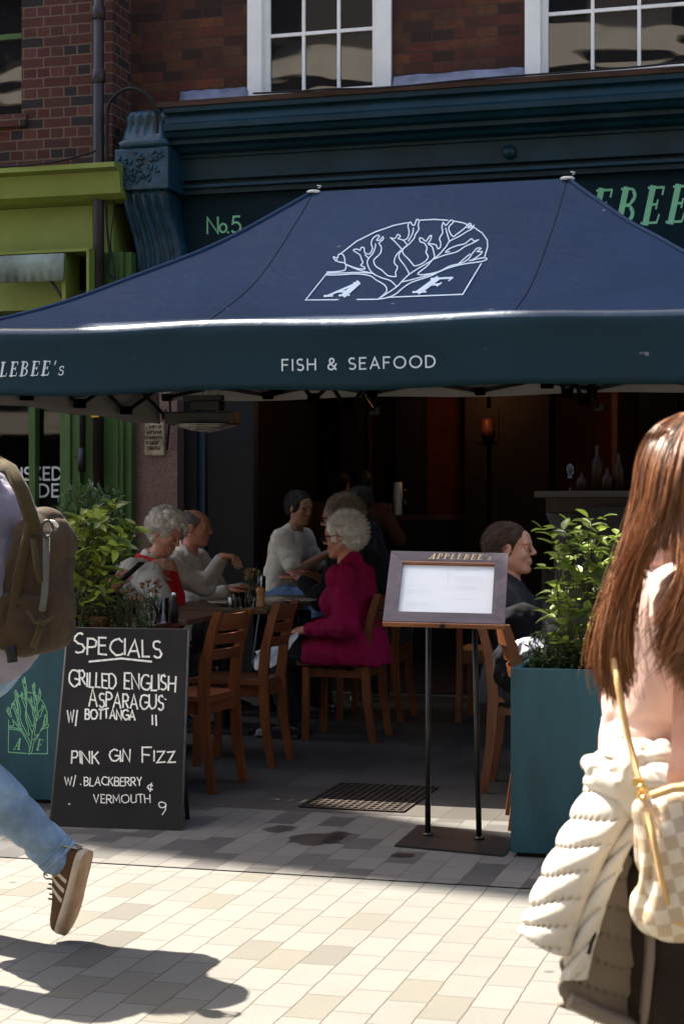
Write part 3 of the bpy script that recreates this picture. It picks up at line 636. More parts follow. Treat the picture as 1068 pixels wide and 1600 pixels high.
# cornice of the shopfront: one moulded profile run along the front
CL, CR = PY(262, 200, 11.45).x, X1
def run(name, prof, m, xl=CL, xr=CR, parent=bld):
    mb = MB(); mb.extrude([(xl, y, z) for y, z in prof], (xr-xl, 0, 0)); return P_(name, mb, m, parent)
cor = [(YB, 4.165), (11.36, 4.165), (11.36, 4.13), (11.40, 4.12), (11.385, 4.06), (11.37, 4.04), (11.37, 4.005), (11.40, 3.995), (11.42, 3.965), (11.47, 3.955), (11.47, 3.925), (11.53, 3.91), (11.55, 3.885), (11.62, 3.875), (11.62, 3.855), (YB, 3.855)]
run('cornice', cor, M['teal'])
run('ledge_board', [(YB-.002, 4.215), (11.345, 4.205), (11.345, 4.167), (YB-.002, 4.167)], M['oldwood'], xl=CL-.05)
run('frieze', [(YB, 3.853), (11.645, 3.853), (11.645, 3.70), (YB, 3.70)], M['teal'])
run('moulding', [(YB, 3.698), (11.71, 3.698), (11.71, 3.672), (11.655, 3.668), (11.65, 3.645), (11.69, 3.638), (11.69, 3.605), (YB, 3.605)], M['teal'])
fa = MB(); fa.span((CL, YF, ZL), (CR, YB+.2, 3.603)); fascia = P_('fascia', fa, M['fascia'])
kn = MB(); p = PY(794, 236, 11.6); kn.lathe((p.x, 11.645, p.z), [(.048, 0), (.05, .02), (.04, .045), (.0, .055)], 14, rot=Euler((R(90), 0, 0)).to_matrix()); P_('knob', kn, M['teal'])
# lettering on the fascia
def letters(name, s, font, px, py, px2, h_px, Y, m, parent, weight=None, shear=0, track=.2, dz=0):
    a = PY(px, py, Y); b_ = PY(px2, py, Y); s_ = FOC/(Y/(CS+SN*(px-534)/FOC)); h = h_px/s_
    st, w = text_strokes(s, font, h, track, weight*h if weight else None, shear); k = (b_.x-a.x)/w
    fm = frame_map((a.x, Y, a.z), (1, 0, dz), (0, 0, 1), (0, -1, 0))
    o = lay(name, [([(x*k, y) for x, y in pts], ww) for pts, ww in st], fm, m, parent)
    keep(o); return o
letters('number_lettering', 'No', SANS, 324, 365, 354, 25, YF-.002, M['pale_letter'], fascia, .125, 0, .1)
letters('number_lettering', '.5', SANS, 355, 364, 376, 25, YF-.002, M['pale_letter'], fascia, .125, 0, .16)
letters('name_lettering', "APPLEBEE's", SERIF, 763, 361, 1121, 56, YF-.002, M['pale_letter'], fascia, None, .25, .26)
# carved console bracket at the left end
con = MB(); xl, xr = PY(190, 250, 11.5).x, PY(272, 250, 11.5).x; xm = (xl+xr)/2
rings = []
def ring(z, hw, y0, n=28, flute=0.0, dx=0):
    o = []
    for i in range(n+1):
        u = -1+2*i/n; o.append(Vector((xm+dx+u*hw, y0+flute*(.5-.5*math.cos(u*math.pi*5))+.02*u**6, z)))
    return o+[Vector((xm+dx+hw, YB, z)), Vector((xm+dx-hw, YB, z))]
for (z, hw, y0, fl, dx) in ((2.99, .19, 11.66, .02, .035), (3.06, .19, 11.61, .03, .035), (3.2, .185, 11.60, .035, .025), (3.35, .18, 11.55, .035, .005), (3.48, .178, 11.47, .035, -.01), (3.57, .178, 11.43, .03, -.015), (3.60, .18, 11.43, 0, -.015)): rings.append(ring(z, hw, y0, flute=fl, dx=dx))
con.loft(rings, closed=True)
console = P_('console_bracket', con, M['teal_worn'])
blk = MB(); blk.span((xl-.005, 11.38, 3.60), (xr+.005, YB, 3.90), bevel=.02)
for i in range(60):                          # carved acanthus leaves
    x = rnd.uniform(xl+.05, xr-.05); z = rnd.uniform(3.65, 3.85); a = rnd.uniform(0, 3.1)
    blk.tube([(x+.035*math.cos(a+t), 11.385-.012*math.sin(3*t+.1), z+.02*math.sin(a+t*2)) for t in (0, .5, 1, 1.5)], [.006, .012, .01, .003], 6)
P_('carved_block', blk, M['teal_worn'], console)
top = MB(); rings = []
for (z, f, y0) in ((3.90, 1.0, 11.37), (3.94, 1.04, 11.35), (3.96, .95, 11.38), (4.08, .9, 11.42), (4.12, .98, 11.38), (4.16, .88, 11.40), (4.19, .75, 11.5), (4.205, .7, 11.55)): rings.append(ring(z, .175*f, y0, flute=.02 if z > 4 else 0, dx=.01+.03*(z > 4.1)))
top.loft(rings); P_('bracket_cap', top, M['teal_worn'], console)
shf = MB(); shf.span((PY(186, 420, 11.5).x, 11.47, 2.945), (PY(274, 420, 11.5).x+.01, YB, 2.988), bevel=.01); shf.span((PY(191, 420, 11.5).x, 11.52, 2.90), (PY(268, 420, 11.5).x, YB, 2.944), bevel=.01)
P_('bracket_shelf', shf, M['teal'], console)
# granite pilaster, door edge and the dark opening
pl = MB(); xa, xb = PY(204, 700, 11.62).x, PY(277, 700, 11.62).x
pl.span((xa, 11.62, 0), (xb, 12.05, 2.90)); pil = P_('granite_pilaster', pl, M['granite'])
jm = MB(); jm.span((xb, 11.75, 0), (xb+.10, 12.0, 2.93)); jm.span((xb+.17, 11.80, 0), (xb+.52, 11.9, 2.93)); P_('door_jamb', jm, M['black'])
bd_ = MB(); bd_.span((xb+.10, 11.80, 0), (xb+.145, 11.86, 2.93)); P_('door_edge', bd_, M['blue_door'])
rp = MB(); rp.span((2.4, 11.62, 0), (2.8, 12.05, 2.90)); P_('granite_pilaster', rp, M['granite'])
# weathered stone plaque with worn writing
pq = thing('stone_plaque', 'weathered cream stone plaque with worn dark writing on the granite pilaster', 'plaque')
a, b_ = PY(227, 712, 11.6), PY(257, 660, 11.6)
mb = MB(); mb.span((a.x, 11.585, a.z), (b_.x, 11.618, b_.z), bevel=.01); pb = mb.build('slab', mat('stained_cream_stone', (.42, .32, .20), .8, .2, var=.5, vs=14, bs=40, bst=.4), pq)
st = []
for r_, row in enumerate(((.30, .9), (.16, .92), (.06, .96), (.1, .8), (.2, .85))):
    u = row[0]
    while u < row[1]:
        w = rnd.uniform(.05, .09); q = rnd.random()
        st.append(([(u*.145, .195-.038*r_), (u*.145, .218-.038*r_)], .007))
        if q > .3: st.append(([(u*.145, .195-.038*r_+.023*rnd.random()), ((u+w*.8)*.145, .195-.038*r_+.023*rnd.random())], .006))
        u += w*1.5
lay('worn_lettering', st, frame_map((a.x, 11.584, a.z), (1, 0, 0), (0, 0, 1), (0, -1, 0)), mat('faded_black_letter', (.05, .04, .03), .9, .1, var=.6, vs=40, bst=0), pb)

# ------------------------------------------------------------------ inside the restaurant
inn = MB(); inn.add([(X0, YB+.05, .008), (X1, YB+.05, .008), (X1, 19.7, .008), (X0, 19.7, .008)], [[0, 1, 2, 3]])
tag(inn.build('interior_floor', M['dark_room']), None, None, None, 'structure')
it = thing('dining_room_lining', 'dim wood panelled back wall and dark ceiling inside the restaurant', 'interior wall', (0, 16.5, 0))
def I_(name, mb, m): return keep(mb.build(name, m, it))
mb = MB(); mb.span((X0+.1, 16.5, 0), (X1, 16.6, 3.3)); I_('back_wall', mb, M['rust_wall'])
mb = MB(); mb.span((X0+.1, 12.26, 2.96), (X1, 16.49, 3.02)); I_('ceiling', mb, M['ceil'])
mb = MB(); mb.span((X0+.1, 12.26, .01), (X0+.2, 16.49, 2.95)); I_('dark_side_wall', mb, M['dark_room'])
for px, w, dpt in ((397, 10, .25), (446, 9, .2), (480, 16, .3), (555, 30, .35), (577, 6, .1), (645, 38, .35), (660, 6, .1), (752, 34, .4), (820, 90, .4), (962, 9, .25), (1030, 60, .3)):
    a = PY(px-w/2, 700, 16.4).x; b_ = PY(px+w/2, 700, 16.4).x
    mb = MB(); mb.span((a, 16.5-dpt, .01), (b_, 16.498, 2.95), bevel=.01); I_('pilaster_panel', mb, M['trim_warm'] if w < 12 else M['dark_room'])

# ------------------------------------------------------------------ green shop next door
YG = 11.55
gs = thing('green_shop', 'red brick neighbouring shop with a green painted shopfront', 'building', (0, YG, 0))
def G_(name, mb, m, parent=gs): return keep(mb.build(name, m, parent))
GX1 = PY(176, 100, YG).x; GX0 = -26
zf = 3.82
mb = MB(); wx0, wx1 = PY(-70, 100, YG).x, PY(34, 100, YG).x; wz = PY(30, 178, YG).z
ZG = wz+1.0
mb.span((wx1, YG, 3.55), (GX1, YG+.4, ZG)); mb.span((GX0, YG, 3.55), (wx0, YG+.4, ZG)); mb.span((wx0, YG, 3.55), (wx1, YG+.4, wz))
mb.extrude([(GX0, YG, ZG), (GX1, YG, ZG), (GX1, YG, 14.4), (-7.6, YG, 14.4), (-7.6, YG, 13.2), (-10.02, YG, 13.2), (-10.02, YG, 18.9), (-11.4, YG, 18.9), (-14, YG, 15.6), (GX0, YG, 15.6)], (0, .15, 0))  # unseen gable and notched roofline shaped to cast the shadow edge
G_('brick_wall', mb, M['brick_red'])
mb = MB(); mb.span((wx0, YG+.14, wz), (wx1, YG+.19, wz+.03)); mb.span((wx0, YG+.14, wz+.6), (wx1, YG+.19, wz+.64)); fw = G_('window', mb, M['green_dark'])
mb = MB(); mb.add([(wx0, YG+.17, wz), (wx1, YG+.17, wz), (wx1, YG+.17, wz+1.0), (wx0, YG+.17, wz+1.0)], [[0, 1, 2, 3]]); G_('pane', mb, M['pane'], fw)
mb = MB(); mb.span((wx0-.05, YG-.04, wz-.1), (wx1+.05, YG+.2, wz-.004), bevel=.01); G_('brick_sill', mb, M['brick_red'])
mb = MB(); mb.span((GX0, YG+.41, ZG), (GX1, 20, ZG+.06)); G_('roof', mb, M['lead'])
zc = PY(80, 262, 11.3).z
mb = MB(); mb.extrude([(GX0, y, z) for y, z in ((YG, zc+.03), (11.22, zc), (11.22, zc-.035), (11.3, zc-.05), (11.33, zc-.2), (11.4, zc-.23), (YG, zc-.24))], (PY(186, 300, 11.3).x-GX0, 0, 0)); G_('cornice', mb, M['green'])
zs0 = PY(80, 398, 11.5).z
mb = MB(); mb.span((GX0, YG-.03, zs0), (GX1+.02, YG+.3, zc-.242)); G_('sign_board', mb, M['green'])
# boxed blind with its pale valance
mb = MB(); zb0 = PY(80, 447, 11.3).z; bx1 = PY(141, 440, 11.3).x
mb.span((GX0, 11.28, zs0-.02), (bx1, 11.54, zs0-.001)); mb.span((bx1-.22, 11.30, zb0-.2), (bx1-.19, 11.54, zs0-.022)); mb.span((bx1-.02, 11.28, zb0-.12), (bx1, 11.54, zs0-.022)); mb.span((GX0, 11.44, zb0-.15), (bx1-.23, 11.54, zs0-.022))
box = G_('blind_box', mb, M['green'])
mb = MB(); n = 30; xr_ = PY(100, 420, 11.26).x; top_, bot = [], []
rings = []
for i in range(n+1):
    x = -5.8+(xr_+5.8)*i/n; w_ = .004*math.sin(i*.7)+.003*math.sin(i*1.9)
    rings.append([Vector((x, 11.27, zs0-.03)), Vector((x, 11.255+w_*.5, zs0-.1)), Vector((x-.01*(i == n), 11.25+w_, zb0+.03+.004*math.sin(i*1.7))), Vector((x, 11.254+w_, zb0+.03)), Vector((x, 11.262+w_*.5, zs0-.1)), Vector((x, 11.276, zs0-.03))])
mb.loft(rings); G_('blind_valance', mb, mat('faded_green_blind', (.23, .27, .22), .75, .2, var=.35, vs=5, bst=.1), box)
mb = MB(); mb.tube([(xr_-.12, 11.28, zb0+.05), (xr_+.02, 11.42, zb0-.22)], .012); G_('blind_arm', mb, M['iron'], box)
# green pilasters, stall board, shop window
GPX = [PY(p, 700, 11.5).x for p in (94, 118, 125, 143, 162, 184, 192, 203)]
mb = MB(); mb.span((GPX[0], 11.50, 0), (GPX[2], 11.9, zb0)); mb.span((GPX[0]+.05, 11.475, 0), (GPX[1]-.03, 11.498, zb0), bevel=.006); mb.span((GPX[2], 11.56, 0), (GPX[4], 11.9, zb0)); G_('pilaster', mb, M['green_dark'])
mb = MB(); mb.span((GPX[4], 11.50, 0), (GPX[6], 11.9, zs0)); mb.span((GPX[4]+.12, 11.48, 0), (GPX[5], 11.498, zs0-.1), bevel=.006); mb.span((GPX[6], 11.54, 0), (GPX[7]-.005, 11.9, zs0)); G_('pilaster', mb, M['green_dark'])
mb = MB(); mb.span((GX0, 11.58, 0), (GPX[0], 11.9, .45)); mb.span((GX0, 11.56, .45), (GPX[0], 11.9, .5)); G_('stall_board', mb, M['green_dark'])
mb = MB(); x = PY(52, 700, 11.6).x; mb.span((x-.025, 11.58, .5), (x+.025, 11.66, 2.6)); mb.span((GX0, 11.58, 2.6), (GPX[0], 11.9, zb0)); wf = G_('shop_window', mb, M['green_dark'])
mb = MB(); mb.span((GX0, 11.655, .5), (GPX[0], 11.663, 2.6)); gp = G_('pane', mb, M['shopglass'], wf)
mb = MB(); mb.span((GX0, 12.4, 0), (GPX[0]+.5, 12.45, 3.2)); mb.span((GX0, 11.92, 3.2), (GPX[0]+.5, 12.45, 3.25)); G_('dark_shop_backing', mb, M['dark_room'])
letters('window_lettering', 'HUSKED', SANS, 6, 750, 96, 19, 11.653, M['white_letter'], gp, .17, 0, .24)
letters('window_lettering', 'DER', SANS, 62, 776, 110, 19, 11.653, M['white_letter'], gp, .17, 0, .3)
# return of the green shop beside the pipe
mb = MB(); mb.span((GX1, YG+.02, 3.3), (X0-.161, YB+.3, 14.0)); G_('brick_return', mb, M['brick_red'])

# ------------------------------------------------------------------ unseen building across the street, height and tones shaped for reflections and fill
op = thing('unseen_opposite_building', 'unseen rendered building across the street, toned for window reflections and fill light', 'building', (0, -6, 0))
cream = mat('unseen_dark_render', (.075, .068, .06), .8, .2, var=.1, vs=2, bst=.05)
stone = mat('unseen_stucco_band', (.62, .57, .48), .8, .2, var=.1, vs=2, bst=.05)
mb = MB(); mb.span((-30, -6.4, 0), (30, -6, 2.7)); keep(mb.build('unseen_shopfront', M['dark_room'], op))  # ground floor kept dark to cut bounce light under the canopy
mb = MB(); mb.span((-30, -6.4, 2.7), (30, -6, 3.2))
for fl in (3.2, 6.4, 9.6):
    mb.span((-30, -6.4, fl+1.7), (30, -6, fl+3.2-.001 if fl < 9 else fl+2.9))
    for i in range(23): mb.span((-30+i*2.6, -6.4, fl), (-30+i*2.6+1.4, -6, fl+1.699))
keep(mb.build('unseen_front_wall', cream, op))
for fl in (3.2, 6.4, 9.6): mb = MB(); mb.span((-30, -5.999, fl-.45), (30, -5.75, fl-.05)); mb.span((-30, -5.999, fl+1.72), (30, -5.9, fl+2.0)); keep(mb.build('unseen_string_course', stone, op))
for fl in (3.2, 6.4, 9.6): mb = MB(); mb.span((-30, -6.39, fl-.1), (30, -6.3, fl+1.8)); keep(mb.build('window', M['black'], op))
# unseen terrace added on the right to block side sky light
nb_ = thing('unseen_terrace', 'unseen brick terrace added right of the restaurant to block sky light', 'building', (3.9, YB, 0)); mb = MB(); mb.span((X1+.301, YB, 0), (30, YB+.4, 14.4)); keep(mb.build('brick_wall', M['brick'], nb_))
# ------------------------------------------------------------------ drainpipes, cables
dp = thing('drainpipe', 'tall dark iron drainpipe between the green shop and the brick building', 'drainpipe')
x = PY(154, 400, 11.42).x; y = 11.42
mb = MB(); mb.tube([(x, y, 1.42), (x, y, ZTOP)], .041, 14); dpipe = mb.build('pipe', M['brown_iron'], dp)
for z in (PY(154, 280, y).z, PY(154, 120, y).z, PY(154, 20, y).z):
    mb = MB(); mb.lathe((x, y, z), [(.042, -.05), (.05, -.045), (.05, .045), (.042, .05)], 14); mb.tube([(x-.07, y+.06, z), (x-.05, y, z)], .008, 6); mb.build('collar', M['brown_iron'], dp)
mb = MB(); mb.lathe((x+.01, y, 1.38), [(.041, .09), (.06, .075), (.062, .0), (.045, -.01)], 14); mb.tube([(x+.01, y, 0), (x+.01, y, 1.4)], .047, 14); mb.build('lower_pipe', M['brown_iron'], dp)
d2 = thing('drainpipe', 'slimmer black pipe on the green pilaster beside the dark drainpipe', 'drainpipe')
x2 = PY(129, 700, 11.44).x
mb = MB(); mb.tube([(x2, 11.44, PY(129, 735, 11.44).z), (x2, 11.44, 2.9)], .022, 10); mb.tube([(x2+.004, 11.42, PY(131, 737, 11.44).z), (x2, 11.42, PY(129, 700, 11.44).z)], .028, 10); mb.tube([(x2-.05, 11.43, PY(129, 714, 11.44).z), (x2+.03, 11.43, PY(129, 714, 11.44).z)], .01, 8); mb.build('pipe', M['iron'], d2)
yt = thing('warning_tag', 'yellow plastic warning tag with black marks hung on the drainpipe', 'tag')
a, b_ = PY(143, 652, 11.36), PY(155, 612, 11.36)
mb = MB(); mb.span((a.x, 11.355, a.z+.085), (a.x+.035, 11.36, b_.z+.1)); mb.span((a.x, 11.355, a.z), (a.x+.06, 11.36, a.z+.083)); yb_ = mb.build('plate', M['yellow'], yt)
st = [(arc(.018, .16+.035*k, .008, .01, 0, 330, 8), .005) for k in range(3)]+[([(.012, .05), (.03, .03)], .008), ([(.03, .065), (.03, .02)], .006)]
lay('black_marks', st, frame_map((a.x, 11.354, a.z), (1, 0, 0), (0, 0, 1), (0, -1, 0)), M['black_print'], yb_)
def cable(label, pts, r=.008):
    mb = MB(); pts = [tuple(p) for p in pts]; out = []
    for i in range(len(pts)-1):
        for j in range(6):
            t = j/6; q = [pts[max(i-1, 0)], pts[i], pts[i+1], pts[min(i+2, len(pts)-1)]]
            out.append([.5*(2*q[1][k]+(q[2][k]-q[0][k])*t+(2*q[0][k]-5*q[1][k]+4*q[2][k]-q[3][k])*t*t+(3*q[1][k]-q[0][k]-3*q[2][k]+q[3][k])*t**3) for k in range(3)])
    mb.tube(out+[pts[-1]], r, 6); return tag(mb.build('cable', M['black']), label, 'cable', None)
cable('thick grey cable looping over the carved console bracket', [PY(168, 300, 11.4), PY(167, 200, 11.4), PY(172, 160, 11.36), PY(200, 138, 11.3), PY(232, 150, 11.3), PY(244, 180, 11.33), PY(246, 208, 11.36)], .013)
cable('thin cable dropping straight beside the dark drainpipe', [PY(166, 290, 11.42), PY(167, 350, 11.42), PY(171, 395, 11.42), PY(168, 425, 11.42), PY(184, 446, 11.42), PY(186, 520, 11.42)], .009)
cable('thin cable curling past the green pilaster beside the console bracket', [PY(172, 250, 11.45), PY(178, 320, 11.43), PY(173, 380, 11.43), PY(180, 430, 11.43), PY(181, 500, 11.43)], .005)
cable('thin sagging cable along the top of the green shop cornice', [PY(-20, 262, 11.25), PY(60, 256, 11.2), PY(110, 248, 11.2), PY(150, 236, 11.36)], .007)
cable('thin cable clipped along the ledge board under the sash windows', [PY(395, 146, 11.3), PY(460, 143, 11.32), PY(520, 139, 11.32), PY(600, 137, 11.32), PY(760, 122, 11.32), PY(900, 112, 11.32), PY(1000, 104, 11.3), PY(1075, 96, 11.3)], .007)
cable('black cable hanging down the granite pilaster beside the stone plaque', [PY(262, 607, 11.2), PY(266, 640, 11.3), PY(262, 690, 11.5), PY(261, 700, 11.56), PY(264, 660, 11.56), PY(258, 640, 11.56)], .009)
cable('pale cable end curving out over the granite pilaster top', [PY(202, 642, 11.5), PY(206, 630, 11.5), PY(216, 618, 11.5), PY(224, 600, 11.5)], .006)

# ------------------------------------------------------------------ drain grating in the paving
gr = thing('drain_grating', 'square iron drain grating set in the shaded paving', 'drain cover')
c = [PG(482, 1262), PG(640, 1274), PG(672, 1231), PG(520, 1227)]
gx0, gx1 = (c[0].x+c[3].x)/2, (c[1].x+c[2].x)/2; gy0, gy1 = (c[0].y+c[1].y)/2, (c[2].y+c[3].y)/2
mb = MB(); mb.span((gx0, gy0, .0045), (gx1, gy1, .0065)); mb.build('sump', M['black'], gr)
mb = MB(); n = 14
for i in range(n+1): x = gx0+(gx1-gx0)*i/n; mb.span((x-.006, gy0, .007), (x+.006, gy1, .012))
for i in range(n+1): y = gy0+(gy1-gy0)*i/n; mb.span((gx0, y-.006, .007), (gx1, y+.006, .0112))
mb.build('grille', mat('rusty_drain_iron', (.028, .019, .014), .75, .2, var=.4, vs=20, bst=.2), gr)

# ------------------------------------------------------------------ pop-up canopy
EY0, EY1, EX0, EX1, RX0, RX1 = 8.12, 11.12, -4.43, .07, -2.885, -1.40
ZE, ZR, ZV, SAG = 2.25, 3.175, 1.912, .10
RY = (EY0+EY1)/2
def zprof(t): return ZE+(ZR-ZE)*t-SAG*4*t*(1-t)
PE0, PE1 = -3.005, -1.445                    # where the front seams meet the eave
can = thing('gazebo_canopy', 'navy pop-up canopy with a printed valance over the dining tables', 'canopy', (-2.18, 9.62, 0))
def K_(name, mb, m, parent=can): return keep(mb.build(name, m, parent))
def wob(x, y): return .006*math.sin(x*5.1+y*3.7)+.004*math.sin(x*11.3-y*7.1)
def slope(a0, a1, b0, b1, n=26, t_n=22):      # eave edge a0-a1 up to ridge b0-b1 (x, y pairs)
    rows = []
    for j in range(t_n+1):
        t = j/t_n; row = []
        for i in range(n+1):
            u = i/n; ax, ay = a0[0]+(a1[0]-a0[0])*u, a0[1]+(a1[1]-a0[1])*u; bx, by = b0[0]+(b1[0]-b0[0])*u, b0[1]+(b1[1]-b0[1])*u
            x, y = ax+(bx-ax)*t, ay+(by-ay)*t; row.append((x, y, zprof(t)+wob(x, y)*4*t*(1-t)))
        rows.append(row)
    return rows
def cloth(mb, rows, thick=.004, m=0, m2=1):
    n = len(rows[0]); V = [Vector(p) for r_ in rows for p in r_]
    f = [[i*n+j, i*n+j+1, (i+1)*n+j+1, (i+1)*n+j] for i in range(len(rows)-1) for j in range(n-1)]
    mb.add(V, f, m, True); mb.add([v-Vector((0, 0, thick)) for v in V], [q[::-1] for q in f], m2, True)
top = MB(); cn = [(EX0, EY0), (EX1, EY0), (EX1, EY1), (EX0, EY1)]; rg = [(RX0, RY), (RX1, RY)]
cloth(top, slope((PE0, EY0), (PE1, EY0), rg[0], rg[1])); cloth(top, slope(cn[0], (PE0, EY0), rg[0], rg[0])); cloth(top, slope((PE1, EY0), cn[1], rg[1], rg[1]))
cloth(top, slope(cn[1], cn[2], rg[1], rg[1])); cloth(top, slope(cn[2], cn[3], rg[1], rg[0])); cloth(top, slope(cn[3], cn[0], rg[0], rg[0]))
roofc = K_('canopy_roof', top, [M['canvas'], M['liner_roof']])
def seam(p, q, w=.008):
    mb = MB(); n = 20; pts = []
    for i in range(n+1): t = i/n; x, y = p[0]+(q[0]-p[0])*t, p[1]+(q[1]-p[1])*t; pts.append((x, y, zprof(t)+wob(x, y)*4*t*(1-t)+.001))
    mb.tube(pts, w/2, 6); return mb
for p, q in (((PE0, EY0), rg[0]), ((PE1, EY0), rg[1])): K_('seam', seam(p, q, .006), M['black'], roofc)
for p, q in ((cn[0], rg[0]), (cn[1], rg[1]), (cn[2], rg[1]), (cn[3], rg[0])): K_('hip_binding', seam(p, q, .03), M['canvas'], roofc)
def rbulge(s):                               # slack of the eave roll between the frame ends
    return .018*abs(math.sin(math.pi*s))
def valance(p, q, name, n=60, nrm=(0, -1), ZV=ZV):
    prof = [(-.03, .012), (-.008, .017), (.010, .014), (.024, .006), (.034, -.006), (.041, -.022), (.044, -.042), (.040, -.07), (.030, -.11), (.022, -.2), (.018, -.3), (.016, ZV-ZE)]
    prof = [p for p in prof if p[1] >= ZV-ZE]
    rings = []
    for i in range(n+1):
        s = i/n; x, y = p[0]+(q[0]-p[0])*s, p[1]+(q[1]-p[1])*s
        seg = s*3; dip = .016*math.sin(math.pi*(seg % 1))**2; wv = .007*math.sin(s*23)+.004*math.sin(s*57+1)
        o = [Vector((x+nrm[0]*(a+(wv if b < -.05 else 0)), y+nrm[1]*(a+(wv if b < -.05 else 0)), ZE+b-dip)) for a, b in prof]
        rings.append(o+[v-Vector((nrm[0], nrm[1], 0))*.004 for v in o[::-1]])
    mb = MB(); mb.loft(rings); k = len(prof)
    mb.m = [(1 if (i % (2*k)) >= k else 2 if (i % (2*k)) < 5 else 0) if i < (len(rings)-1)*2*k else 0 for i in range(len(mb.f))]
    return K_(name, mb, [M['canvas_teal'], M['liner'], M['canvas_roll']])
vf = valance(cn[0], cn[1], 'valance'); valance(cn[1], cn[2], 'valance', 40, (1, 0)); valance(cn[3], cn[0], 'valance', 40, (-1, 0))
vb = valance(cn[2], cn[3], 'valance', 60, (0, 1), 2.075)
mb = MB()
for (x, y) in rg: mb.lathe((x, y, ZR-.01), [(.036, 0), (.042, .010), (.034, .016), (.010, .02), (.0, .02)], 16); mb.tube([(x+.03, y, ZR+.018), (x+.045, y, ZR+.032), (x+.02, y, ZR+.036)], .003, 6)
K_('ridge_cap', mb, M['white'])
# frame: corner legs, scissor trusses under the eaves, ridge rafters
for (x, y) in ((EX0+.05, EY0+.05), (EX1-.05, EY0+.05), (EX1-.05, EY1-.05)):
    mb = MB(); mb.span((x-.02, y-.02, 0), (x+.02, y+.02, ZE-.03)); mb.span((x-.05, y-.05, 0), (x+.05, y+.05, .008)); K_('leg', mb, M['iron'])
def truss(p, q, n, z0=ZV+.005, z1=ZE-.05):
    mb = MB(); r_ = .013
    for i in range(n):
        a = Vector((p[0]+(q[0]-p[0])*i/n, p[1]+(q[1]-p[1])*i/n, 0)); b = Vector((p[0]+(q[0]-p[0])*(i+1)/n, p[1]+(q[1]-p[1])*(i+1)/n, 0)); o = (b-a).normalized().cross(Vector((0, 0, 1)))*.013
        lo = z0 if i % 2 == 0 else z1
        mb.tube([a+o+Vector((0, 0, z0)), b+o+Vector((0, 0, z1))], r_, 6); mb.tube([a-o+Vector((0, 0, z1)), b-o+Vector((0, 0, z0))], r_, 6)
        mb.box(a+Vector((0, 0, z0)), (.06, .06, .05)); mb.box(b+Vector((0, 0, z0)), (.06, .06, .05)); mb.box(a+Vector((0, 0, z1)), (.05, .05, .05))
    return K_('scissor_truss', mb, M['iron'])
ins = .06
truss((EX0+ins, EY1-ins), (EX1-ins, EY1-ins), 6, 2.09, 2.22); truss((EX0+ins, EY0+ins), (EX1-ins, EY0+ins), 6, 1.94); truss((EX1-ins, EY0+ins), (EX1-ins, EY1-ins), 4, 1.94); truss((EX0+ins, EY0+ins), (EX0+ins, EY1-ins), 4, 1.96)
truss((RX0, EY0+ins), (RX0, EY1-ins), 4, 1.97); truss((RX1, EY0+ins), (RX1, EY1-ins), 4, 1.97)
mb = MB()
for x in (RX0, RX1): mb.tube([(x, RY, 2.1), (x, RY, ZR-.03)], .018, 8)
mb.tube([(RX0, RY, ZR-.05), (RX1, RY, ZR-.05)], .016, 8); K_('ridge_pole', mb, M['iron'])
mb = MB()
for x in (EX0+.3, EX1-.3): mb.tube([(x, EY1, 2.2), (x, 11.62, 2.2)], .016, 6)
K_('wall_bracket', mb, M['iron'])
# printed emblem on the front slope, lettering on the valance
def on_slope(px, py, lift):
    lo, hi = -.02, 1.02
    for _ in range(40):
        t = (lo+hi)/2; p = PY(px, py, EY0+(RY-EY0)*t)
        if p.z > zprof(t)+wob(p.x, p.y)*4*t*(1-t): lo = t
        else: hi = t
    p = PY(px, py, EY0+(RY-EY0)*t); nrm = Vector((0, -.52, .85)); return p+nrm*(lift+.002)
def emb_slope(x, y, lift): return on_slope(470+x*310/1068, 330+y*150/517, lift)
st = [(smooth_poly(p) if 5 < i else p, 6.4) for i, p in enumerate(EMB)]
st[0] = (EMB[0], 6.2); st[5] = (EMB[5], 6.4)
for pts, w in emblem_letters(): st.append(([emb_inv(*p) for p in pts], w*620))
o = lay('emblem', st, emb_slope, M['pale_print'], roofc, .002)
keep(o)
def valance_map(x0, yb):
    def f(u, v, l):
        s = (x0+u-EX0)/(EX1-EX0); wv = .007*math.sin(s*23)+.004*math.sin(s*57+1); z = yb+v; b = z-ZE; a = .03+(.014*(b+.06)/.28)
        return Vector((x0+u, EY0-(a+wv)-.0015-l, z))
    return f
def valance_text(s, font, px0, px1, py, hpx, weight, shear, track):
    a, b_ = PY(px0, py, EY0-.03), PY(px1, py, EY0-.03); s_ = FOC/(EY0/(CS+SN*(px0-534)/FOC)); h = hpx/s_
    q, w = text_strokes(s, font, h, track, weight*h if weight else None, shear); k = (b_.x-a.x)/w
    o = lay('valance_lettering', [([(x*k, y) for x, y in p], ww) for p, ww in q], valance_map(a.x, a.z), M['pale_print'], vf); keep(o)
valance_text('FISH & SEAFOOD', SANS, 440, 679, 579, 17, .15, 0, .36)
valance_text("APPLEBEE's", SERIF, -52, 98, 589.5, 22, None, .2, .22)

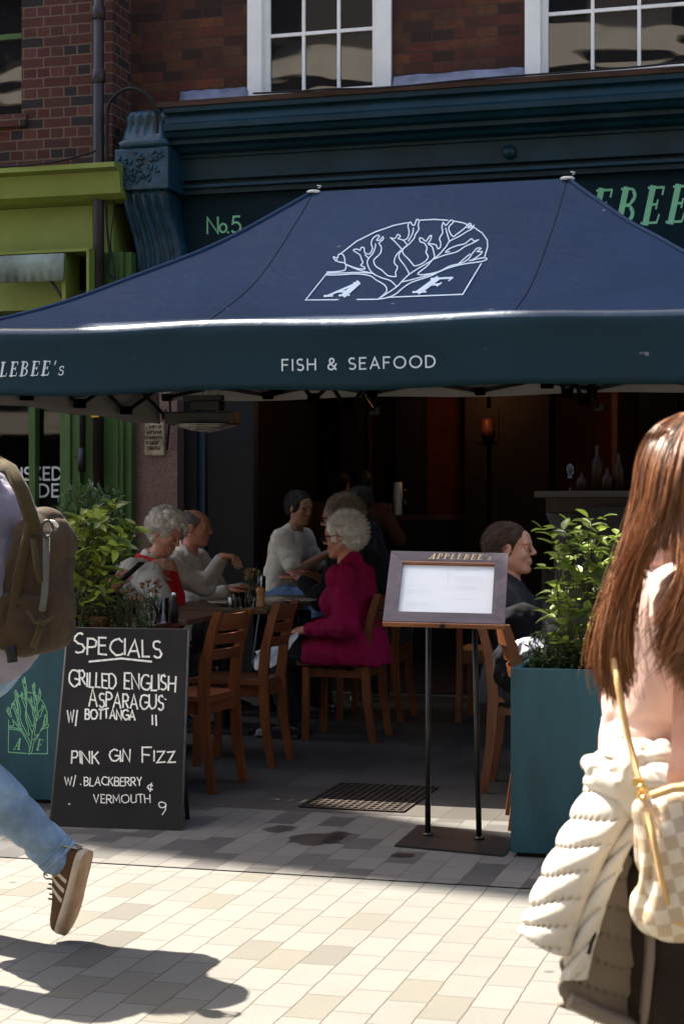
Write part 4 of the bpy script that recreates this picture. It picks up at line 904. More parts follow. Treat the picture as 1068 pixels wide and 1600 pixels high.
# ------------------------------------------------------------------ hanging heater under the canopy
he = thing('patio_heater', 'black ceiling heater with a wire dish hanging under the canopy edge', 'heater', (0, 0, 0))
hd = 9.35; hc = C(316, 654, hd); s_ = hd/FOC
mb = MB(); mb.box(hc, (110*s_, .16, 19*s_), Matrix.Rotation(YAW*.5, 3, 'Z'), bevel=.008); hb = mb.build('housing', M['iron'], he)
mb = MB(); cc = C(322, 664, hd-.02)
mb.lathe(cc, [(.17, .0), (.165, -.004), (.1, -.018), (.03, -.022), (.0, -.022), (.0, -.018), (.1, -.014), (.166, 0)], 28); mb.build('dish', M['steel'], hb)
mb = MB(); cc2 = cc-Vector((0, 0, .02))
for r_ in (.05, .10, .15): mb.tube([cc2+Vector((r_*math.cos(R(a)), r_*math.sin(R(a)), -.022+.03*r_/.15)) for a in range(0, 361, 20)], .0025, 5)
for k in range(8): a = k*math.pi/4; mb.tube([cc2+Vector((0, 0, -.024)), cc2+Vector((.16*math.cos(a), .16*math.sin(a), .012))], .002, 5)
mb.build('wire_guard', M['steel'], hb)
mb = MB(); mb.box(C(325, 634, hd), (.16, .1, .05), bevel=.006); mb.box(C(318, 622, hd), (.22, .05, .03)); mb.build('bracket', M['iron'], he)
for px in (323, 340):
    mb = MB(); p0, p1 = C(px, 645, hd), C(px, 596, hd)
    for k in range(9):
        c0 = p0.lerp(p1, k/9); c1 = p0.lerp(p1, (k+1)/9); cm = (c0+c1)/2; L = (c1-c0).length*.62
        mb.tube([cm+Vector((.007*math.cos(R(a))*(k % 2), .007*math.cos(R(a))*(1-k % 2), L*math.sin(R(a)))) for a in range(0, 361, 40)], .0028, 5)
    mb.build('chain', M['steel'], he)
# ------------------------------------------------------------------ planters
def planter(label, x0, x1, y0, y1, h):
    t = thing('planter', label, 'planter', ((x0+x1)/2, (y0+y1)/2, 0)); mb = MB(); w = .03
    lx, ly = (x1-x0)/2, (y1-y0)/2
    for a, b in (((-lx, -ly), (lx, -ly+w)), ((-lx, ly-w), (lx, ly)), ((-lx, -ly+w), (-lx+w, ly-w)), ((lx-w, -ly+w), (lx, ly-w))): mb.span((*a, .02), (*b, h), bevel=.004)
    mb.span((-lx+w, -ly+w, .03), (lx-w, ly-w, .06)); b = mb.build('box', M['planter'], t)
    mb = MB(); mb.span((-lx+.02, -ly+.02, 0), (lx-.02, ly-.02, .019)); mb.build('foot', M['black'], t)
    n = 14; rows = [[Vector((-lx+w+(2*lx-2*w)*i/n, -ly+w+(2*ly-2*w)*j/n, h-.07+rnd.uniform(-.015, .015))) for i in range(n+1)] for j in range(n+1)]
    mb = MB(); mb.loft(rows, closed=False, caps=False); mb.build('soil', M['soil'], t)
    return t, b
a = PG(-10, 1266); LPX0, LPX1, LPY0, LPY1, LPH = -4.1, -2.95, 6.98, 7.32, .722
lp, lbox = planter('tall teal planter with a mint tree emblem behind the chalkboard', LPX0, LPX1, LPY0, LPY1, LPH)
RPX0, RPX1, RPY0, RPY1, RPH = PG(797, 1340).x, -.02, 6.38, 6.82, .713
rp_, rbox_ = planter('tall plain teal planter beside the menu stand', RPX0, RPX1, RPY0, RPY1, RPH)
e0, e1 = PY(14, 1175, LPY0), PY(75, 1178, LPY0); ew = e1.x-e0.x; es = (PY(14, 1090, LPY0).z-e0.z)/.98
def emb_planter(x, y, l):
    u, v = emb_norm(x, y); return Vector((e0.x+u*ew, LPY0-.001-l, e0.z+v*es*.97))
st = [(smooth_poly(p) if 5 < i else p, 1) for i, p in enumerate(EMB)]
q = []
for pts, _ in st: q.append(([emb_norm(*p) for p in pts], .022))
q[1] = ([(0.0, .80)]+[], .022); q[2] = ([(0.005, .62), (0.005, .76)], .022)
q = [p for i, p in enumerate(q) if i not in (0, 1, 2, 3, 4, 5)]
q += [([(.48, -.015), (0, 0), (0.005, .74)], .022), ([(.015, .86), (.04, .95), (.10, 1.09), (.17, 1.2), (.26, 1.285), (.38, 1.35)], .022), ([(.48, 1.385), (.56, 1.39), (.64, 1.365), (.69, 1.34)], .022), ([(.72, 1.325), (.79, 1.28), (.87, 1.19), (.94, 1.08), (.985, .95), (1.0, .80), (1.0, .70)], .022), ([(1.0, .62), (1, 0), (.52, -.015)], .022)]
q += emblem_letters()
o = lay('emblem', q, lambda u, v, l: Vector((e0.x+u*ew, LPY0-.001-l, e0.z+v*ew*1.02)), M['pale_letter'], lbox, .001); keep(o)

# ------------------------------------------------------------------ clear wind screens standing behind the planters
def screen(label, x0, x1, y, z0, z1):
    t = thing('wind_screen', label, 'screen', ((x0+x1)/2, y, 0)); mb = MB(); mb.span((-(x1-x0)/2, -.004, z0), ((x1-x0)/2, .004, z1), bevel=.002); mb.build('clear_panel', M['screen'], t)
    mb = MB()
    for s in (-1, 1): mb.span((s*(x1-x0)/2-.03, -.02, 0), (s*(x1-x0)/2+.03, .02, z0-.001))
    mb.build('foot', M['iron'], t)
screen('clear wind screen behind the planter with the emblem', -3.75, PY(265, 900, 7.36).x, 7.36, .60, PY(265, 868, 7.36).z)
screen('clear wind screen behind the plain planter', PY(846, 900, 6.88).x, -.1, 6.88, .60, PY(846, 888, 6.88).z)

# ------------------------------------------------------------------ chalkboard
bl, br = PG(79, 1293), PG(282, 1300); tl, tr = C(107, 981, 7.52), C(293, 984, 7.42)
cb_ = thing('chalkboard', 'tall black chalkboard of handwritten specials leaning on the planter', 'sign', bl)
def B_(name, mb, m, parent=cb_): return keep(mb.build(name, m, parent))
nrm = (br-bl).cross(tl-bl).normalized()
if nrm.y > 0: nrm = -nrm
mb = MB(); mb.extrude([bl, br, tr, tl], -nrm*.018); brd = B_('board', mb, M['slate'])
bd_w = wood('worn_black_board_edge', (.05, .045, .04), (.12, .10, .085), .7, 2, 20, 0)
mb = MB()
for p, q in ((bl, tl), (tl, tr), (tr, br), (br, bl)): mb.tube([p-nrm*.009, q-nrm*.009], .0105, 4)
B_('edge_trim', mb, bd_w)
bh = homography([(79, 1293), (282, 1300), (293, 984), (107, 981)], [(0, 0), (1, 0), (1, 1), (0, 1)])
def on_board(px, py, lift):
    u, v = bh(px, py); p = (bl*(1-u)+br*u)*(1-v)+(tl*(1-u)+tr*u)*v; return p+nrm*(lift+.001)
cr = random.Random(5); chalk = []
def hand(s, px, py, h, px1, w=3.2, dy=0, sizes=None):
    st, wd = text_strokes(s, SANS, h, .20, w, 0, .035, cr, sizes); k = (px1-px)/wd
    keep(lay('chalk_lettering', [([(px+x*k, py+dy*x*k-y) for x, y in pts], ww*.8) for pts, ww in st], on_board, M['chalk'], brd, .0006, .0001))
hand('SPECIALS', 117, 1020, 25, 252, 3.6, .05, [1.2]+[1]*7); chalk.append(([(140, 1033), (190, 1028), (237, 1033)], 3.0))
hand('GRILLED', 108, 1068, 22, 182, 3.3, .1, [1.15]+[1]*6); hand('ENGLISH', 195, 1074, 23, 274, 3.4, .05)
hand('ASPARAGUS', 139, 1101, 22, 255, 3.3, .05, [1.2]+[1]*8); hand('W/', 106, 1127, 18, 122, 3.0, 0); hand('BOTTANGA', 134, 1121, 15, 211, 3.2, .02)
hand('1', 238, 1131, 15, 239.5, 3.2); hand('1', 243.5, 1132, 16, 245, 3.2)
hand('PINK', 113, 1191, 19, 155, 3.0); hand('GIN', 172, 1188, 18, 203, 3.0); hand('FIZZ', 222, 1189, 21, 275, 3.1, 0, [1.1, .8, .8, .8])
hand('W/', 102, 1225, 13, 119, 2.2); hand('BLACKBERRY', 132, 1226, 13, 222, 2.2, .0); hand('c', 231, 1234, 15, 240, 2.2)
hand('VERMOUTH', 147, 1254, 13, 235, 1.9, .0); hand('9', 248, 1270, 18, 260, 2.2)
for i in range(4): x, y = cr.uniform(100, 280), cr.uniform(1000, 1285); chalk.append(([(x, y), (x+cr.uniform(1, 3), y+1)], 1.6))
for c_ in chalk: keep(lay('chalk_mark', [c_], on_board, M['chalk'], brd, .0006, .0001))
mb = MB(); back = (bl+br)/2
for s in (.12, .88):
    p = bl.lerp(br, s); q = tl.lerp(tr, s); mb.tube([q-nrm*.03-Vector((0, 0, .05)), p+Vector((0, .26, .005))], .011, 6)
B_('rear_leg', mb, M['black'])

# ------------------------------------------------------------------ menu stand
ms_ = thing('menu_stand', 'tilted wooden menu frame on two black posts with a square base', 'menu stand', PG(705, 1318))
ml = PG(705, 1318)
def S_(name, mb, m, parent=ms_): return keep(mb.build(name, m, parent))
q4 = [PG(616, 1325), PG(786, 1341), PG(796, 1324), PG(653, 1293)]
q4[2] = q4[1]+(q4[3]-q4[0])
mb = MB(); mb.extrude([p+Vector((0, 0, .002)) for p in q4], (0, 0, .010)); S_('base_plate', mb, M['iron'])
f0, f1, f2, f3 = C(598, 976, 6.62), C(790, 981, 6.56), C(808, 869, 6.83), C(627, 868, 6.89)   # front-left, front-right, back-right, back-left
ex = (f1-f0).normalized(); W_ = ((f1-f0).length+(f2-f3).length)/2; ey = (f3-f0); ey = (ey-ex*ey.dot(ex)).normalized(); H_ = (((f3-f0).length+(f2-f1).length)/2); nz = ex.cross(ey).normalized(); th = .022
rotm = Matrix((ex, ey, nz)).transposed()
fm0 = f0.copy()
def F_(u, v, w=0): return fm0+ex*u+ey*v+nz*w
for px, py in ((668, 1310), (748, 1316)):
    g0 = PG(px, py); px2 = 669 if px < 700 else 741; tp = C(px2, 978, (g0-Vector((0, 0, 0))).dot(Vector((-SN, CS, 0))))
    u = (tp-fm0).dot(ex); v = (tp-fm0).dot(ey); e = tp+(tp-g0).normalized()*.10
    mb = MB(); mb.tube([g0+Vector((0, 0, .012)), tp.lerp(e, .6)], .0135, 4); S_('post', mb, M['iron'])
    mb = MB(); mb.lathe(g0+Vector((0, 0, .012)), [(.022, 0), (.022, .008), (.014, .012)], 12); S_('post_foot', mb, M['iron'])
fw = .052
frm = MB()
def mitre(a, b, c, d, m): frm.extrude([F_(*a, 0), F_(*b, 0), F_(*c, 0), F_(*d, 0)], nz*th, m)
g_ = .0008
mitre((g_, 0), (W_-g_, 0), (W_-fw-g_, fw), (fw+g_, fw), 0); mitre((fw+g_, H_-fw), (W_-fw-g_, H_-fw), (W_-g_, H_), (g_, H_), 0)
mitre((0, g_), (fw, fw+g_), (fw, H_-fw-g_), (0, H_-g_), 1); mitre((W_-fw, fw+g_), (W_, g_), (W_, H_-g_), (W_-fw, H_-fw-g_), 1)
frame_ = S_('frame', frm, [M['wood_frame'], M['wood_frame_v']])
mb = MB(); mb.box(F_(W_/2, -.004, th/2-.002), (W_, .007, th), rotm, bevel=.002); S_('front_edge', mb, M['wood_edge'])
mb = MB(); mb.box(F_(W_/2, H_-fw-.005, .012), (W_-2*fw, .009, .018), rotm); S_('inner_edge', mb, M['wood_edge'])
mb = MB(); mb.box(F_(W_/2, H_/2, -.006), (W_-.02, H_-.02, .010), rotm); S_('backing', mb, M['black'])
mb = MB(); mb.box(F_(W_/2, H_/2, .004), (W_-2*fw-.001, H_-2*fw-.001, .003), rotm); pap = S_('menu_paper', mb, M['paper'])
mb = MB(); mb.lathe(F_(W_*.49, -.008, th/2), [(.0, -.003), (.011, -.003), (.011, .004), (.004, .006), (0, .006)], 12, rot=Matrix((ex, nz, -ey)).transposed()); S_('lock', mb, M['black'])
ink = [([(W_/2, fw+.002), (W_/2+.003, H_-fw-.012)], .0012)]
mr = random.Random(3)
for col in (0, 1):
    for r_ in range(17):
        v = H_-fw-.03-r_*.0135
        if v < fw+.02 or mr.random() < .7: continue
        u = fw+.03+col*(W_/2-fw); L = mr.uniform(.05, .12); ink.append(([(u, v), (u+L, v)], .0016))
o = lay('printed_lines', ink, lambda u, v, l: F_(u, v, .0056+l), M['paper_ink'], pap, .0004); keep(o)
st, w = text_strokes("APPLEBEE's", SERIF, .030, .22, None, .22); k = .245/w
o = lay('name_lettering', [([(W_*.33+x*k, H_-fw+.010+y) for x, y in p], ww) for p, ww in st], lambda u, v, l: F_(u, v, th+l), M['gold_letter'], frame_, .0008); keep(o)

# ------------------------------------------------------------------ plants
def leaf(mb, base, d, up, L, W, m=0, droop=.25):
    d = Vector(d).normalized(); s = d.cross(Vector(up)); s = s.normalized() if s.length > 1e-4 else d.orthogonal().normalized(); n = s.cross(d).normalized()
    base = Vector(base); vs = []
    for t, w in ((0, .08), (.22, .75), (.5, 1), (.78, .66), (1, .04)):
        c = base+d*L*t-n*droop*L*t*t; vs += [c-s*W/2*w+n*.12*W*w, c-n*.06*W, c+s*W/2*w+n*.12*W*w]
    mb.add(vs, [[3*i+j, 3*i+j+1, 3*i+j+4, 3*i+j+3] for i in range(4) for j in (0, 1)], m, True)
def rv(r_): 
    while True:
        v = Vector((r_.uniform(-1, 1), r_.uniform(-1, 1), r_.uniform(-1, 1)))
        if .05 < v.length < 1: return v.normalized()
def whorl(mb, p, axis, L, W, n, r_, spread=.9):
    a = Vector(axis).normalized(); o = a.orthogonal().normalized(); b = a.cross(o); ph = r_.uniform(0, 6)
    for k in range(n):
        th = ph+2.4*k; d = a*(.25+r_.uniform(-.1, .5))+(o*math.cos(th)+b*math.sin(th))*spread
        leaf(mb, p-a*.01*k, d, a, L*r_.uniform(.7, 1.15), W*r_.uniform(.8, 1.1), 0, r_.uniform(.1, .4))
def sprig(st, lf, p0, p1, r0, r_, leaves, L, W, sag=.0, compound=False):
    mid = p0.lerp(p1, .5)+rv(r_)*.04*(p1-p0).length*2; pts = [p0.lerp(mid, t*2) if t < .5 else mid.lerp(p1, t*2-1) for t in (0, .25, .5, .75, 1)]
    st.tube(pts, [r0, r0*.85, r0*.7, r0*.55, r0*.4], 6)
    for k in range(leaves):
        t = .25+.75*k/max(1, leaves-1); i = min(3, int(t*4)); p = pts[i].lerp(pts[i+1], t*4-i); d = (pts[i+1]-pts[i]).normalized(); sd_ = d.cross(rv(r_)).normalized()
        if compound:
            q = p+(sd_+d*.4+Vector((0, 0, .2)))*.05; st.tube([p, q], .0012, 4)
            for a in (0, 1, -1): dd = (q-p).normalized(); s2 = dd.cross(Vector((0, 0, 1))); s2 = s2.normalized() if s2.length > .01 else dd.orthogonal(); leaf(lf, q-(q-p)*.25*abs(a), dd*(1 if a == 0 else .35)+s2*a*.9, Vector((0, 0, 1))+rv(r_)*.4, L*r_.uniform(.8, 1.15), W*r_.uniform(.85, 1.1), 0, r_.uniform(.05, .35))
        else: leaf(lf, p, sd_*.9+d*.6+Vector((0, 0, .15)), Vector((0, 0, 1))+rv(r_)*.5, L*r_.uniform(.7, 1.15), W*r_.uniform(.8, 1.1), 0, r_.uniform(.1, .4))
    return pts[-1], (pts[-1]-pts[-2]).normalized()
# left shrub: whorls of yellow-green oval leaves
pr = random.Random(11); Y_ = 7.12
t = thing('shrub', 'bushy shrub of yellow green oval leaves in the emblem planter', 'plant', (-3.35, Y_, LPH-.07)); st, lf = MB(), MB()
def rel(o, t): keep(o); return o
tips = [(128, 800), (150, 792), (178, 778), (200, 815), (110, 815), (165, 838), (140, 845), (120, 862), (185, 845), (150, 870), (140, 898), (125, 830), (210, 818), (172, 818), (158, 856), (135, 810), (105, 850), (190, 830), (115, 880), (160, 880)]
root = Vector((-3.35, Y_, LPH-.08))
for (px, py) in tips:
    p1 = PY(px, py+6, Y_+pr.uniform(-.14, .08)); p0 = root+Vector((pr.uniform(-.12, .12), pr.uniform(-.08, .08), 0)); e, d = sprig(st, lf, p0, p1, .006, pr, 7, .066, .034)
    whorl(lf, e, d+Vector((0, -.2, .4)), .088, .042, 6, pr)
for k in range(22): p1 = PY(pr.gauss(148, 30), pr.gauss(868, 38), Y_+pr.uniform(-.1, .16)); whorl(lf, p1, rv(pr)+Vector((0, 0, .6)), .064, .033, 5, pr); st.tube([root.lerp(p1, .6)+rv(pr)*.03, p1], .002, 4)
rel(st.build('stems', M['bark'], t), t); rel(lf.build('foliage', M['leaf'], t), t)
# darker evergreen behind it
t = thing('shrub', 'dark feathery evergreen behind the yellow green shrub', 'plant', (-3.45, 7.5, 0)); st, lf = MB(), MB(); root = PY(140, 1000, 7.62); root.z = .72
mb = MB(); mb.lathe((root.x, root.y, 0), [(.13, 0), (.17, .7), (.175, .72), (.155, .72), (.15, .68), (0, .68)], 20); rel(mb.build('pot', M['black'], t), t)
for k in range(110):
    p1 = PY(pr.gauss(140, 27), pr.uniform(757, 850), 7.55+pr.uniform(-.18, .12)); p0 = root.lerp(p1, .55)+rv(pr)*.03; st.tube([root, p0, p1], [.004, .003, .001], 4)
    d = (p1-p0).normalized()
    for j in range(16): s = rv(pr); leaf(lf, p0.lerp(p1, .35+j/24), d*.7+s*.7, rv(pr), .05, .011, 0, .1)
rel(st.build('stems', M['bark'], t), t); rel(lf.build('foliage', M['leaf_dark'], t), t)
# low trailing ground cover at the foot of both
for (lab, px0, px1, py0, py1, Yc, zz, n, name) in (('low fine leaved plant at the soil of the emblem planter', 95, 235, 905, 985, 7.12, LPH-.06, 150, 'low_plant'), ('low sprawling plant at the soil of the plain planter', 825, 945, 985, 1035, 6.6, RPH-.06, 120, 'low_plant')):
    b0 = PY((px0+px1)/2, 1000, Yc); t = thing(name, lab, 'plant', (b0.x, Yc, zz)); st, lf = MB(), MB()
    for k in range(n):
        p1 = PY(pr.uniform(px0, px1), pr.uniform(py0, py1), Yc+pr.uniform(-.12, .1)); p0 = Vector((p1.x+pr.uniform(-.05, .05), Yc+pr.uniform(-.08, .08), zz)); sprig(st, lf, p0, p1, .0025, pr, 9, .028, .012)
    rel(st.build('stems', M['bark'], t), t); rel(lf.build('foliage', M['leaf_dark'], t), t)
# right plant: long rose-like stems with leaflets
Y_ = 6.6; t = thing('rose_plant', 'leggy rose plant with leaflets in sun over the plain planter', 'plant', (RPX0+.5, Y_, RPH-.07)); st, lf = MB(), MB(); root = Vector((PY(905, 1000, Y_).x, Y_, RPH-.08))
for (px, py) in ((862, 838), (880, 828), (905, 832), (920, 818), (935, 826), (948, 845), (870, 862), (890, 852), (912, 856), (930, 862), (955, 870), (880, 880), (860, 925), (862, 955), (900, 900), (925, 895), (945, 905), (890, 935), (915, 950), (935, 960), (900, 975), (955, 930), (965, 850), (975, 880)):
    p1 = PY(px, py, Y_+pr.uniform(-.12, .12)); p0 = root+Vector((pr.uniform(-.08, .1), pr.uniform(-.08, .08), 0)); e, d = sprig(st, lf, p0, p1, .004, pr, 4 if py < 900 else 3, .056, .032, compound=True)
    whorl(lf, e, d+Vector((0, -.1, .3)), .072, .036, 4, pr)
for k in range(14): p1 = PY(pr.gauss(912, 32), pr.uniform(840, 990), Y_+pr.uniform(-.14, .14)); whorl(lf, p1, rv(pr)+Vector((0, 0, .5)), .055, .028, 4, pr); st.tube([Vector((root.x*.6+p1.x*.4, p1.y, p1.z-.12)), p1], .0018, 4)
rel(st.build('stems', M['bark'], t), t); rel(lf.build('foliage', M['leaf_rose'], t), t)
fp = thing('flower_pot', 'small brown clay pot among the low plant in the emblem planter', 'pot', PY(157, 985, 7.1)); mb = MB(); mb.lathe((0, 0, -.03), [(.035, 0), (.045, .075), (.05, .08), (.05, .095), (.042, .095), (.04, .07), (0, .07)], 18); mb.build('clay', mat('brown_clay', (.12, .05, .02), .7, .2), fp)
# ------------------------------------------------------------------ dining chairs
def make_chair():
    t = thing('dining_chair', 'x', 'chair', (0, 0, 0), 0, 'wooden dining chairs under the canopy')
    W, D, SH, BH = .40, .40, .45, .84
    for s in (-1, 1):
        mb = MB(); y = s*(W/2-.02)
        mb.loft([[Vector((D/2-.04+a*.018+(z < .2)*.004, y+b*.018, z)) for a, b in ((-1, -1), (1, -1), (1, 1), (-1, 1))] for z in (0, .2, SH-.03)], smooth=False); mb.build('leg', M['wood_chair'], t)
        mb = MB(); rings = []
        for z, x, hw in ((0, -.235, .016), (.22, -.20, .02), (SH, -.185, .023), (.62, -.20, .021), (.76, -.235, .019), (BH, -.262, .017)): rings.append([Vector((x+a*hw*1.1, y+b*.016, z)) for a, b in ((-1, -1), (1, -1), (1, 1), (-1, 1))])
        mb.loft(rings, smooth=False); mb.build('back_post', M['wood_chair'], t)
    n = 10; top, bot = [], []
    for i in range(n+1):
        u = i/n; row = []
        for j in range(9): v = -1+2*j/8; row.append(Vector((-D/2+.02+(D-.01)*u, v*(W/2+.008*u), SH-.012*(1-v*v)*(1-abs(u-.45))+.004*u)))
        top.append(row); bot.append([p-Vector((0, 0, .024)) for p in row])
    mb = MB(); rings = [r_+b_[::-1] for r_, b_ in zip(top, bot)]; mb.loft(rings, smooth=False); mb.build('seat', M['wood_chair_d'], t)
    mb = MB()
    for s in (-1, 1): mb.span((-.17, s*(W/2-.032)-.009, SH-.085), (D/2-.06, s*(W/2-.032)+.009, SH-.026))
    mb.span((D/2-.05, -W/2+.04, SH-.085), (D/2-.032, W/2-.04, SH-.026)); mb.span((-.195, -W/2+.038, SH-.085), (-.177, W/2-.038, SH-.026)); mb.build('seat_frame', M['wood_chair_d'], t)
    for z, hh, xo in ((.79, .038, -.246), (.712, .024, -.222), (.64, .024, -.205)):
        mb = MB(); rings = []
        for i in range(11):
            v = -1+.2*i; x = xo-.03*(1-v*v); rings.append([Vector((x+a, v*(W/2-.03), z+b*hh)) for a, b in ((-.009, -1), (.009, -1), (.009-.008, 1), (-.009-.008, 1))])
        mb.loft(rings, smooth=False); mb.build('back_slat', M['wood_chair_d'], t)
    return t
chair0 = make_chair(); used = []
def chair(x, y, rz, label):
    c = chair0 if not used else copy_tree(chair0); used.append(c); c.location = (x, y, 0); c.rotation_euler = (0, 0, rz); c['label'] = label; return c
chair(-2.93, 7.62, R(176), 'empty orange brown wooden chair with slatted back, the nearest beside the chalkboard')
chair(-2.93, 8.40, R(183), 'empty wooden chair with a white napkin on its seat, behind the nearest empty chair')
chair(-2.68, 9.50, R(180), 'wooden chair under the woman in the magenta jacket')
chair(-2.75, 10.45, R(180), 'dark wooden chair under the woman with black glasses behind the magenta jacket')
chair(-4.15, 9.72, R(5), 'wooden chair under the curly haired woman with the red scarf')
chair(-4.15, 10.55, R(5), 'wooden chair under the balding man in the cream jacket')
chair(-1.30, 7.98, R(4), 'wooden chair under the man in profile behind the menu stand')
chair(-1.04, 7.14, R(12), 'empty wooden chair tucked beside the plain planter')
chair(-2.00, 10.6, R(90), 'dim wooden chair standing in shadow behind the menu stand')
chair(-4.1, 8.55, R(0), 'wooden chair under the person holding a phone behind the shrub')
# ------------------------------------------------------------------ tables
def make_table():
    t = thing('dining_table', 'x', 'table', (0, 0, 0), 0, 'dark wooden dining tables'); W = .37
    mb = MB(); mb.span((-W, -W, .718), (W, W, .748), bevel=.006); mb.build('table_top', M['wood_table'], t)
    mb = MB(); mb.lathe((0, 0, .03), [(.03, 0), (.03, .66), (.06, .68), (.06, .687)], 12); mb.build('pedestal', M['iron'], t)
    mb = MB(); mb.span((-.2, -.2, 0), (.2, .2, .028), bevel=.006); mb.build('base', M['iron'], t); return t
t0 = make_table(); tu = []
def table(x, y, label):
    c = t0 if not tu else copy_tree(t0); tu.append(c); c.location = (x, y, 0); c['label'] = label
table(-3.52, 7.78, 'dark wooden table beside the nearest empty chair, behind the chalkboard')
table(-3.52, 8.62, 'dark wooden table with small glasses and a flower vase behind the wind screen')
table(-3.42, 9.62, 'dark wooden table with plates and a pepper mill before the magenta jacket')
table(-3.42, 10.5, 'dark wooden table crowded with glasses and a green bottle further back')
table(-.72, 7.85, 'dark wooden table hidden partly behind the rose plant')
TZ = .748
# ------------------------------------------------------------------ things on the tables
def on(px, py, z=TZ): return PG(px, py, z)
def lathe_thing(name, label, cat, part, prof, m, loc, group=None, n=18, extra=()):
    t = thing(name, label, cat, loc, 0, group); mb = MB(); mb.lathe((0, 0, 0), prof, n); mb.build(part, m, t)
    for pn, pp, pm in extra: mb = MB(); mb.lathe((0, 0, 0), pp, n); mb.build(pn, pm, t)
    return t
plate = [(.0, .003), (.06, .003), (.075, .007), (.12, .02), (.128, .024), (.124, .026), (.07, .011), (.0, .009)]
food = mat('grilled_food', (.22, .18, .05), .6, .3, var=.7, vs=40, bst=.5)
lathe_thing('dinner_plate', 'white plate with scraps of food beside the curly haired woman', 'plate', 'plate', plate, M['china'], on(358, 946), None, 28, [('food', [(0, .012), (.05, .014), (.045, .026), (.02, .03), (0, .03)], food)])
lathe_thing('dinner_plate', 'white plate with crossed cutlery before the woman in magenta', 'plate', 'plate', plate, M['china'], on(462, 943), None, 28)
lathe_thing('bowl', 'small pale bowl beside the pepper mill', 'bowl', 'bowl', [(.0, .003), (.04, .003), (.06, .03), (.075, .05), (.071, .05), (.05, .02), (0, .014)], M['china'], on(427, 947), None, 24)
lathe_thing('sauce_pot', 'small white sauce pot on the edge of the food plate', 'pot', 'pot', [(.0, .0), (.022, 0), (.026, .045), (.023, .045), (.02, .008), (0, .008)], M['china'], on(352, 948)+Vector((.05, -.02, .012)), None, 14)
fk = thing('fork', 'steel fork lying across the plate before the woman in magenta', 'cutlery', on(462, 943)+Vector((-.02, 0, .026))); mb = MB(); mb.box((0, 0, .004), (.16, .012, .003)); mb.box((.1, 0, .005), (.05, .022, .003)); mb.build('blade', M['steel'], fk)
def tumbler(label, loc, h=.09, r=.036, fill=None, g=None):
    ex = [('drink', [(0, .012), (r*.86, .012), (r*.9, h*.55), (0, h*.55)], fill)] if fill else []
    return lathe_thing('tumbler', label, 'glass', 'glass', [(0, 0), (r*.9, 0), (r, h), (r*.93, h), (r*.82, .01), (0, .01)], M['clear'], loc, g, 16, ex)
tumbler('short water glass between the food plate and the pepper mill', on(372, 950), .09, .04)
tumbler('tall empty tumbler behind the pepper mill', on(408, 925), .11, .033)
tumbler('tumbler of orange juice among the crowd of glasses', on(476, 892)+Vector((0, 0, 0)), .12, .033, M['orange'])
tumbler('clear tumbler left of the orange juice', on(459, 905), .12, .03)
tumbler('second clear tumbler near the white shirt woman', on(467, 915), .10, .034)
tumbler('clear tumbler at the dark table edge below the white shirt woman', on(445, 915), .09, .034)
tumbler('clear tumbler on the near table behind the wind screen edge', on(255, 972), .12, .03)
def wine_glass(label, loc, fill=None):
    ex = [('wine', [(0, .105), (.03, .115), (.036, .145), (0, .145)], fill)] if fill else []
    return lathe_thing('wine_glass', label, 'glass', 'glass', [(0, 0), (.035, .001), (.033, .005), (.005, .009), (.004, .09), (.028, .105), (.04, .145), (.034, .2), (.032, .2), (.038, .145), (.026, .108), (0, .098)], M['clear'], loc, None, 18, ex)
wine_glass('glass of red wine beside the green bottle', on(497, 898), M['wine']); wine_glass('empty stemmed glass in front of the green bottle', on(482, 905))
wine_glass('stemmed glass behind the food plate near the balding man', on(400, 912))
lathe_thing('wine_bottle', 'tall bottle with a pale foil neck on the far table', 'bottle', 'glass', [(0, 0), (.036, 0), (.037, .19), (.03, .22), (.014, .25), (.013, .30), (0, .30)], M['bottle'], on(487, 900)+Vector((.0, .3, 0)), None, 18, [('foil', [(.0145, .255), (.0155, .262), (.0155, .318), (0, .32)], M['lead'])])
pm = thing('pepper_mill', 'turned wooden pepper mill beside the pale bowl', 'pepper mill', on(407, 950)); mb = MB()
mb.lathe((0, 0, 0), [(0, 0), (.027, 0), (.028, .02), (.022, .04), (.024, .065), (.019, .075), (.027, .09), (.027, .108), (.018, .12), (0, .122)], 18); mb.build('body', wood('pale_turned_wood', (.34, .15, .05), (.52, .26, .1), .4, 2, 20), pm)
mb = MB(); mb.tube([(0, 0, .12), (0, 0, .19)], .0025, 6); mb.tube([(.008, 0, .12), (.009, 0, .2)], .002, 5); mb.build('spindle', M['steel'], pm)
def posy(label, loc, cols, n, h):
    t = thing('flower_vase', label, 'vase', loc); mb = MB(); mb.lathe((0, 0, 0), [(0, 0), (.028, 0), (.03, .06), (.018, .09), (.02, .1), (.016, .1), (.025, .06), (0, .01)], 14); mb.build('vase', M['clear'], t)
    st, fl = MB(), MB(); r_ = random.Random(len(label))
    for k in range(n):
        p = Vector((r_.uniform(-.045, .045), r_.uniform(-.045, .045), h*r_.uniform(.75, 1.05))); st.tube([(0, 0, .02), (p.x*.3, p.y*.3, .1), p], .0016, 5)
        for j in range(9): leaf(fl, p, rv(r_)+Vector((0, 0, .3)), rv(r_), .022, .016, 0, .3)
        for j in range(5): leaf(st, Vector((p.x*.5, p.y*.5, h*.6)), rv(r_), rv(r_), .03, .008, 0, .2)
    st.build('stems', M['leaf_dark'], t); fl.build('blossoms', cols, t)
posy('small vase of pinkish buds on the table behind the wind screen', on(237, 975), leaf_mat('dusty_pink_petal', (.30, .16, .10), (.5, .3, .2)), 7, .2)
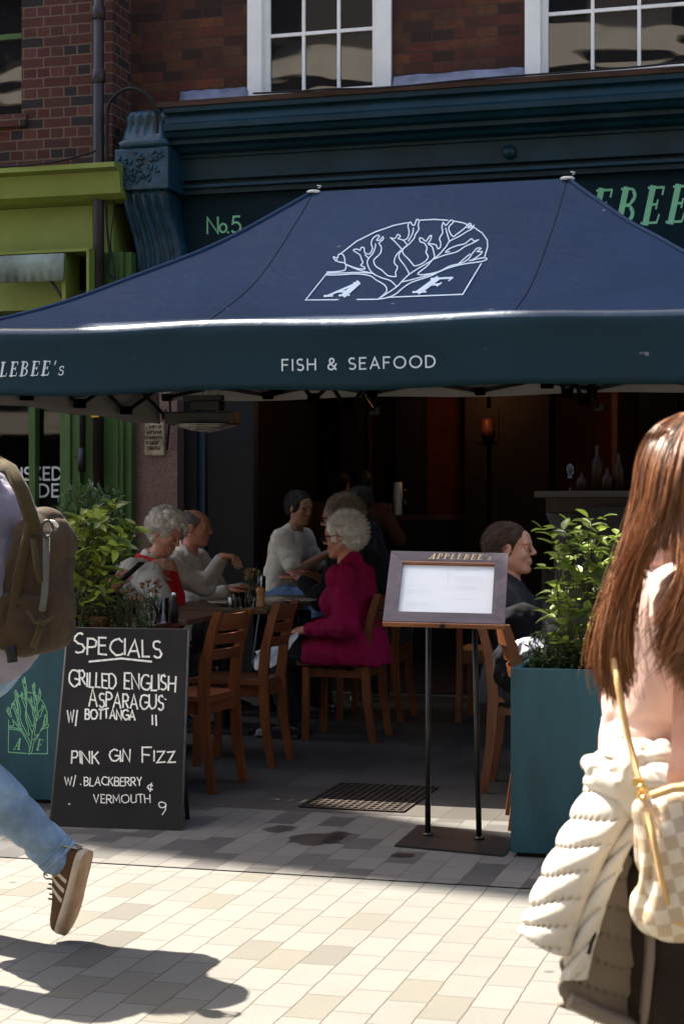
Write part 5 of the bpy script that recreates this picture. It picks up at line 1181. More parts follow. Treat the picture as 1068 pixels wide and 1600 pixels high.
posy('slim vase of dried yellow sprigs beside the pepper mill', on(392, 948), leaf_mat('dry_yellow_petal', (.22, .15, .05), (.42, .3, .12)), 8, .21)
lathe_thing('sauce_bottle', 'dark little sauce bottle at the wind screen edge on the near table', 'bottle', 'glass', [(0, 0), (.022, 0), (.023, .08), (.01, .11), (.01, .13), (0, .13)], M['black'], on(272, 973), None, 14, [('cap', [(.0115, .128), (.0115, .15), (0, .15)], M['steel'])])
# white linen napkin draped from the lap of the woman in magenta
nk = thing('napkin', 'white linen napkin draped over the empty chair beside the magenta jacket', 'napkin', (-2.8, 8.75, 0)); rows = []
P0 = [C(398, 1018, 9.0), C(436, 998, 9.2), C(470, 985, 9.4)]; P1 = [C(394, 1046, 8.95), C(424, 1056, 9.0), C(452, 1012, 9.35)]
for i in range(13):
    u = i/12; f = lambda Q: (Q[0]*(1-u)+Q[1]*u)*(1-u)+(Q[1]*(1-u)+Q[2]*u)*u
    a, b_ = f(P0), f(P1); rows.append([a.lerp(b_, v/8)+Vector((.012*math.sin(u*11+v), -.02*math.sin(u*14), 0)) for v in range(9)])
mb = MB(); mb.loft([r_+[p+Vector((0, .004, 0)) for p in r_[::-1]] for r_ in rows]); keep(mb.build('cloth', M['linen'], nk))
# ------------------------------------------------------------------ dim bar at the back of the room
br_ = thing('bar_counter', 'dim bar counter along the back of the dining room', 'counter', (-1.8, 15.2, 0)); a, b_ = PY(470, 770, 15).x, PY(700, 770, 15).x
mb = MB(); mb.span((a, 15.0, .005), (b_, 15.5, 1.22)); keep(mb.build('front', M['dark_room'], br_)); mb = MB(); mb.span((a-.05, 14.95, 1.225), (b_+.05, 15.55, 1.27), bevel=.01); keep(mb.build('counter_top', M['panel'], br_))
for i, (px, h, r_, m, lb) in enumerate(((621, .30, .045, M['linen'], 'pale tall canister on the dim bar counter'), (610, .2, .03, M['bottle'], 'dark bottle beside the pale canister on the bar'), (632, .24, .028, M['bottle'], 'slim dark bottle right of the pale canister on the bar'))):
    p = PY(px, 772, 15.1); lathe_thing('bar_bottle' if i else 'canister', lb, 'bottle' if i else 'canister', 'glass' if i else 'tin', [(0, 0), (r_, 0), (r_, h*.62), (r_*(.4 if i else .95), h*.75), (r_*(.4 if i else .9), h), (0, h)], m, (p.x, 15.1, 1.27), None, 14)
# wall lamp glowing orange at the back
wl = thing('wall_lamp', 'small glowing orange wall lamp on the dim back wall', 'lamp', PY(761, 664, 16.05)); mb = MB(); mb.span((-.10, .03, -.16), (.10, .05, .16)); mb.build('back_plate', M['dark_room'], wl)
mb = MB()
mb.lathe((0, 0, -.11), [(.05, 0), (.065, .06), (.055, .14), (.04, .17), (0, .17)], 16)
mb.build('glowing_shade', emit_mat('amber_lamp_glass', (.10, .025, .008), .004), wl)
ld = bpy.data.lights.new('lamp_bulb', 'POINT'); ld.energy = 1.8; ld.color = (1, .42, .14); ld.shadow_soft_size = .08; lo = bpy.data.objects.new('bulb', ld); link(lo, wl); lo.location = (0, -.5, .35)
# stone topped counter with a white column on the right
ct = thing('serving_counter', 'pale topped serving counter on a white column at the right', 'counter', (0, 11.9, 0)); p = PY(893, 800, 11.9)
xa, xb, zt = PY(841, 780, 11.8).x, PY(1010, 780, 11.8).x, PY(860, 778, 11.8).z
mb = MB(); mb.span((xa, 11.6, zt), (xb, 12.4, zt+.045), bevel=.008); keep(mb.build('counter_top', mat('pale_stone_top', (.10, .08, .06), .5, .4, var=.2, vs=6, bst=.05), ct))
mb = MB(); mb.span((xa+.07, 11.66, zt-.10), (xb, 12.35, zt-.002)); keep(mb.build('counter_edge', M['panel'], ct))
mb = MB(); mb.lathe((p.x, 11.85, 0), [(.17, 0), (.17, .05), (.13, .08), (.115, .2), (.11, zt-.30), (.12, zt-.27), (.115, zt-.24), (.15, zt-.17), (.17, zt-.12), (.17, zt-.102)], 24); keep(mb.build('column', mat('white_plaster', (.17, .155, .14), .6, .3, var=.1, bst=.05), ct))
dcx = thing('display_case', 'small steel and glass display case on the right behind the rose plant', 'display case', PY(960, 790, 11.5)); p = PY(962, 812, 11.5); mb = MB(); mb.span((p.x-.2, 11.35, .9), (p.x+.5, 11.58, p.z+.09), bevel=.01); keep(mb.build('glass_box', mat('dull_steel', (.03, .03, .032), .35, .4, metal=0, bst=0), dcx)); mb = MB(); mb.span((p.x-.2, 11.35, 0), (p.x+.5, 11.58, .898)); keep(mb.build('stand', M['dark_room'], dcx))
amber = mat('amber_bottle_glass', (.03, .011, .004), .45, .2, var=.3, bst=0); lbls = ('stemmed glass at the left end of the serving counter', 'short amber bottle on the serving counter', 'tall amber bottle at the middle of the serving counter', 'squat amber bottle near the display case on the counter', 'slim amber bottle nearest the long haired woman on the counter')
for i, (px, h, r_) in enumerate(((890, .2, .035), (908, .13, .04), (932, .32, .04), (948, .16, .045), (966, .26, .035))):
    q = PY(px, 770, 11.9)
    if i == 0: wine_glass(lbls[0], (q.x, 11.9, zt+.045))
    else: lathe_thing('bar_bottle', lbls[i], 'bottle', 'glass', [(0, 0), (r_, 0), (r_, h*.6), (r_*.35, h*.78), (r_*.35, h), (0, h)], amber, (q.x, 11.9, zt+.045), None, 14)
# grey coat and crumpled clear bag left beside the plain planter
s = SDF(.03); cq = C(815, 985, 7.35); s.ell(cq, (.10, .10, .13)); s.ell(cq+Vector((-.02, .03, -.14)), (.12, .11, .13)); s.ell(cq+Vector((.08, 0, -.05)), (.10, .09, .08)); s.noise(.018, 14, 3).noise(.008, 40, 4)
o = sdf_obj('folded_coat', s, .008, mat('grey_coat_cloth', (.007, .007, .008), .9, .1, bst=.2)); tag(o, 'crumpled dark grey coat hung beside the plain planter', 'coat')
s = SDF(.01); cq = C(826, 1016, 7.05); s.ell(cq, (.065, .06, .05)); s.noise(.02, 28, 8).noise(.010, 60, 9)
o = sdf_obj('crumpled_bag', s, .006, mat('silvery_plastic', (.3, .3, .36), .15, .8, var=.5, vs=30, bst=.5)); tag(o, 'crumpled silvery plastic bag between the coat and the plain planter', 'bag')
# ------------------------------------------------------------------ people
def skin_mat(name, col):
    m, nt, b = new_mat(name); v = coords(nt); n1 = noise(nt, 14, 4, .6, v)
    nt.links.new(ramp(nt, n1, [(.3, [col[0]*.88, col[1]*.8, col[2]*.78]), (.7, [min(1, c*1.08) for c in col])]), b.inputs['Base Color'])
    b.inputs['Roughness'].default_value = .5; b.inputs['Subsurface Weight'].default_value = .12; b.inputs['Subsurface Radius'].default_value = (.01, .004, .002); b.inputs['Specular IOR Level'].default_value = .35
    bump(nt, b, noise(nt, 160, 3, .6, v), .12, .002); return m
def cloth_mat(name, col, var=.12, weave=220, bst=.35, rough=.85, sheen=.05): return mat(name, col, rough, .15, var=var, vs=7, bs=weave, bst=bst, bd=.003, sheen=sheen)
def hair_mat(name, c1, c2, rough=.4):
    m, nt, b = new_mat(name); g = node(nt, 'NewGeometry'); nt.links.new(ramp(nt, g.outputs['Random Per Island'], [(0, c1), (1, c2)]), b.inputs['Base Color']); b.inputs['Roughness'].default_value = rough; b.inputs['Specular IOR Level'].default_value = .5; return m
SK = {'fair': skin_mat('fair_skin', (.54, .28, .19)), 'pink': skin_mat('pink_skin', (.52, .23, .155)), 'tan': skin_mat('tanned_skin', (.34, .17, .10)), 'dim': skin_mat('warm_skin', (.40, .20, .12))}
EYE = mat('dark_eye', (.03, .022, .02), .15, .6, bst=0)
def ik(S, T, l1, l2, pole):
    S, T = Vector(S), Vector(T); d = T-S; L = min(d.length, (l1+l2)*.995); u = d.normalized(); T = S+u*L; a = (l1*l1-l2*l2+L*L)/(2*L); h = math.sqrt(max(0, l1*l1-a*a)); p = Vector(pole); p = (p-u*p.dot(u)).normalized()
    return S+u*a+p*h, T
def add_hand(s, W, d, pn, curl, side, k=.005, sc=1.0, spread=.12):
    """palm, four unequal bent fingers and a thumb leaving the side of the palm; pn points out of the palm"""
    W, d, pn = Vector(W), Vector(d).normalized(), Vector(pn); pn = (pn-d*pn.dot(d)).normalized(); a = d.cross(pn)*side
    s.rbox(W+d*.047*sc, (.046*sc, .039*sc, .014*sc), .013*sc, Matrix((d, a, pn)).transposed(), .012); s.cone(W-d*.02, W+d*.03*sc, .026*sc, .024*sc, .015)
    for j, (off, L) in enumerate(((.030, .070), (.010, .080), (-.010, .074), (-.029, .058))):
        p = W+d*.088*sc+a*off*sc; ang = curl*(.55+.08*j); q = d+a*off*spread*8; q.normalize(); r_ = .0092*sc
        for i, f in enumerate((.44, .31, .25)):
            q = (q*math.cos(ang)+pn*math.sin(ang)).normalized(); e = p+q*L*f*sc; s.cone(p, e, r_, r_*.9, k); p = e; r_ *= .9; ang = curl*(.95 if i == 0 else .7)
    p = W+d*.03*sc+a*.036*sc; q = (d*.55+a*.8+pn*.25).normalized(); r_ = .0125*sc
    for i, L in enumerate((.04, .034, .026)):
        e = p+q*L*sc; s.cone(p, e, r_, r_*.9, k+.003); p = e; r_ *= .88; q = (q+d*.4-a*.35*curl+pn*.25*curl).normalized()
def head_prims(s, Hm, f=1.0, jaw=1.0):
    """skull, brow, nose, lips, chin and ears in the head's own frame (x forward, z up)"""
    R3 = Hm.to_3x3(); T = lambda x, y, z: Hm @ Vector((x*f, y*f, z*f)); e = lambda c, r_, k=.012, sub=False: s.ell(T(*c), [q*f for q in r_], R3, k, sub); c = lambda a, b, ra, rb, k=.01, sub=False: s.cone(T(*a), T(*b), ra*f, rb*f, k, sub)
    e((-.014, 0, .032), (.096, .075, .086)); e((.018, 0, -.040), (.070, .058*jaw, .078), .02); e((.058, 0, .045), (.036, .05, .04), .02)
    for y in (-1, 1):
        c((-.01, .052*y*jaw, -.05), (.060, .020*y, -.098), .019, .018, .02); e((.056, .036*y, -.026), (.028, .022, .024), .018); c((.080, .046*y, .025), (.090, .014*y, .027), .009, .010, .012)
        e((.098, .033*y, .006), (.020, .017, .011), .012, True); e((.078, .033*y, .006), (.014, .014, .013), .004)
        e((-.006, .078*y, -.002), (.022, .008, .032), .006); e((-.004, .084*y, .002), (.011, .004, .016), .004, True)
        e((.098, .012*y, -.026), (.011, .008, .008), .006)
    c((.088, 0, .022), (.108, 0, -.018), .009, .0115, .01); e((.110, 0, -.021), (.012, .011, .010), .006)
    c((.084, -.018, -.056), (.084, .018, -.056), .0075, .0075, .006); c((.092, -.008, -.053), (.092, .008, -.053), .007, .007, .006); c((.088, -.012, -.067), (.088, .012, -.067), .0085, .0085, .006); c((.100, -.02, -.0605), (.100, .02, -.0605), .0035, .0035, .004, True)
    e((.068, 0, -.098), (.024, .024, .019), .015)
def person(label, loc, rz, skin='fair', scale=1.0, SH=.45, stand=False, lean=.12, head=(0, 0, 0), arms=None, al=1.0, top=None, top_len=.0, sleeve=1.0, bottom=None, shoe=None, sw=.185, girth=1.0, hair=None, h=.0065, glasses=None, extra=None, female=False, group=None, knee=None, jaw=1.0, collar=True, loose=.0):
    t = thing('person', label, 'person', loc, rz, group); t.scale = (scale,)*3
    B = SDF(.03); g = girth; hipz = SH+.085 if not stand else .90
    pel = Vector((0, 0, hipz)); ch = pel+Vector((lean*.7, 0, .27)); nb = pel+Vector((lean*1.25, 0, .475)); hc = nb+Vector((.035+lean*.25, 0, .165))
    sh = {q: nb+Vector((-.01, sw*q, -.065)) for q in (1, -1)}
    hip = {q: pel+Vector((0, .088*q, -.02)) for q in (1, -1)}; legs = {}
    for q in (1, -1):
        if stand: K = Vector((.02+.04*q, .09*q, .49)); A_ = Vector((-.03+.05*q, .095*q, .085))
        else: K = Vector((.42, .105*q, SH+.05)); A_ = Vector((.38, .10*q, .085))
        legs[q] = (hip[q], K, A_, A_+Vector((.13, 0, -.045)))
        if knee: legs[q] = (hip[q],)+tuple(knee(q))
    def torso(s, o):
        s.ell(pel+Vector((0, 0, .0)), ((.125+o)*g, (.165+o)*(1.05 if female else 1), .13+o)); s.ell(pel+Vector((lean*.25+.01*(g-1)*10, 0, .14)), ((.112+o)*g, (.142+o)*g, .14+o)); s.ell(ch+Vector((0, 0, .02)), ((.118+o)*(.5+g/2), .158+o, .17+o))
        s.cone(sh[1], sh[-1], .058+o, .058+o, .06); s.cone(nb+Vector((-.015, 0, -.09)), nb, .085+o, .062+o*.6, .05)
        if female: 
            for q in (1, -1): s.ell(ch+Vector((.095, .07*q, .0)), (.055+o, .062+o, .062+o), None, .04)
    torso(B, 0); Hm = Matrix.Translation(hc) @ Euler((head[2], head[1], head[0])).to_matrix().to_4x4()
    B.cone(nb+Vector((0, 0, -.04)), hc+Vector((-.018, 0, -.055)), .060, .052, .03); head_prims(B, Hm, 1.0, jaw)
    arm = {}
    for q, key in ((1, 'L'), (-1, 'R')):
        a = dict(T=(.22, .2*q, hipz+.1), d=None, pn=(0, -q, -.3), curl=.6, pole=(-.4, q*.7, -.8)); a.update((arms or {}).get(key, {}))
        E, W = ik(sh[q], a['T'], .285*al, .255*al, a['pole']); d = Vector(a['d']) if a['d'] else (W-E); arm[q] = (sh[q], E, W)
        B.chain([sh[q], E], [.053*g**.3, .040]); B.cone(E, W, .041, .026); add_hand(B, W+(W-E).normalized()*.01, d, a['pn'], a['curl'], q)
    for q in (1, -1):
        H0, K, A_, T_ = legs[q]; B.cone(H0, K, .088*g**.4, .058); B.cone(K, A_, .056, .036); B.cone(K.lerp(A_, .12), K.lerp(A_, .5), .056, .050); B.cone(A_+(Vector((-.03, 0, -.04)) if not knee else Vector()), T_, .034, .026)
    body = sdf_obj('body', B, h, SK[skin], t)
    if top:
        S = SDF(.035); o = .014+loose; torso(S, o)
        for q in (1, -1):
            s0, E, W = arm[q]; S.cone(s0, E, .053*g**.3+o+.004, .043+o)
            if sleeve >= 1: S.cone(E, E.lerp(W, .93), .043+o, .032+o*.7)
            elif sleeve > .5: S.cone(E, E.lerp(W, .3), .043+o, .04+o)
            else: S.ops.pop(); S.cone(s0, s0.lerp(E, sleeve*1.6), .050*g**.3+o+.002, .046+o)
        if top_len: S.cone(pel+Vector((-.02, 0, .02)), pel+Vector((-.03, 0, -top_len)), .15*g+o, .16*g+o, .05); [S.cone(hip[q]+Vector((0, 0, .02)), hip[q].lerp(legs[q][1], .35+top_len), .125*g, .122*g, .05) for q in (1, -1)]
        if collar: S.cone(nb+Vector((-.012, 0, -.02)), nb+Vector((-.004, 0, .028)), .072, .068, .02)
        S.cone(nb+Vector((.02, 0, .0)), nb+Vector((.03, 0, .14)), .058, .06, .01, True)
        if top_len and not stand: S.rbox(pel+Vector((-.1, 0, -.30)), (.5, .5, .215), .02, None, .02, True)
        S.noise(.004, 9, 5, (1, 1, .6)).fold(.009, 6, 6, (1.3, 1.3, .7)).fold(.006, 19, 8, (1, 1, .8))
        sdf_obj('jacket' if top_len or sleeve >= 1 else 'shirt', S, h, top, t)
    if bottom:
        S = SDF(.03); S.ell(pel+Vector((0, 0, -.01)), (.135*g, .175, .125))
        for q in (1, -1): H0, K, A_, T_ = legs[q]; S.cone(H0, K, .102*g**.4, .073); S.cone(K, A_+Vector((0, 0, .03 if not knee else -.005)), .072, .056)
        S.noise(.006, 11, 7).fold(.011, 10, 3, (1, 1, 1.3)).fold(.006, 24, 5); sdf_obj('trousers', S, h*1.2, bottom, t)
    if shoe:
        for q in (1, -1):
            H0, K, A_, T_ = legs[q]; S = SDF(.02); z = A_.z-.085
            S.cone(A_+Vector((-.035, 0, -.035)), T_+Vector((-.02, 0, 0)), .043, .038); S.cone(T_+Vector((-.03, 0, -.003)), T_+Vector((.035, 0, -.008)), .038, .028); S.rbox(A_+Vector((.055, 0, -.075)), (.135, .042, .010), .008)
            sdf_obj('shoe', S, h, shoe, t)
    if hair: hair(t, Hm)
    if glasses:
        mb = MB()
        for y in (-1, 1):
            mb.tube([Hm @ Vector((.106-.012*abs(math.cos(R(a))*.024*y+.035*y)/.05, .035*y+.026*math.cos(R(a)), .004+.020*math.sin(R(a)))) for a in range(0, 361, 24)], .0032, 5); mb.tube([Hm @ Vector((.096, .061*y, .010)), Hm @ Vector((.03, .080*y, .012)), Hm @ Vector((-.012, .083*y, .008)), Hm @ Vector((-.03, .082*y, -.012))], .003, 5)
        mb.tube([Hm @ Vector((.106, -.01, .008)), Hm @ Vector((.106, .01, .008))], .003, 5); mb.build('glasses', glasses, t)
    mb = MB()
    for y in (-1, 1): mb.lathe(Hm @ Vector((.0885, .033*y, .006)), [(0, -.006), (.006, 0), (0, .006)], 8, rot=(Hm.to_3x3() @ Euler((0, R(90), 0)).to_matrix()))
    mb.build('eyes', EYE, t)
    if extra: extra(t, dict(nb=nb, ch=ch, pel=pel, Hm=Hm, arm=arm, legs=legs, sh=sh))
    if stand and al > 1: print('ARM', [(round(534+FOC*(p.x*CS+p.y*SN)/(-p.x*SN+p.y*CS)), round(800-FOC*(p.z-1.3)/(-p.x*SN+p.y*CS))) for p in [wmat(t) @ Vector(q) for q in arm[-1]]])
    return t
def scalp_roots(n, r_, front=.035, low=-.055, vol=1.0, ctr=(-.018, 0, .03), rad=(.100, .080, .092)):
    out = []
    while len(out) < n:
        v = rv(r_); p = Vector((ctr[0]+v.x*rad[0]*vol, v.y*rad[1]*vol+ctr[1], ctr[2]+v.z*rad[2]*vol))
        line = front+max(0, p.z-.06)*.9          # hairline rises over the forehead
        if p.z < low or (p.x > line and p.z < .095) : continue
        if p.z < .03 and p.x > -.005+.4*(p.z+.0) and abs(p.y) > .02: continue
        out.append((p, v))
    return out
def hair_short(m1, m2, vol=1.03, n=1500, L=.03, front=.045, low=-.06, comb=(-1, 0, .15), lift=.35, bald=False, curl=0, lump=.006, seed=1):
    def f(t, Hm):
        r_ = random.Random(seed); s = SDF(.008); R3 = Hm.to_3x3()
        s.ell(Hm @ Vector((-.018, 0, .033)), (.101*vol, .081*vol, .092*vol), R3); s.ell(Hm @ Vector((-.035, 0, -.015)), (.072*vol, .068*vol, .06*vol), R3, .02)
        s.ell(Hm @ Vector((.112, 0, -.03)), (.075+(.05-front), .12, .105), R3, .012, True); s.ell(Hm @ Vector((.02, 0, -.095)), (.085, .12, .075), R3, .012, True)
        for y in (-1, 1): s.ell(Hm @ Vector((.008, .085*y, -.004)), (.024, .02, .034), R3, .006, True)
        if bald: s.ell(Hm @ Vector((.045, 0, .10)), (.105, .062, .06), R3, .01, True)
        s.noise(lump, 45, seed).noise(lump*.6, 110, seed+1)
        hm = sdf_obj('hair', s, .0045, m1, t)
        P = []; K = 7
        for p, v in scalp_roots(n, r_, front-.01, low, vol*(1.07 if curl else .99)):
            if bald and p.z > .05+.02*r_.random() and p.x > -.06: continue
            d = (Vector(comb)+v*lift+Vector((0, v.y*.3, -.35*(p.z < .02)))+rv(r_)*.22).normalized(); q = Vector(p); path = []; a = r_.uniform(0, 6); o = d.orthogonal(); b = d.cross(o); l = L*r_.uniform(.6, 1.2)
            for k in range(K):
                u = k/(K-1); c = q+d*l*u*(.45 if curl else 1)+v*.004
                if curl: c += (o*math.cos(a+u*7)+b*math.sin(a+u*7))*curl*(.3+u)
                path.append(Hm @ c)
            P.append(path)
        hair_strands('strands', P, .0011 if not curl else .0024, m2, hm)
    return f
def hair_curly(m1, m2, seed=3):
    def f(t, Hm):
        r_ = random.Random(seed); s = SDF(.010); R3 = Hm.to_3x3(); s.ell(Hm @ Vector((-.02, 0, .036)), (.103, .088, .095), R3); s.ell(Hm @ Vector((-.05, 0, -.02)), (.07, .078, .065), R3, .02)
        P = []
        for p, v in scalp_roots(190, r_, .062, -.075, 1.12):
            c = p+v*r_.uniform(-.004, .012); s.ell(Hm @ c, (r_.uniform(.015, .023),)*3, None, .006)
            for j in range(16):                   # ringlets springing out of each curl
                d = (v+rv(r_)*.9).normalized(); o = d.orthogonal().normalized(); b = d.cross(o); a = r_.uniform(0, 6); q = c+d*.012; R_ = r_.uniform(.006, .011)
                P.append([Hm @ (q+d*.016*k/9+(o*math.cos(a+k*.8)+b*math.sin(a+k*.8))*R_*(.4+k/12)+Vector((0, 0, -.0008*k))) for k in range(10)])
        s.ell(Hm @ Vector((.118, 0, -.045)), (.07, .082, .095), R3, .006, True); s.ell(Hm @ Vector((.03, 0, -.11)), (.075, .07, .06), R3, .006, True)
        hm = sdf_obj('hair', s, .0045, m1, t, 0); hair_strands('strands', P, .0013, m2, hm, .5)
    return f
WHT = hair_mat('white_hair', (.66, .62, .56), (.92, .89, .83)); WHT0 = mat('white_hair_mass', (.74, .70, .64), .7, .2, var=.2, vs=40, bs=120, bst=.6)
GRY = hair_mat('grey_hair', (.10, .09, .08), (.30, .28, .25)); GRY0 = mat('grey_hair_mass', (.12, .11, .10), .7, .2, var=.4, vs=40, bs=120, bst=.5)
BLD = hair_mat('ash_blond_hair', (.20, .15, .10), (.48, .40, .30)); BLD0 = mat('ash_blond_hair_mass', (.26, .21, .15), .7, .2, var=.4, vs=40, bs=120, bst=.5)
BRN = hair_mat('brown_hair', (.03, .016, .009), (.10, .05, .025)); BRN0 = mat('brown_hair_mass', (.045, .024, .013), .7, .2, var=.4, vs=40, bst=.5)
BLK = hair_mat('black_hair', (.006, .005, .005), (.03, .025, .02)); BLK0 = mat('black_hair_mass', (.012, .010, .009), .6, .3, var=.4, vs=40, bst=.5)
dark_cloth = cloth_mat('black_wool', (.010, .010, .012)); navy_suit = cloth_mat('navy_suiting', (.014, .016, .026)); cream = cloth_mat('cream_linen_jacket', (.66, .60, .51)); oat = cloth_mat('oatmeal_cardigan', (.56, .51, .46)); mag = cloth_mat('magenta_wool_jacket', (.25, .004, .050), var=.2, sheen=0); wtee = cloth_mat('white_knit_shirt', (.60, .54, .45), weave=120, bst=.35); jean = cloth_mat('blue_denim', (.10, .16, .28)); red = cloth_mat('red_scarf_cloth', (.62, .02, .025), var=.25); blu = cloth_mat('pale_blue_shirt', (.25, .36, .5)); blackshoe = mat('black_leather', (.012, .011, .01), .35, .5, bst=.1)
def L_(loc, rz, P, sc=1): return Matrix.Rotation(-rz, 3, 'Z') @ ((Vector(P)-Vector(loc))/sc)
def ribbon3(name, pts, w, m, parent, thick=.006, nrm=None):
    mb = MB(); rings = []; k = len(pts)
    for i, p in enumerate(pts):
        p = Vector(p); t_ = (Vector(pts[min(i+1, k-1)])-Vector(pts[max(i-1, 0)])).normalized(); n_ = Vector(nrm[i] if isinstance(nrm, list) else nrm); s_ = t_.cross(n_).normalized(); n_ = s_.cross(t_); ww = w[i] if isinstance(w, list) else w
        rings.append([p-s_*ww/2, p-s_*ww*.2+n_*thick*1.5, p+s_*ww*.2+n_*thick*1.5, p+s_*ww/2, p-n_*thick*.5])
    mb.loft(rings); return mb.build(name, m, parent)
# --- curly haired woman, head bowed, pointing arm
lc = Vector((-4.24, 9.72, 0)); rz = R(-8)
def scarf(t, J):
    nb = J['nb']; S = SDF(.02)
    for a in range(0, 360, 30): p = nb+Vector((.085*math.cos(R(a))+.005, .088*math.sin(R(a)), -.005+.018*math.cos(R(a))*-1)); q = nb+Vector((.085*math.cos(R(a+30))+.005, .088*math.sin(R(a+30)), -.005-.018*math.cos(R(a+30)))); S.cone(p, q, .024, .024)
    for y, e in ((-.05, -.09), (.03, .02)): S.cone(nb+Vector((.10, y, -.03)), nb+Vector((.165, e, -.2)), .03, .034); S.cone(nb+Vector((.165, e, -.2)), nb+Vector((.17, e*1.1, -.38)), .034, .04)
    S.noise(.009, 26, 2, (1, 1, .5)); sdf_obj('red_scarf', S, .0065, red, t)
person('white curly haired woman in an oatmeal cardigan and red scarf bending over her plate', lc, rz, 'fair', 1.0, .45, lean=.26, head=(R(-12), R(30), 0), female=True, girth=1.1, loose=.006,
       arms={'L': dict(T=L_(lc, rz, PY(348, 872, 9.95)), d=(1, -.1, .0), pn=(0, -.3, -1), curl=1.55, pole=(-.1, .8, -.8)), 'R': dict(T=L_(lc, rz, PY(238, 886, 9.52)), d=(.8, .2, .1), pn=(.1, 1, -.4), curl=.7, pole=(-.2, -.8, -.8))},
       top=oat, top_len=.06, bottom=dark_cloth, shoe=blackshoe, hair=hair_curly(WHT0, WHT), extra=scarf)
# --- balding man in cream jacket
lc = Vector((-4.18, 10.55, 0)); rz = R(-4)
person('balding grey haired man in a cream jacket turned towards the far tables', lc, rz, 'pink', 1.0, .47, lean=.12, head=(R(4), R(4), 0), girth=1.15, sw=.2, loose=.008, jaw=1.08,
       arms={'L': dict(T=(.5, .12, .80), pn=(0, 0, -1), curl=.6), 'R': dict(T=(.48, -.12, .79), pn=(0, 0, -1), curl=.6)}, top=cream, top_len=.05, bottom=dark_cloth, shoe=blackshoe, hair=hair_short(GRY0, GRY, 1.0, 900, .016, .03, -.055, comb=(-.8, 0, -.5), bald=True, lump=.002, seed=4))
# --- woman in magenta
lc = Vector((-2.585, 9.46, 0)); rz = R(178)
def lapel(t, J): ribbon3('blue_collar', [J['nb']+Vector((.01, .085, .02)), J['nb']+Vector((.07, .07, -.04)), J['ch']+Vector((.15, .04, .05)), J['ch']+Vector((.165, .03, -.08))], [.03, .04, .04, .02], cloth_mat('deep_blue_lining', (.03, .02, .22)), t, .006, Vector((1, .5, .2)))
def ear_ring(t, J):
    lapel(t, J); mb = MB(); mb.lathe(J['Hm'] @ Vector((-.004, .085, -.038)), [(0, -.007), (.007, 0), (0, .007)], 10); mb.build('earring', M['steel'], t)
person('white haired woman with black glasses in a magenta jacket seated sideways', lc, rz, 'pink', 1.0, .43, lean=.03, head=(R(0), R(6), 0), female=True, girth=1.02, loose=.008,
       arms={'L': dict(T=L_(lc, rz, PY(482, 984, 9.26)), pn=(0, -.3, -1), curl=.8, pole=(-.6, .4, -.8)), 'R': dict(T=(.30, -.10, .62), pn=(0, .3, -1), curl=.8)}, top=mag, top_len=.10, bottom=dark_cloth, shoe=blackshoe, glasses=M['black'],
       hair=hair_short(WHT0, WHT, 1.10, 2200, .038, .055, -.07, comb=(-.7, 0, .35), lift=.55, lump=.007, seed=5), extra=ear_ring)
# --- woman with glasses beyond her
lc = Vector((-2.70, 10.42, 0)); rz = R(176)
person('ash blond woman with dark glasses in dark clothes beyond the magenta jacket', lc, rz, 'pink', 1.06, .46, lean=.14, head=(R(2), R(6), 0), female=True,
       arms={'L': dict(T=(.42, .16, .82), pn=(0, 0, -1), curl=.5), 'R': dict(T=(.42, -.16, .82), pn=(0, 0, -1), curl=.5)}, top=dark_cloth, top_len=.05, bottom=dark_cloth, shoe=blackshoe, glasses=M['black'], hair=hair_short(BLD0, BLD, 1.12, 1800, .04, .055, -.065, comb=(-.8, 0, .2), lift=.4, seed=6))
# --- woman in white knit, standing turned to the far table
q = PY(440, 880, 11.55); lc = Vector((q.x-.02, 11.55, .22)); rz = R(-12)
st_ = thing('bar_stool', 'tall dark stool under the woman in the white knit shirt', 'stool', (lc.x, lc.y, 0)); mb = MB(); mb.lathe((0, 0, .66), [(.17, 0), (.18, .02), (.17, .045), (0, .05)], 18); mb.build('seat', M['black'], st_)
for sx, sy in ((1, 1), (1, -1), (-1, 1), (-1, -1)): mb = MB(); mb.tube([(.1*sx, .1*sy, .66), (.17*sx, .17*sy, 0)], .012, 6); mb.build('leg', M['iron'], st_)
def bun(t, J):
    S = SDF(.01); Hm = J['Hm']; S.ell(Hm @ Vector((-.10, 0, -.01)), (.055, .06, .07)); S.noise(.006, 40, 2); sdf_obj('hair_bun', S, .007, BLK0, t)
person('dark haired woman in a short sleeved white knit shirt reaching across a table', lc, rz, 'tan', .94, .45, lean=.10, head=(R(-25), R(10), 0), female=True, girth=1.0, sw=.165, sleeve=.5, collar=False, loose=.006,
       arms={'R': dict(T=L_(lc, rz, PY(512, 856, 11.4)), pn=(0, 0, -1), curl=.6), 'L': dict(T=(.42, .15, .75), pn=(0, 0, -1), curl=.6)}, top=wtee, bottom=jean, shoe=blackshoe, hair=hair_short(BLK0, BLK, 1.05, 900, .04, .05, -.06, comb=(-1, 0, -.3), seed=7), extra=bun)
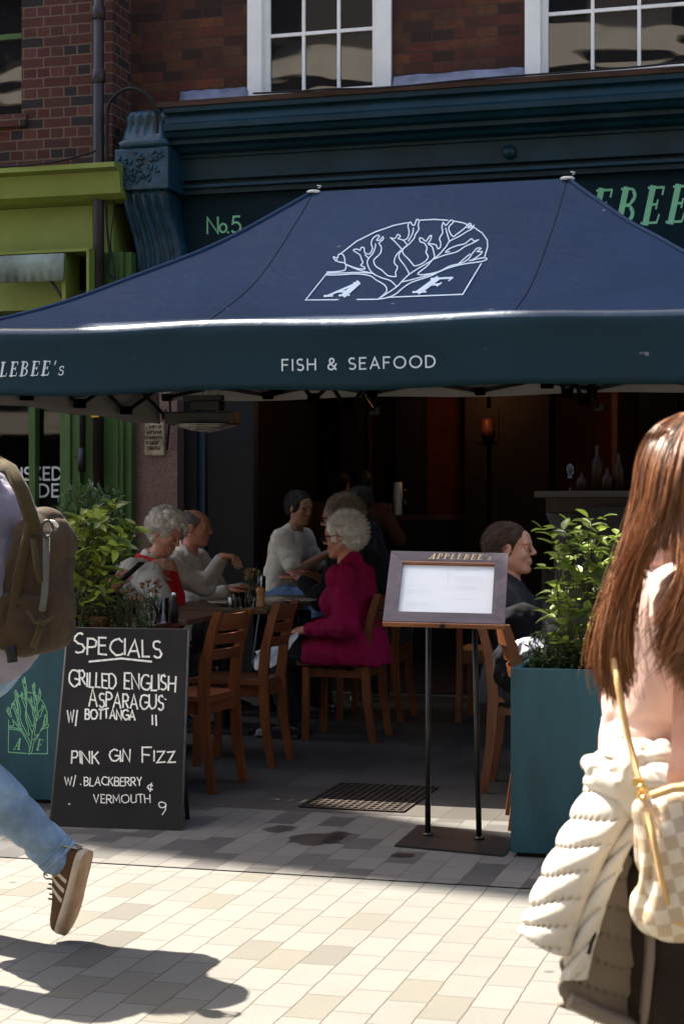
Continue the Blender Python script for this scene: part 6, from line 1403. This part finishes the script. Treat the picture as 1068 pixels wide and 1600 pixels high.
# --- waiter
q = PY(578, 775, 11.45); lc = Vector((q.x+.02, 11.45, 0)); rz = R(-150)
def tie(t, J):
    c = J['ch']; n_ = J['nb']; ribbon3('shirt_front', [n_+Vector((.075, 0, .0)), n_+Vector((.10, 0, -.06)), c+Vector((.135, 0, .05)), c+Vector((.14, 0, -.05))], [.09, .08, .05, .01], blu, t, .006, Vector((1, 0, .2))); ribbon3('pen', [c+Vector((.142, .07, .06)), c+Vector((.145, .07, -.01))], .008, M['steel'], t, .004, Vector((1, 0, 0)))
person('short haired man in dark suit and pale blue shirt standing behind the blond woman', lc, rz, 'tan', .885, stand=True, lean=.06, head=(R(-28), R(12), 0), top=navy_suit, top_len=.1, bottom=dark_cloth, shoe=blackshoe, hair=hair_short(BLK0, BLK, 1.03, 900, .018, .045, -.055, comb=(-.6, 0, .3), seed=8), extra=tie,
       arms={'L': dict(T=(.2, .2, 1.0)), 'R': dict(T=(.2, -.2, 1.0))})
# --- man in profile behind the menu stand
lc = Vector((-1.385, 7.98, 0)); rz = R(2)
person('brown haired man in a dark jacket in profile just behind the menu stand', lc, rz, 'fair', 1.0, .40, lean=-.05, head=(R(-4), R(-2), 0), sw=.195, girth=1.05, arms={'L': dict(T=(.4, .12, .78), pn=(0, 0, -1)), 'R': dict(T=(.4, -.12, .78), pn=(0, 0, -1))}, top=cloth_mat('charcoal_jacket', (.018, .018, .02)), top_len=.04, bottom=dark_cloth, shoe=blackshoe, hair=hair_short(BRN0, BRN, 1.05, 1600, .022, .015, -.06, comb=(-.9, 0, -.1), lift=.25, lump=.003, seed=9), jaw=1.05)
# --- person behind the shrub with a phone
lc = Vector((-4.02, 8.55, 0)); rz = R(-6); hw = PY(168, 920, 8.38); hf = PY(206, 893, 8.30)
pd = L_((0, 0, 0), rz, hf-hw).normalized()
person('person in dark clothes behind the shrub holding out a phone', lc, rz, 'pink', 1.0, .45, lean=.15, head=(0, R(15), 0), arms={'R': dict(T=L_(lc, rz, hw), d=pd, pn=(.1, .9, .5), curl=.55, pole=(-.2, -.5, -.9)), 'L': dict(T=(.4, .1, .80), pn=(0, 0, -1))}, top=dark_cloth, top_len=.05, bottom=dark_cloth, shoe=blackshoe, hair=hair_short(BRN0, BRN, 1.06, 800, .03, seed=10))
ph = thing('phone', 'black smartphone held over the near table behind the shrub', 'phone', hf); mb = MB(); dd = (PY(214, 881, 8.3)-PY(188, 905, 8.3)).normalized(); yy = Vector((.3, .9, .2)); yy = (yy-dd*yy.dot(dd)).normalized(); mb.box((0, 0, 0), (.15, .072, .009), Matrix((dd, yy, dd.cross(yy))).transposed(), bevel=.004); mb.build('case', M['black'], ph)
# --- two dim figures at the bar
for (px, Y, rz, lab, c, sk) in ((512, 14.5, R(70), 'dim figure in an orange lit shirt leaning at the bar', (.30, .10, .04), 'dim'), (560, 14.2, R(95), 'dim figure in a brown top seen from behind at the bar', (.10, .035, .018), 'dim')):
    q = PY(px, 720, Y); person(lab, (q.x, Y, 0), rz, sk, 1.0, stand=True, lean=.1, top=cloth_mat('bar_shirt', c), bottom=dark_cloth, hair=hair_short(BLK0, BLK, 1.05, 300, .03), h=.012, arms={'L': dict(T=(.35, .2, 1.1)), 'R': dict(T=(.35, -.2, 1.1))})
# ------------------------------------------------------------------ striding man with a rucksack, nearest left
RV = Vector((CS, SN, 0)); FV = Vector((-SN, CS, 0)); UP = Vector((0, 0, 1))
wl_ = C(-20, 800, 5.22); lc = Vector((wl_.x, wl_.y, 0)); rz = R(172); SC = 1.04
TK, TA = L_(lc, rz, C(-58, 1192, 5.16), SC), L_(lc, rz, C(92, 1336, 5.20), SC)
TT = L_(lc, rz, C(112, 1410, 5.19), SC)
def stride(q): return (TK, TA, TT) if q == 1 else (Vector((.30, -.09, .50)), Vector((.36, -.09, .09)), Vector((.49, -.09, .045)))
shirt_g = cloth_mat('grey_lavender_shirt', (.24, .22, .27), .12, 260, .25); jeans = cloth_mat('faded_blue_jeans', (.20, .29, .40), .45, 300, .5)
canvas_b = cloth_mat('brown_canvas', (.046, .029, .015), .3, 260, .5, .75, .05); canvas_o = cloth_mat('olive_brown_webbing', (.05, .035, .014), .2, 300, .4); suede = mat('brown_suede', (.11, .058, .034), .9, .1, var=.25, vs=20, bs=160, bst=.35); cream_l = mat('cream_leather', (.55, .46, .34), .6, .3, var=.15, vs=10, bst=.1); gum = mat('worn_gum_sole', (.42, .26, .14), .7, .2, var=.35, vs=14, bs=120, bst=.4); sidewall = mat('off_white_sidewall', (.55, .43, .31), .7, .2, var=.15, vs=20, bst=.15)
def walker_extra(t, J):
    # trailing trainer: sole, sidewall, suede upper and three side stripes, all following one foot shape
    A_ = C(94, 1340, 5.18); f = (RV*-.24-UP*.95+FV*.05).normalized(); n = (RV*.95-FV*.22); n = (n-f*n.dot(f)).normalized(); s = f.cross(n); s = -s if s.dot(FV) > 0 else s     # s: visible outer side
    heel = C(139, 1331, 5.17); Lf = .265
    wid = lambda u: .041*(.86+.55*u-.95*max(0, u-.62)**1.2*1.9) if u < .97 else .018
    def foot(u, a, hgt): return heel+f*Lf*u+s*a-n*hgt
    us = [0, .03, .1, .2, .32, .45, .58, .7, .8, .88, .94, .98, 1.0]; ww = [.018, .028, .035, .037, .036, .037, .041, .043, .041, .036, .028, .017, .006]; bend = lambda u: .016*max(0, u-.62)**1.5*3
    up = lambda u: [.062, .074, .084, .082, .074, .066, .056, .048, .042, .037, .03, .022, .012][us.index(u)]
    def slab(name, h0, h1, g, m, par):
        mb = MB(); rings = []
        for u, w in zip(us, ww): w = w+g; rings.append([foot(u, -w, h0+bend(u)), foot(u, w, h0+bend(u)), foot(u, w, h1+bend(u)), foot(u, -w, h1+bend(u))])
        mb.loft(rings); return keep(mb.build(name, m, par))
    mb = MB(); rings = []
    for u, w in zip(us, ww): rings.append([foot(u, w*math.cos(R(a))*(1 if a < 90 else 1)*(1-.25*math.sin(R(a))), .024+bend(u)+up(u)*math.sin(R(a))) for a in range(0, 181, 15)])
    mb.loft(rings); sh = keep(mb.build('trainer', suede, t)); slab('sole', -.004, .004, .005, gum, sh); slab('sidewall', .0042, .026, .006, sidewall, sh)
    for u0 in (.36, .47, .58):
        mb = MB(); rr = []
        for a in range(8, 80, 8):
            row = []
            for du in (0, .045):
                u = u0+du-.0016*a; i = max(j for j in range(len(us)) if us[j] <= u); k = (u-us[i])/(us[i+1]-us[i]); w = ww[i]+(ww[i+1]-ww[i])*k; h = up(us[i])+(up(us[i+1])-up(us[i]))*k
                row.append(foot(u, (w+.002)*math.cos(R(a))*(1-.25*math.sin(R(a))), .024+bend(u)+(h+.002)*math.sin(R(a))))
            rr.append(row)
        mb.loft(rr, closed=False, caps=False); keep(mb.build('stripe', cream_l, sh))
    mb = MB(); mb.tube([foot(.0, .0, .088), foot(.06, .034, .098), foot(.18, .037, .098), foot(.30, .030, .088), foot(.36, .0, .10), foot(.30, -.030, .088), foot(.16, -.037, .098), foot(.05, -.034, .098), foot(.0, 0, .088)], .0085, 8); keep(mb.build('collar_trim', cream_l, sh))
    mb = MB(); mb.loft([[foot(u, a, h_) for a, h_ in ((-.026, h0), (.026, h0), (.028, h0+.022), (-.028, h0+.022))] for u, h0 in ((-.012, .028), (.0, .075), (.03, .09))]); keep(mb.build('heel_tab', cream_l, sh))
    mb = MB()
    for k in range(5): u = .42+.055*k; i = max(j for j in range(len(us)) if us[j] <= u); mb.tube([foot(u, .016, .026+bend(u)+up(us[i])*.93), foot(u+.02, 0, .032+bend(u)+up(us[i])), foot(u+.03, -.016, .026+bend(u)+up(us[i])*.9)], .003, 5)
    mb.tube([foot(.40, .01, .105), foot(.37, .02, .115), foot(.40, .03, .108), foot(.43, .02, .10)], .0022, 5); keep(mb.build('laces', suede, sh))
    Kk, Aa = J['legs'][1][1], J['legs'][1][2]; ax = (Aa-Kk).normalized(); o1 = ax.orthogonal().normalized(); o2 = ax.cross(o1)
    for k, (e, r_, th) in enumerate(((.002, .057, .006), (-.022, .0595, .0022))): mb = MB(); mb.tube([Aa+ax*e+(o1*math.cos(R(a))+o2*math.sin(R(a)))*(r_+.003*math.sin(R(a*3))) for a in range(0, 361, 15)], th, 6); mb.build('jean_hem', jeans, t)
    # shirt collar stand
    S = SDF(.012); nb = J['nb']
    for a in range(0, 360, 24): p = lambda b: nb+Vector((.073*math.cos(R(b))-.012, .075*math.sin(R(b)), .018+.018*-math.cos(R(b)))); S.cone(p(a), p(a+24), .013, .013); S.cone(p(a)+Vector((0, 0, .022)), p(a+24)+Vector((0, 0, .022)), .008, .008)
    sdf_obj('shirt_collar', S, .005, shirt_g, t)
person('striding man in a grey lavender shirt and faded jeans stepping out of the left edge', lc, rz, 'pink', SC, stand=True, lean=.09, head=(0, R(4), 0), sw=.19, girth=1.12, loose=.014, knee=stride, h=.007, sleeve=1.0,
       arms={'L': dict(T=(.26, .22, .98), pole=(-.8, .3, -.4)), 'R': dict(T=(.2, -.24, .95), pole=(-.8, -.3, -.4))}, top=shirt_g, bottom=jeans, collar=False, hair=hair_short(BRN0, BRN, 1.05, 700, .03, seed=21), extra=walker_extra)
# rucksack slung on his back
bp = thing('rucksack', 'brown canvas rucksack on the back of the striding man', 'rucksack', C(62, 905, 5.14)); S = SDF(.03); Rb = Matrix.Rotation(YAW+R(-14), 3, 'Z') @ Matrix.Rotation(R(5), 3, 'Y')
cb2 = C(62, 912, 5.16); P2 = lambda a, b, c: cb2+Rb @ Vector((a, b, c))
S.rbox(P2(0, 0, -.01), (.078, .115, .195), .065, Rb); S.ell(P2(.0, 0, .10), (.075, .11, .13), Rb); S.ell(P2(.045, 0, -.08), (.065, .11, .12), Rb, .04); S.ell(P2(.0, -.06, -.10), (.07, .075, .11), Rb, .03)
S.fold(.012, 8, 4, (1, 1, .8)).noise(.008, 11, 5).fold(.006, 22, 7); body_ = keep(sdf_obj('main_bag', S, .007, canvas_b, bp))
S = SDF(.02); S.rbox(P2(.0, -.115, -.11), (.072, .030, .085), .028, Rb); S.ell(P2(.01, -.12, -.15), (.07, .04, .055), Rb); S.fold(.012, 14, 3).noise(.006, 25, 6); keep(sdf_obj('side_pocket', S, .006, canvas_b, bp))
def strap(name, pts, w, m, par, thick=.005): return keep(ribbon3(name, [C(*p) for p in pts], w, m, par, thick, -FV+RV*.25))
strap('shoulder_strap', [(-6, 722, 5.16), (16, 734, 5.06), (34, 765, 5.03), (46, 800, 5.03), (56, 835, 5.03)], .045, canvas_o, bp, .008)
strap('shoulder_strap', [(50, 800, 5.03), (40, 850, 5.02), (28, 905, 5.02), (20, 965, 5.03), (14, 1010, 5.04), (18, 1022, 5.04)], .03, canvas_o, bp)
strap('compression_strap', [(52, 842, 5.0), (58, 885, 4.985), (64, 910, 4.98)], .018, canvas_o, bp); strap('compression_strap', [(73, 835, 5.0), (72, 890, 4.985), (70, 930, 4.98), (66, 955, 4.97)], .02, M['steel'] if False else cloth_mat('grey_webbing', (.10, .10, .09)), bp)
strap('compression_strap', [(66, 968, 4.965), (60, 990, 4.97), (52, 1012, 4.99)], .02, canvas_o, bp); strap('pocket_hem', [(44, 955, 4.985), (54, 972, 4.96), (68, 974, 4.955), (86, 962, 4.97)], .010, canvas_o, bp)
strap('strap_tail', [(18, 1010, 5.0), (20, 1035, 5.0)], .03, M['black'], bp)
mb = MB(); mb.tube([C(74+9*math.cos(R(a)), 826+13*math.sin(R(a)), 4.99) for a in range(0, 361, 30)], .004, 6); keep(mb.build('buckle', M['iron'], bp)); mb = MB(); mb.tube([C(79, 815, 4.99), C(84, 816, 5.0), C(90, 822, 5.02)], .006, 8); keep(mb.build('zip_pull', M['linen'], bp))

# ------------------------------------------------------------------ long haired woman with a jacket round her waist, nearest right
hw_ = C(1026, 800, 3.02); lc = Vector((hw_.x, hw_.y, 0)); rz = YAW+R(8); SC = .87
HB = hair_mat('auburn_brown_hair', (.016, .007, .004), (.40, .155, .055), .34); HB0 = mat('auburn_hair_mass', (.022, .010, .006), .5, .4, var=.4, vs=30, bst=.4)
blouse = cloth_mat('pale_pink_blouse', (.62, .42, .36), .06, 300, .12, .8)
def woman_extra(t, J):
    hr = random.Random(4); Hm = J['Hm']; S = SDF(.01); S.ell(Hm @ Vector((-.02, 0, .03)), (.108, .088, .098), Hm.to_3x3()); S.ell(Hm @ Vector((-.05, 0, -.03)), (.075, .075, .075), Hm.to_3x3(), .03); S.ell(Hm @ Vector((.115, 0, -.03)), (.075, .09, .09), Hm.to_3x3(), .012, True); hm = sdf_obj('hair', S, .006, HB0, t)
    Gd = [[(1062, 651, 2.98), (1022, 666, 2.95), (997, 704, 2.95), (988, 780, 2.94), (972, 860, 2.92), (952, 940, 2.88), (938, 1020, 2.86), (944, 1085, 2.86)],
          [(1066, 649, 2.97), (1034, 670, 2.92), (1010, 718, 2.89), (1000, 790, 2.88), (985, 862, 2.87), (966, 940, 2.86), (953, 1012, 2.85), (962, 1092, 2.85)],
          [(1070, 649, 2.96), (1047, 678, 2.89), (1028, 728, 2.85), (1014, 800, 2.84), (994, 862, 2.84), (975, 930, 2.85), (962, 1000, 2.85), (976, 1094, 2.85)],
          [(1075, 649, 2.95), (1062, 688, 2.87), (1048, 738, 2.83), (1034, 800, 2.82), (1015, 850, 2.83), (992, 890, 2.84), (974, 950, 2.85), (962, 1040, 2.85)],
          [(1080, 650, 2.95), (1080, 690, 2.86), (1073, 740, 2.82), (1064, 800, 2.82), (1060, 850, 2.80), (1074, 885, 2.79), (1062, 940, 2.78), (1030, 1012, 2.78)],
          [(1086, 651, 2.96), (1100, 690, 2.87), (1100, 740, 2.83), (1096, 800, 2.82), (1088, 855, 2.79), (1082, 905, 2.77), (1066, 960, 2.77), (1034, 1030, 2.77)],
          [(1092, 654, 2.97), (1124, 700, 2.90), (1132, 760, 2.87), (1130, 820, 2.85), (1116, 880, 2.80), (1098, 940, 2.78), (1078, 990, 2.77), (1050, 1050, 2.77)],
          [(1097, 660, 2.99), (1148, 722, 2.96), (1158, 800, 2.93), (1152, 870, 2.88), (1140, 940, 2.84), (1122, 1000, 2.81), (1104, 1060, 2.80), (1084, 1100, 2.80)]]
    G_ = [np.array([tuple(C(*p)) for p in g]) for g in Gd]; inner = C(1072, 770, 3.02); inn = np.array(tuple(inner)); P = []; K = 22
    def cr(g, K):
        out = []; q = np.vstack([2*g[0]-g[1], g, 2*g[-1]-g[-2]]); n = len(g)-1
        for i in range(K):
            x = i/(K-1)*n*.9999; j = int(x); u = x-j; a, b, c, d = q[j], q[j+1], q[j+2], q[j+3]; out.append(.5*(2*b+(c-a)*u+(2*a-5*b+4*c-d)*u*u+(3*b-a-3*c+d)*u**3))
        return np.array(out)
    cl = [(hr.uniform(0, 7), np.array([hr.gauss(0, 1) for _ in range(3)])) for _ in range(90)]
    for i in range(9500):
        k = hr.randrange(90); x = min(6.98, max(.0, cl[k][0]+hr.gauss(0, .10))); short = False
        if 3.12 < x < 3.9:
            if hr.random() < .75: short = True
            else: x = 2.9+.1*hr.random() if x < 3.5 else 4.05
        j = int(x); u = x-j; g = G_[j]*(1-u)+G_[j+1]*u; dp = abs(hr.gauss(0, .35)); lay_ = min(dp, .6)
        for m_ in range(1, 4): g[m_] = g[m_]*(1-.18*lay_)+inn*.18*lay_
        c = cr(g, K); s_ = np.linspace(0, 1, K)[:, None]; c += cl[k][1]*.007*np.sin(s_*5+cl[k][0]*3)*s_+np.array([hr.gauss(0, 1) for _ in range(3)])*.0075*s_**1.3+np.array([hr.gauss(0, 1) for _ in range(3)])*.002
        c += (np.array([hr.gauss(0, 1), hr.gauss(0, 1), 0])*.004)*np.sin(s_*hr.uniform(9, 16)+hr.uniform(0, 6))*s_
        if hr.random() < .05: c += np.array([hr.gauss(0, 1), hr.gauss(0, 1), hr.gauss(0, .5)])*.03*s_**2
        e = hr.uniform(.50, .60) if short else hr.uniform(.86, 1.0)
        if e < 1: ii = np.linspace(0, (K-1)*e, K); lo_ = np.minimum(ii.astype(int), K-2); fr = (ii-lo_)[:, None]; c = c[lo_]*(1-fr)+c[lo_+1]*fr
        P.append(c)
    keep(hair_strands('strands', P, .0008, HB, hm, .5))
    S = SDF(.012); nb = J['nb']
    for a in range(0, 360, 24): p = lambda b: nb+Vector((.066*math.cos(R(b))-.008, .068*math.sin(R(b)), .01-.018*math.cos(R(b)))); S.cone(p(a), p(a+24), .016, .016); S.cone(p(a)+Vector((-.004, 0, .026)), p(a+24)+Vector((-.004, 0, .026)), .010, .010)
    S.noise(.004, 30, 3); sdf_obj('blouse_collar', S, .005, blouse, t)
    # quilted jacket knotted round the waist
    puf = cloth_mat('pale_stone_nylon', (.50, .46, .40), .05, 40, .35, .5, .0)
    lin = cloth_mat('shaded_stone_nylon', (.17, .135, .105), .1, 40, .3, .5, .0)  # same nylon as the outside, its shade put into a darker colour
    W = lambda x, y, d: C(x, y, d)
    def quilt(axis, org, pitch, amp, wig=.25):
        ax_ = np.array(tuple(axis)); o_ = np.array(tuple(org))
        return lambda P_: -amp*(np.abs(np.sin(np.pi*(((P_-o_) @ ax_)/pitch+wig*vnoise(P_, 6, 5))))**.45)+amp*.8
    S = SDF(.03); S.ell(W(1068, 1205, 3.0), (.175, .20, .085)); S.chain([W(1000, 1165, 2.96), W(992, 1195, 2.93), W(1008, 1240, 2.92), W(1060, 1250, 2.92)], [.028, .036, .030, .030]); S.chain([W(990, 1190, 2.95), W(1040, 1215, 2.92), W(1100, 1225, 2.92)], [.026, .026, .03])
    S.fold(.022, 11, 3, (1, 1, 1.8)).fold(.010, 28, 4, (.8, .8, 1.8)).noise(.006, 16, 9); jk = keep(sdf_obj('puffer_jacket', S, .006, puf, t))
    def flap(name, Lp, Rp, n, bul, amp, m, par, tilt=.0, seed=1, nu=40, nv=150):
        def crv(P_, v):
            q = [np.array(tuple(W(*p))) for p in P_]; q = [2*q[0]-q[1]]+q+[2*q[-1]-q[-2]]; x = v*(len(P_)-1)*.9999; j = int(x); u = x-j; a, b, c, d = q[j:j+4]
            return .5*(2*b+(c-a)*u+(2*a-5*b+4*c-d)*u*u+(3*b-a-3*c+d)*u**3)
        out = np.array(tuple((-FV*.75-RV*.62+UP*.1).normalized())); rows = []
        for i in range(nv+1):
            v = i/nv; A_, B_ = crv(Lp, v), crv(Rp, v); row = []
            for j in range(nu+1):
                u = j/nu; p = A_*(1-u)+B_*u; edge = (4*u*(1-u))**.5; ph = (v+tilt*(u-.5)+.006*math.sin(u*7+v*9+seed))*n; k = abs(math.sin(math.pi*ph)); pf = k**.42
                wr = vnoise(np.array([p]), 34, seed)[0]*.004*(1-k)+vnoise(np.array([p*np.array([1, 1, .5])]), 15, seed+2)[0]*.006+.0035*max(0, 1-k*1.8)*math.sin(u*60+v*31+3*math.sin(v*17))
                row.append(p+out*(bul*edge+amp*pf*(.45+.55*edge)+wr)-np.array(tuple(RV))*amp*pf*max(0, 1-u*5))
            rows.append([Vector(q) for q in row])
        back = np.array(tuple(FV*.8+RV*.3))*.035; mb = MB(); mb.loft([r_+[Vector(np.array(p)+back*(4*(j/nu)*(1-j/nu))**.5+np.array(tuple(FV))*.004) for j, p in reversed(list(enumerate(r_)))] for r_ in rows]); return keep(mb.build(name, m, par))
    flap('jacket_sleeve', [(975, 1142, 2.99), (944, 1192, 2.98), (912, 1250, 2.97), (884, 1308, 2.96), (858, 1366, 2.95), (834, 1424, 2.94), (824, 1452, 2.94)], [(1018, 1160, 2.92), (1006, 1225, 2.90), (982, 1282, 2.88), (952, 1335, 2.87), (928, 1390, 2.87), (906, 1446, 2.87), (890, 1494, 2.87)], 8.0, .035, .011, puf, jk, .10, 3)
    flap('jacket_front', [(1000, 1228, 2.93), (972, 1290, 2.91), (940, 1350, 2.90), (916, 1410, 2.89), (896, 1480, 2.89), (886, 1530, 2.89)], [(1022, 1240, 2.91), (1000, 1300, 2.88), (972, 1360, 2.865), (950, 1420, 2.86), (930, 1480, 2.86), (920, 1530, 2.87)], 6.0, .012, .010, puf, jk, .2, 5, 24, 110)
    flap('jacket_panel', [(960, 1330, 2.93), (915, 1400, 2.92), (892, 1460, 2.91), (886, 1515, 2.91), (882, 1570, 2.91)], [(1026, 1310, 2.95), (1024, 1390, 2.94), (1020, 1460, 2.93), (1014, 1530, 2.93), (1000, 1612, 2.93)], 6.0, .018, .011, lin, jk, -.10, 7)
    keep(ribbon3('jacket_hem', [W(888, 1562, 2.87), W(930, 1582, 2.88), (W(975, 1600, 2.89)), W(1010, 1612, 2.92)], .03, lin, jk, .012, -FV)); keep(ribbon3('zip', [W(948, 1395, 2.868), W(934, 1440, 2.858), W(918, 1490, 2.855)], .008, M['black'], jk, .004, -FV-RV*.3))
    keep(ribbon3('jacket_edge', [W(1016, 1430, 2.88), W(1014, 1500, 2.885), W(1008, 1570, 2.89), W(1002, 1612, 2.9)], .02, lin, jk, .010, -FV))
person('long haired woman in a pale pink top with a quilted jacket knotted at her waist', lc, rz, 'fair', SC, stand=True, lean=.03, head=(R(14), R(4), 0), female=True, al=1.17, sw=.175, girth=.80, sleeve=.0, h=.006, loose=.004, collar=False,
       arms={'R': dict(T=(.26, -.27, .92), pole=(-.58, -.38, -.9), d=(1, .1, .2), pn=(0, 1, 0), curl=.7), 'L': dict(T=(.32, .10, 1.05), pole=(.0, .2, -1))}, top=blouse, bottom=cloth_mat('dark_brown_trousers', (.022, .013, .009)), shoe=blackshoe, extra=woman_extra)
# chequered shoulder bag under her arm
def chequer_mat():
    m, nt, b = new_mat('chequered_coated_canvas'); v = coords(nt, rot=(0, 0, -YAW)); ck = node(nt, 'TexChecker', Scale=46.0); nt.links.new(v, ck.inputs[0]); ck.inputs[1].default_value = (.62, .54, .42, 1); ck.inputs[2].default_value = (.44, .33, .22, 1)
    fl = node(nt, 'Mapping'); fl.inputs['Scale'].default_value = (1, 0, 1); fl.inputs['Rotation'].default_value = (0, R(14), 0); fl.inputs['Location'].default_value = (.003, .001, .003); nt.links.new(v, fl.inputs[0]); nt.links.new(fl.outputs[0], ck.inputs[0])
    n1 = noise(nt, 12, 4, .6, v); nt.links.new(mixc(nt, ramp(nt, n1, [(.4, 0), (.75, .4)]), ck.outputs[0], (.45, .36, .25)), b.inputs['Base Color']); b.inputs['Roughness'].default_value = .45; bump(nt, b, noise(nt, 300, 2, .5, v), .15, .002); return m
tanl = mat('pale_tan_leather', (.55, .34, .14), .45, .4, var=.15, vs=12, bst=.08); bc = C(1082, 1345, 2.74)
bg_ = thing('shoulder_bag', 'cream and tan chequered shoulder bag under the arm of the long haired woman', 'bag', bc); S = SDF(.03); rot = Matrix.Rotation(YAW+R(12), 3, 'Z')
S.rbox(bc+Vector((0, 0, -.02)), (.088, .05, .095), .035, rot); S.ell(bc+rot @ Vector((0, 0, -.07)), (.09, .06, .05), rot); S.chain([bc+rot @ Vector((-.07, 0, .09)), bc+rot @ Vector((0, 0, .105)), bc+rot @ Vector((.07, 0, .09))], [.028, .03, .028])
S.fold(.016, 13, 3, (1.3, 1.3, .5)).noise(.006, 15, 4); ob = sdf_obj('bag_body', S, .006, chequer_mat(), bg_)
for v in ob.data.vertices: v.co -= bc
for o in (ob,): o.location = (0, 0, 0)
def ltr(name, pts, w, thick=.004): return keep(ribbon3(name, [C(*p) for p in pts], w, tanl, bg_, thick, -FV))
ltr('strap', [(958, 1030, 2.83), (966, 1080, 2.80), (980, 1150, 2.79), (994, 1205, 2.77), (1003, 1240, 2.70)], .011); ltr('strap', [(1010, 1262, 2.685), (1022, 1320, 2.67), (1034, 1380, 2.668), (1042, 1412, 2.672)], .010); ltr('leather_trim', [(1008, 1425, 2.70), (1040, 1438, 2.675), (1080, 1446, 2.67), (1150, 1446, 2.68)], .014); ltr('leather_trim', [(1016, 1244, 2.68), (1050, 1232, 2.67), (1090, 1230, 2.67)], .014)
brass = mat('brass_fitting', (.75, .50, .16), .25, .5, metal=1, var=.05, bst=0); mb = MB(); mb.tube([C(1002+7*math.cos(R(a)), 1238+11*math.sin(R(a)), 2.69) for a in range(0, 361, 30)], .003, 6); mb.box(C(996, 1222, 2.72), (.018, .008, .012)); keep(mb.build('ring', brass, bg_))
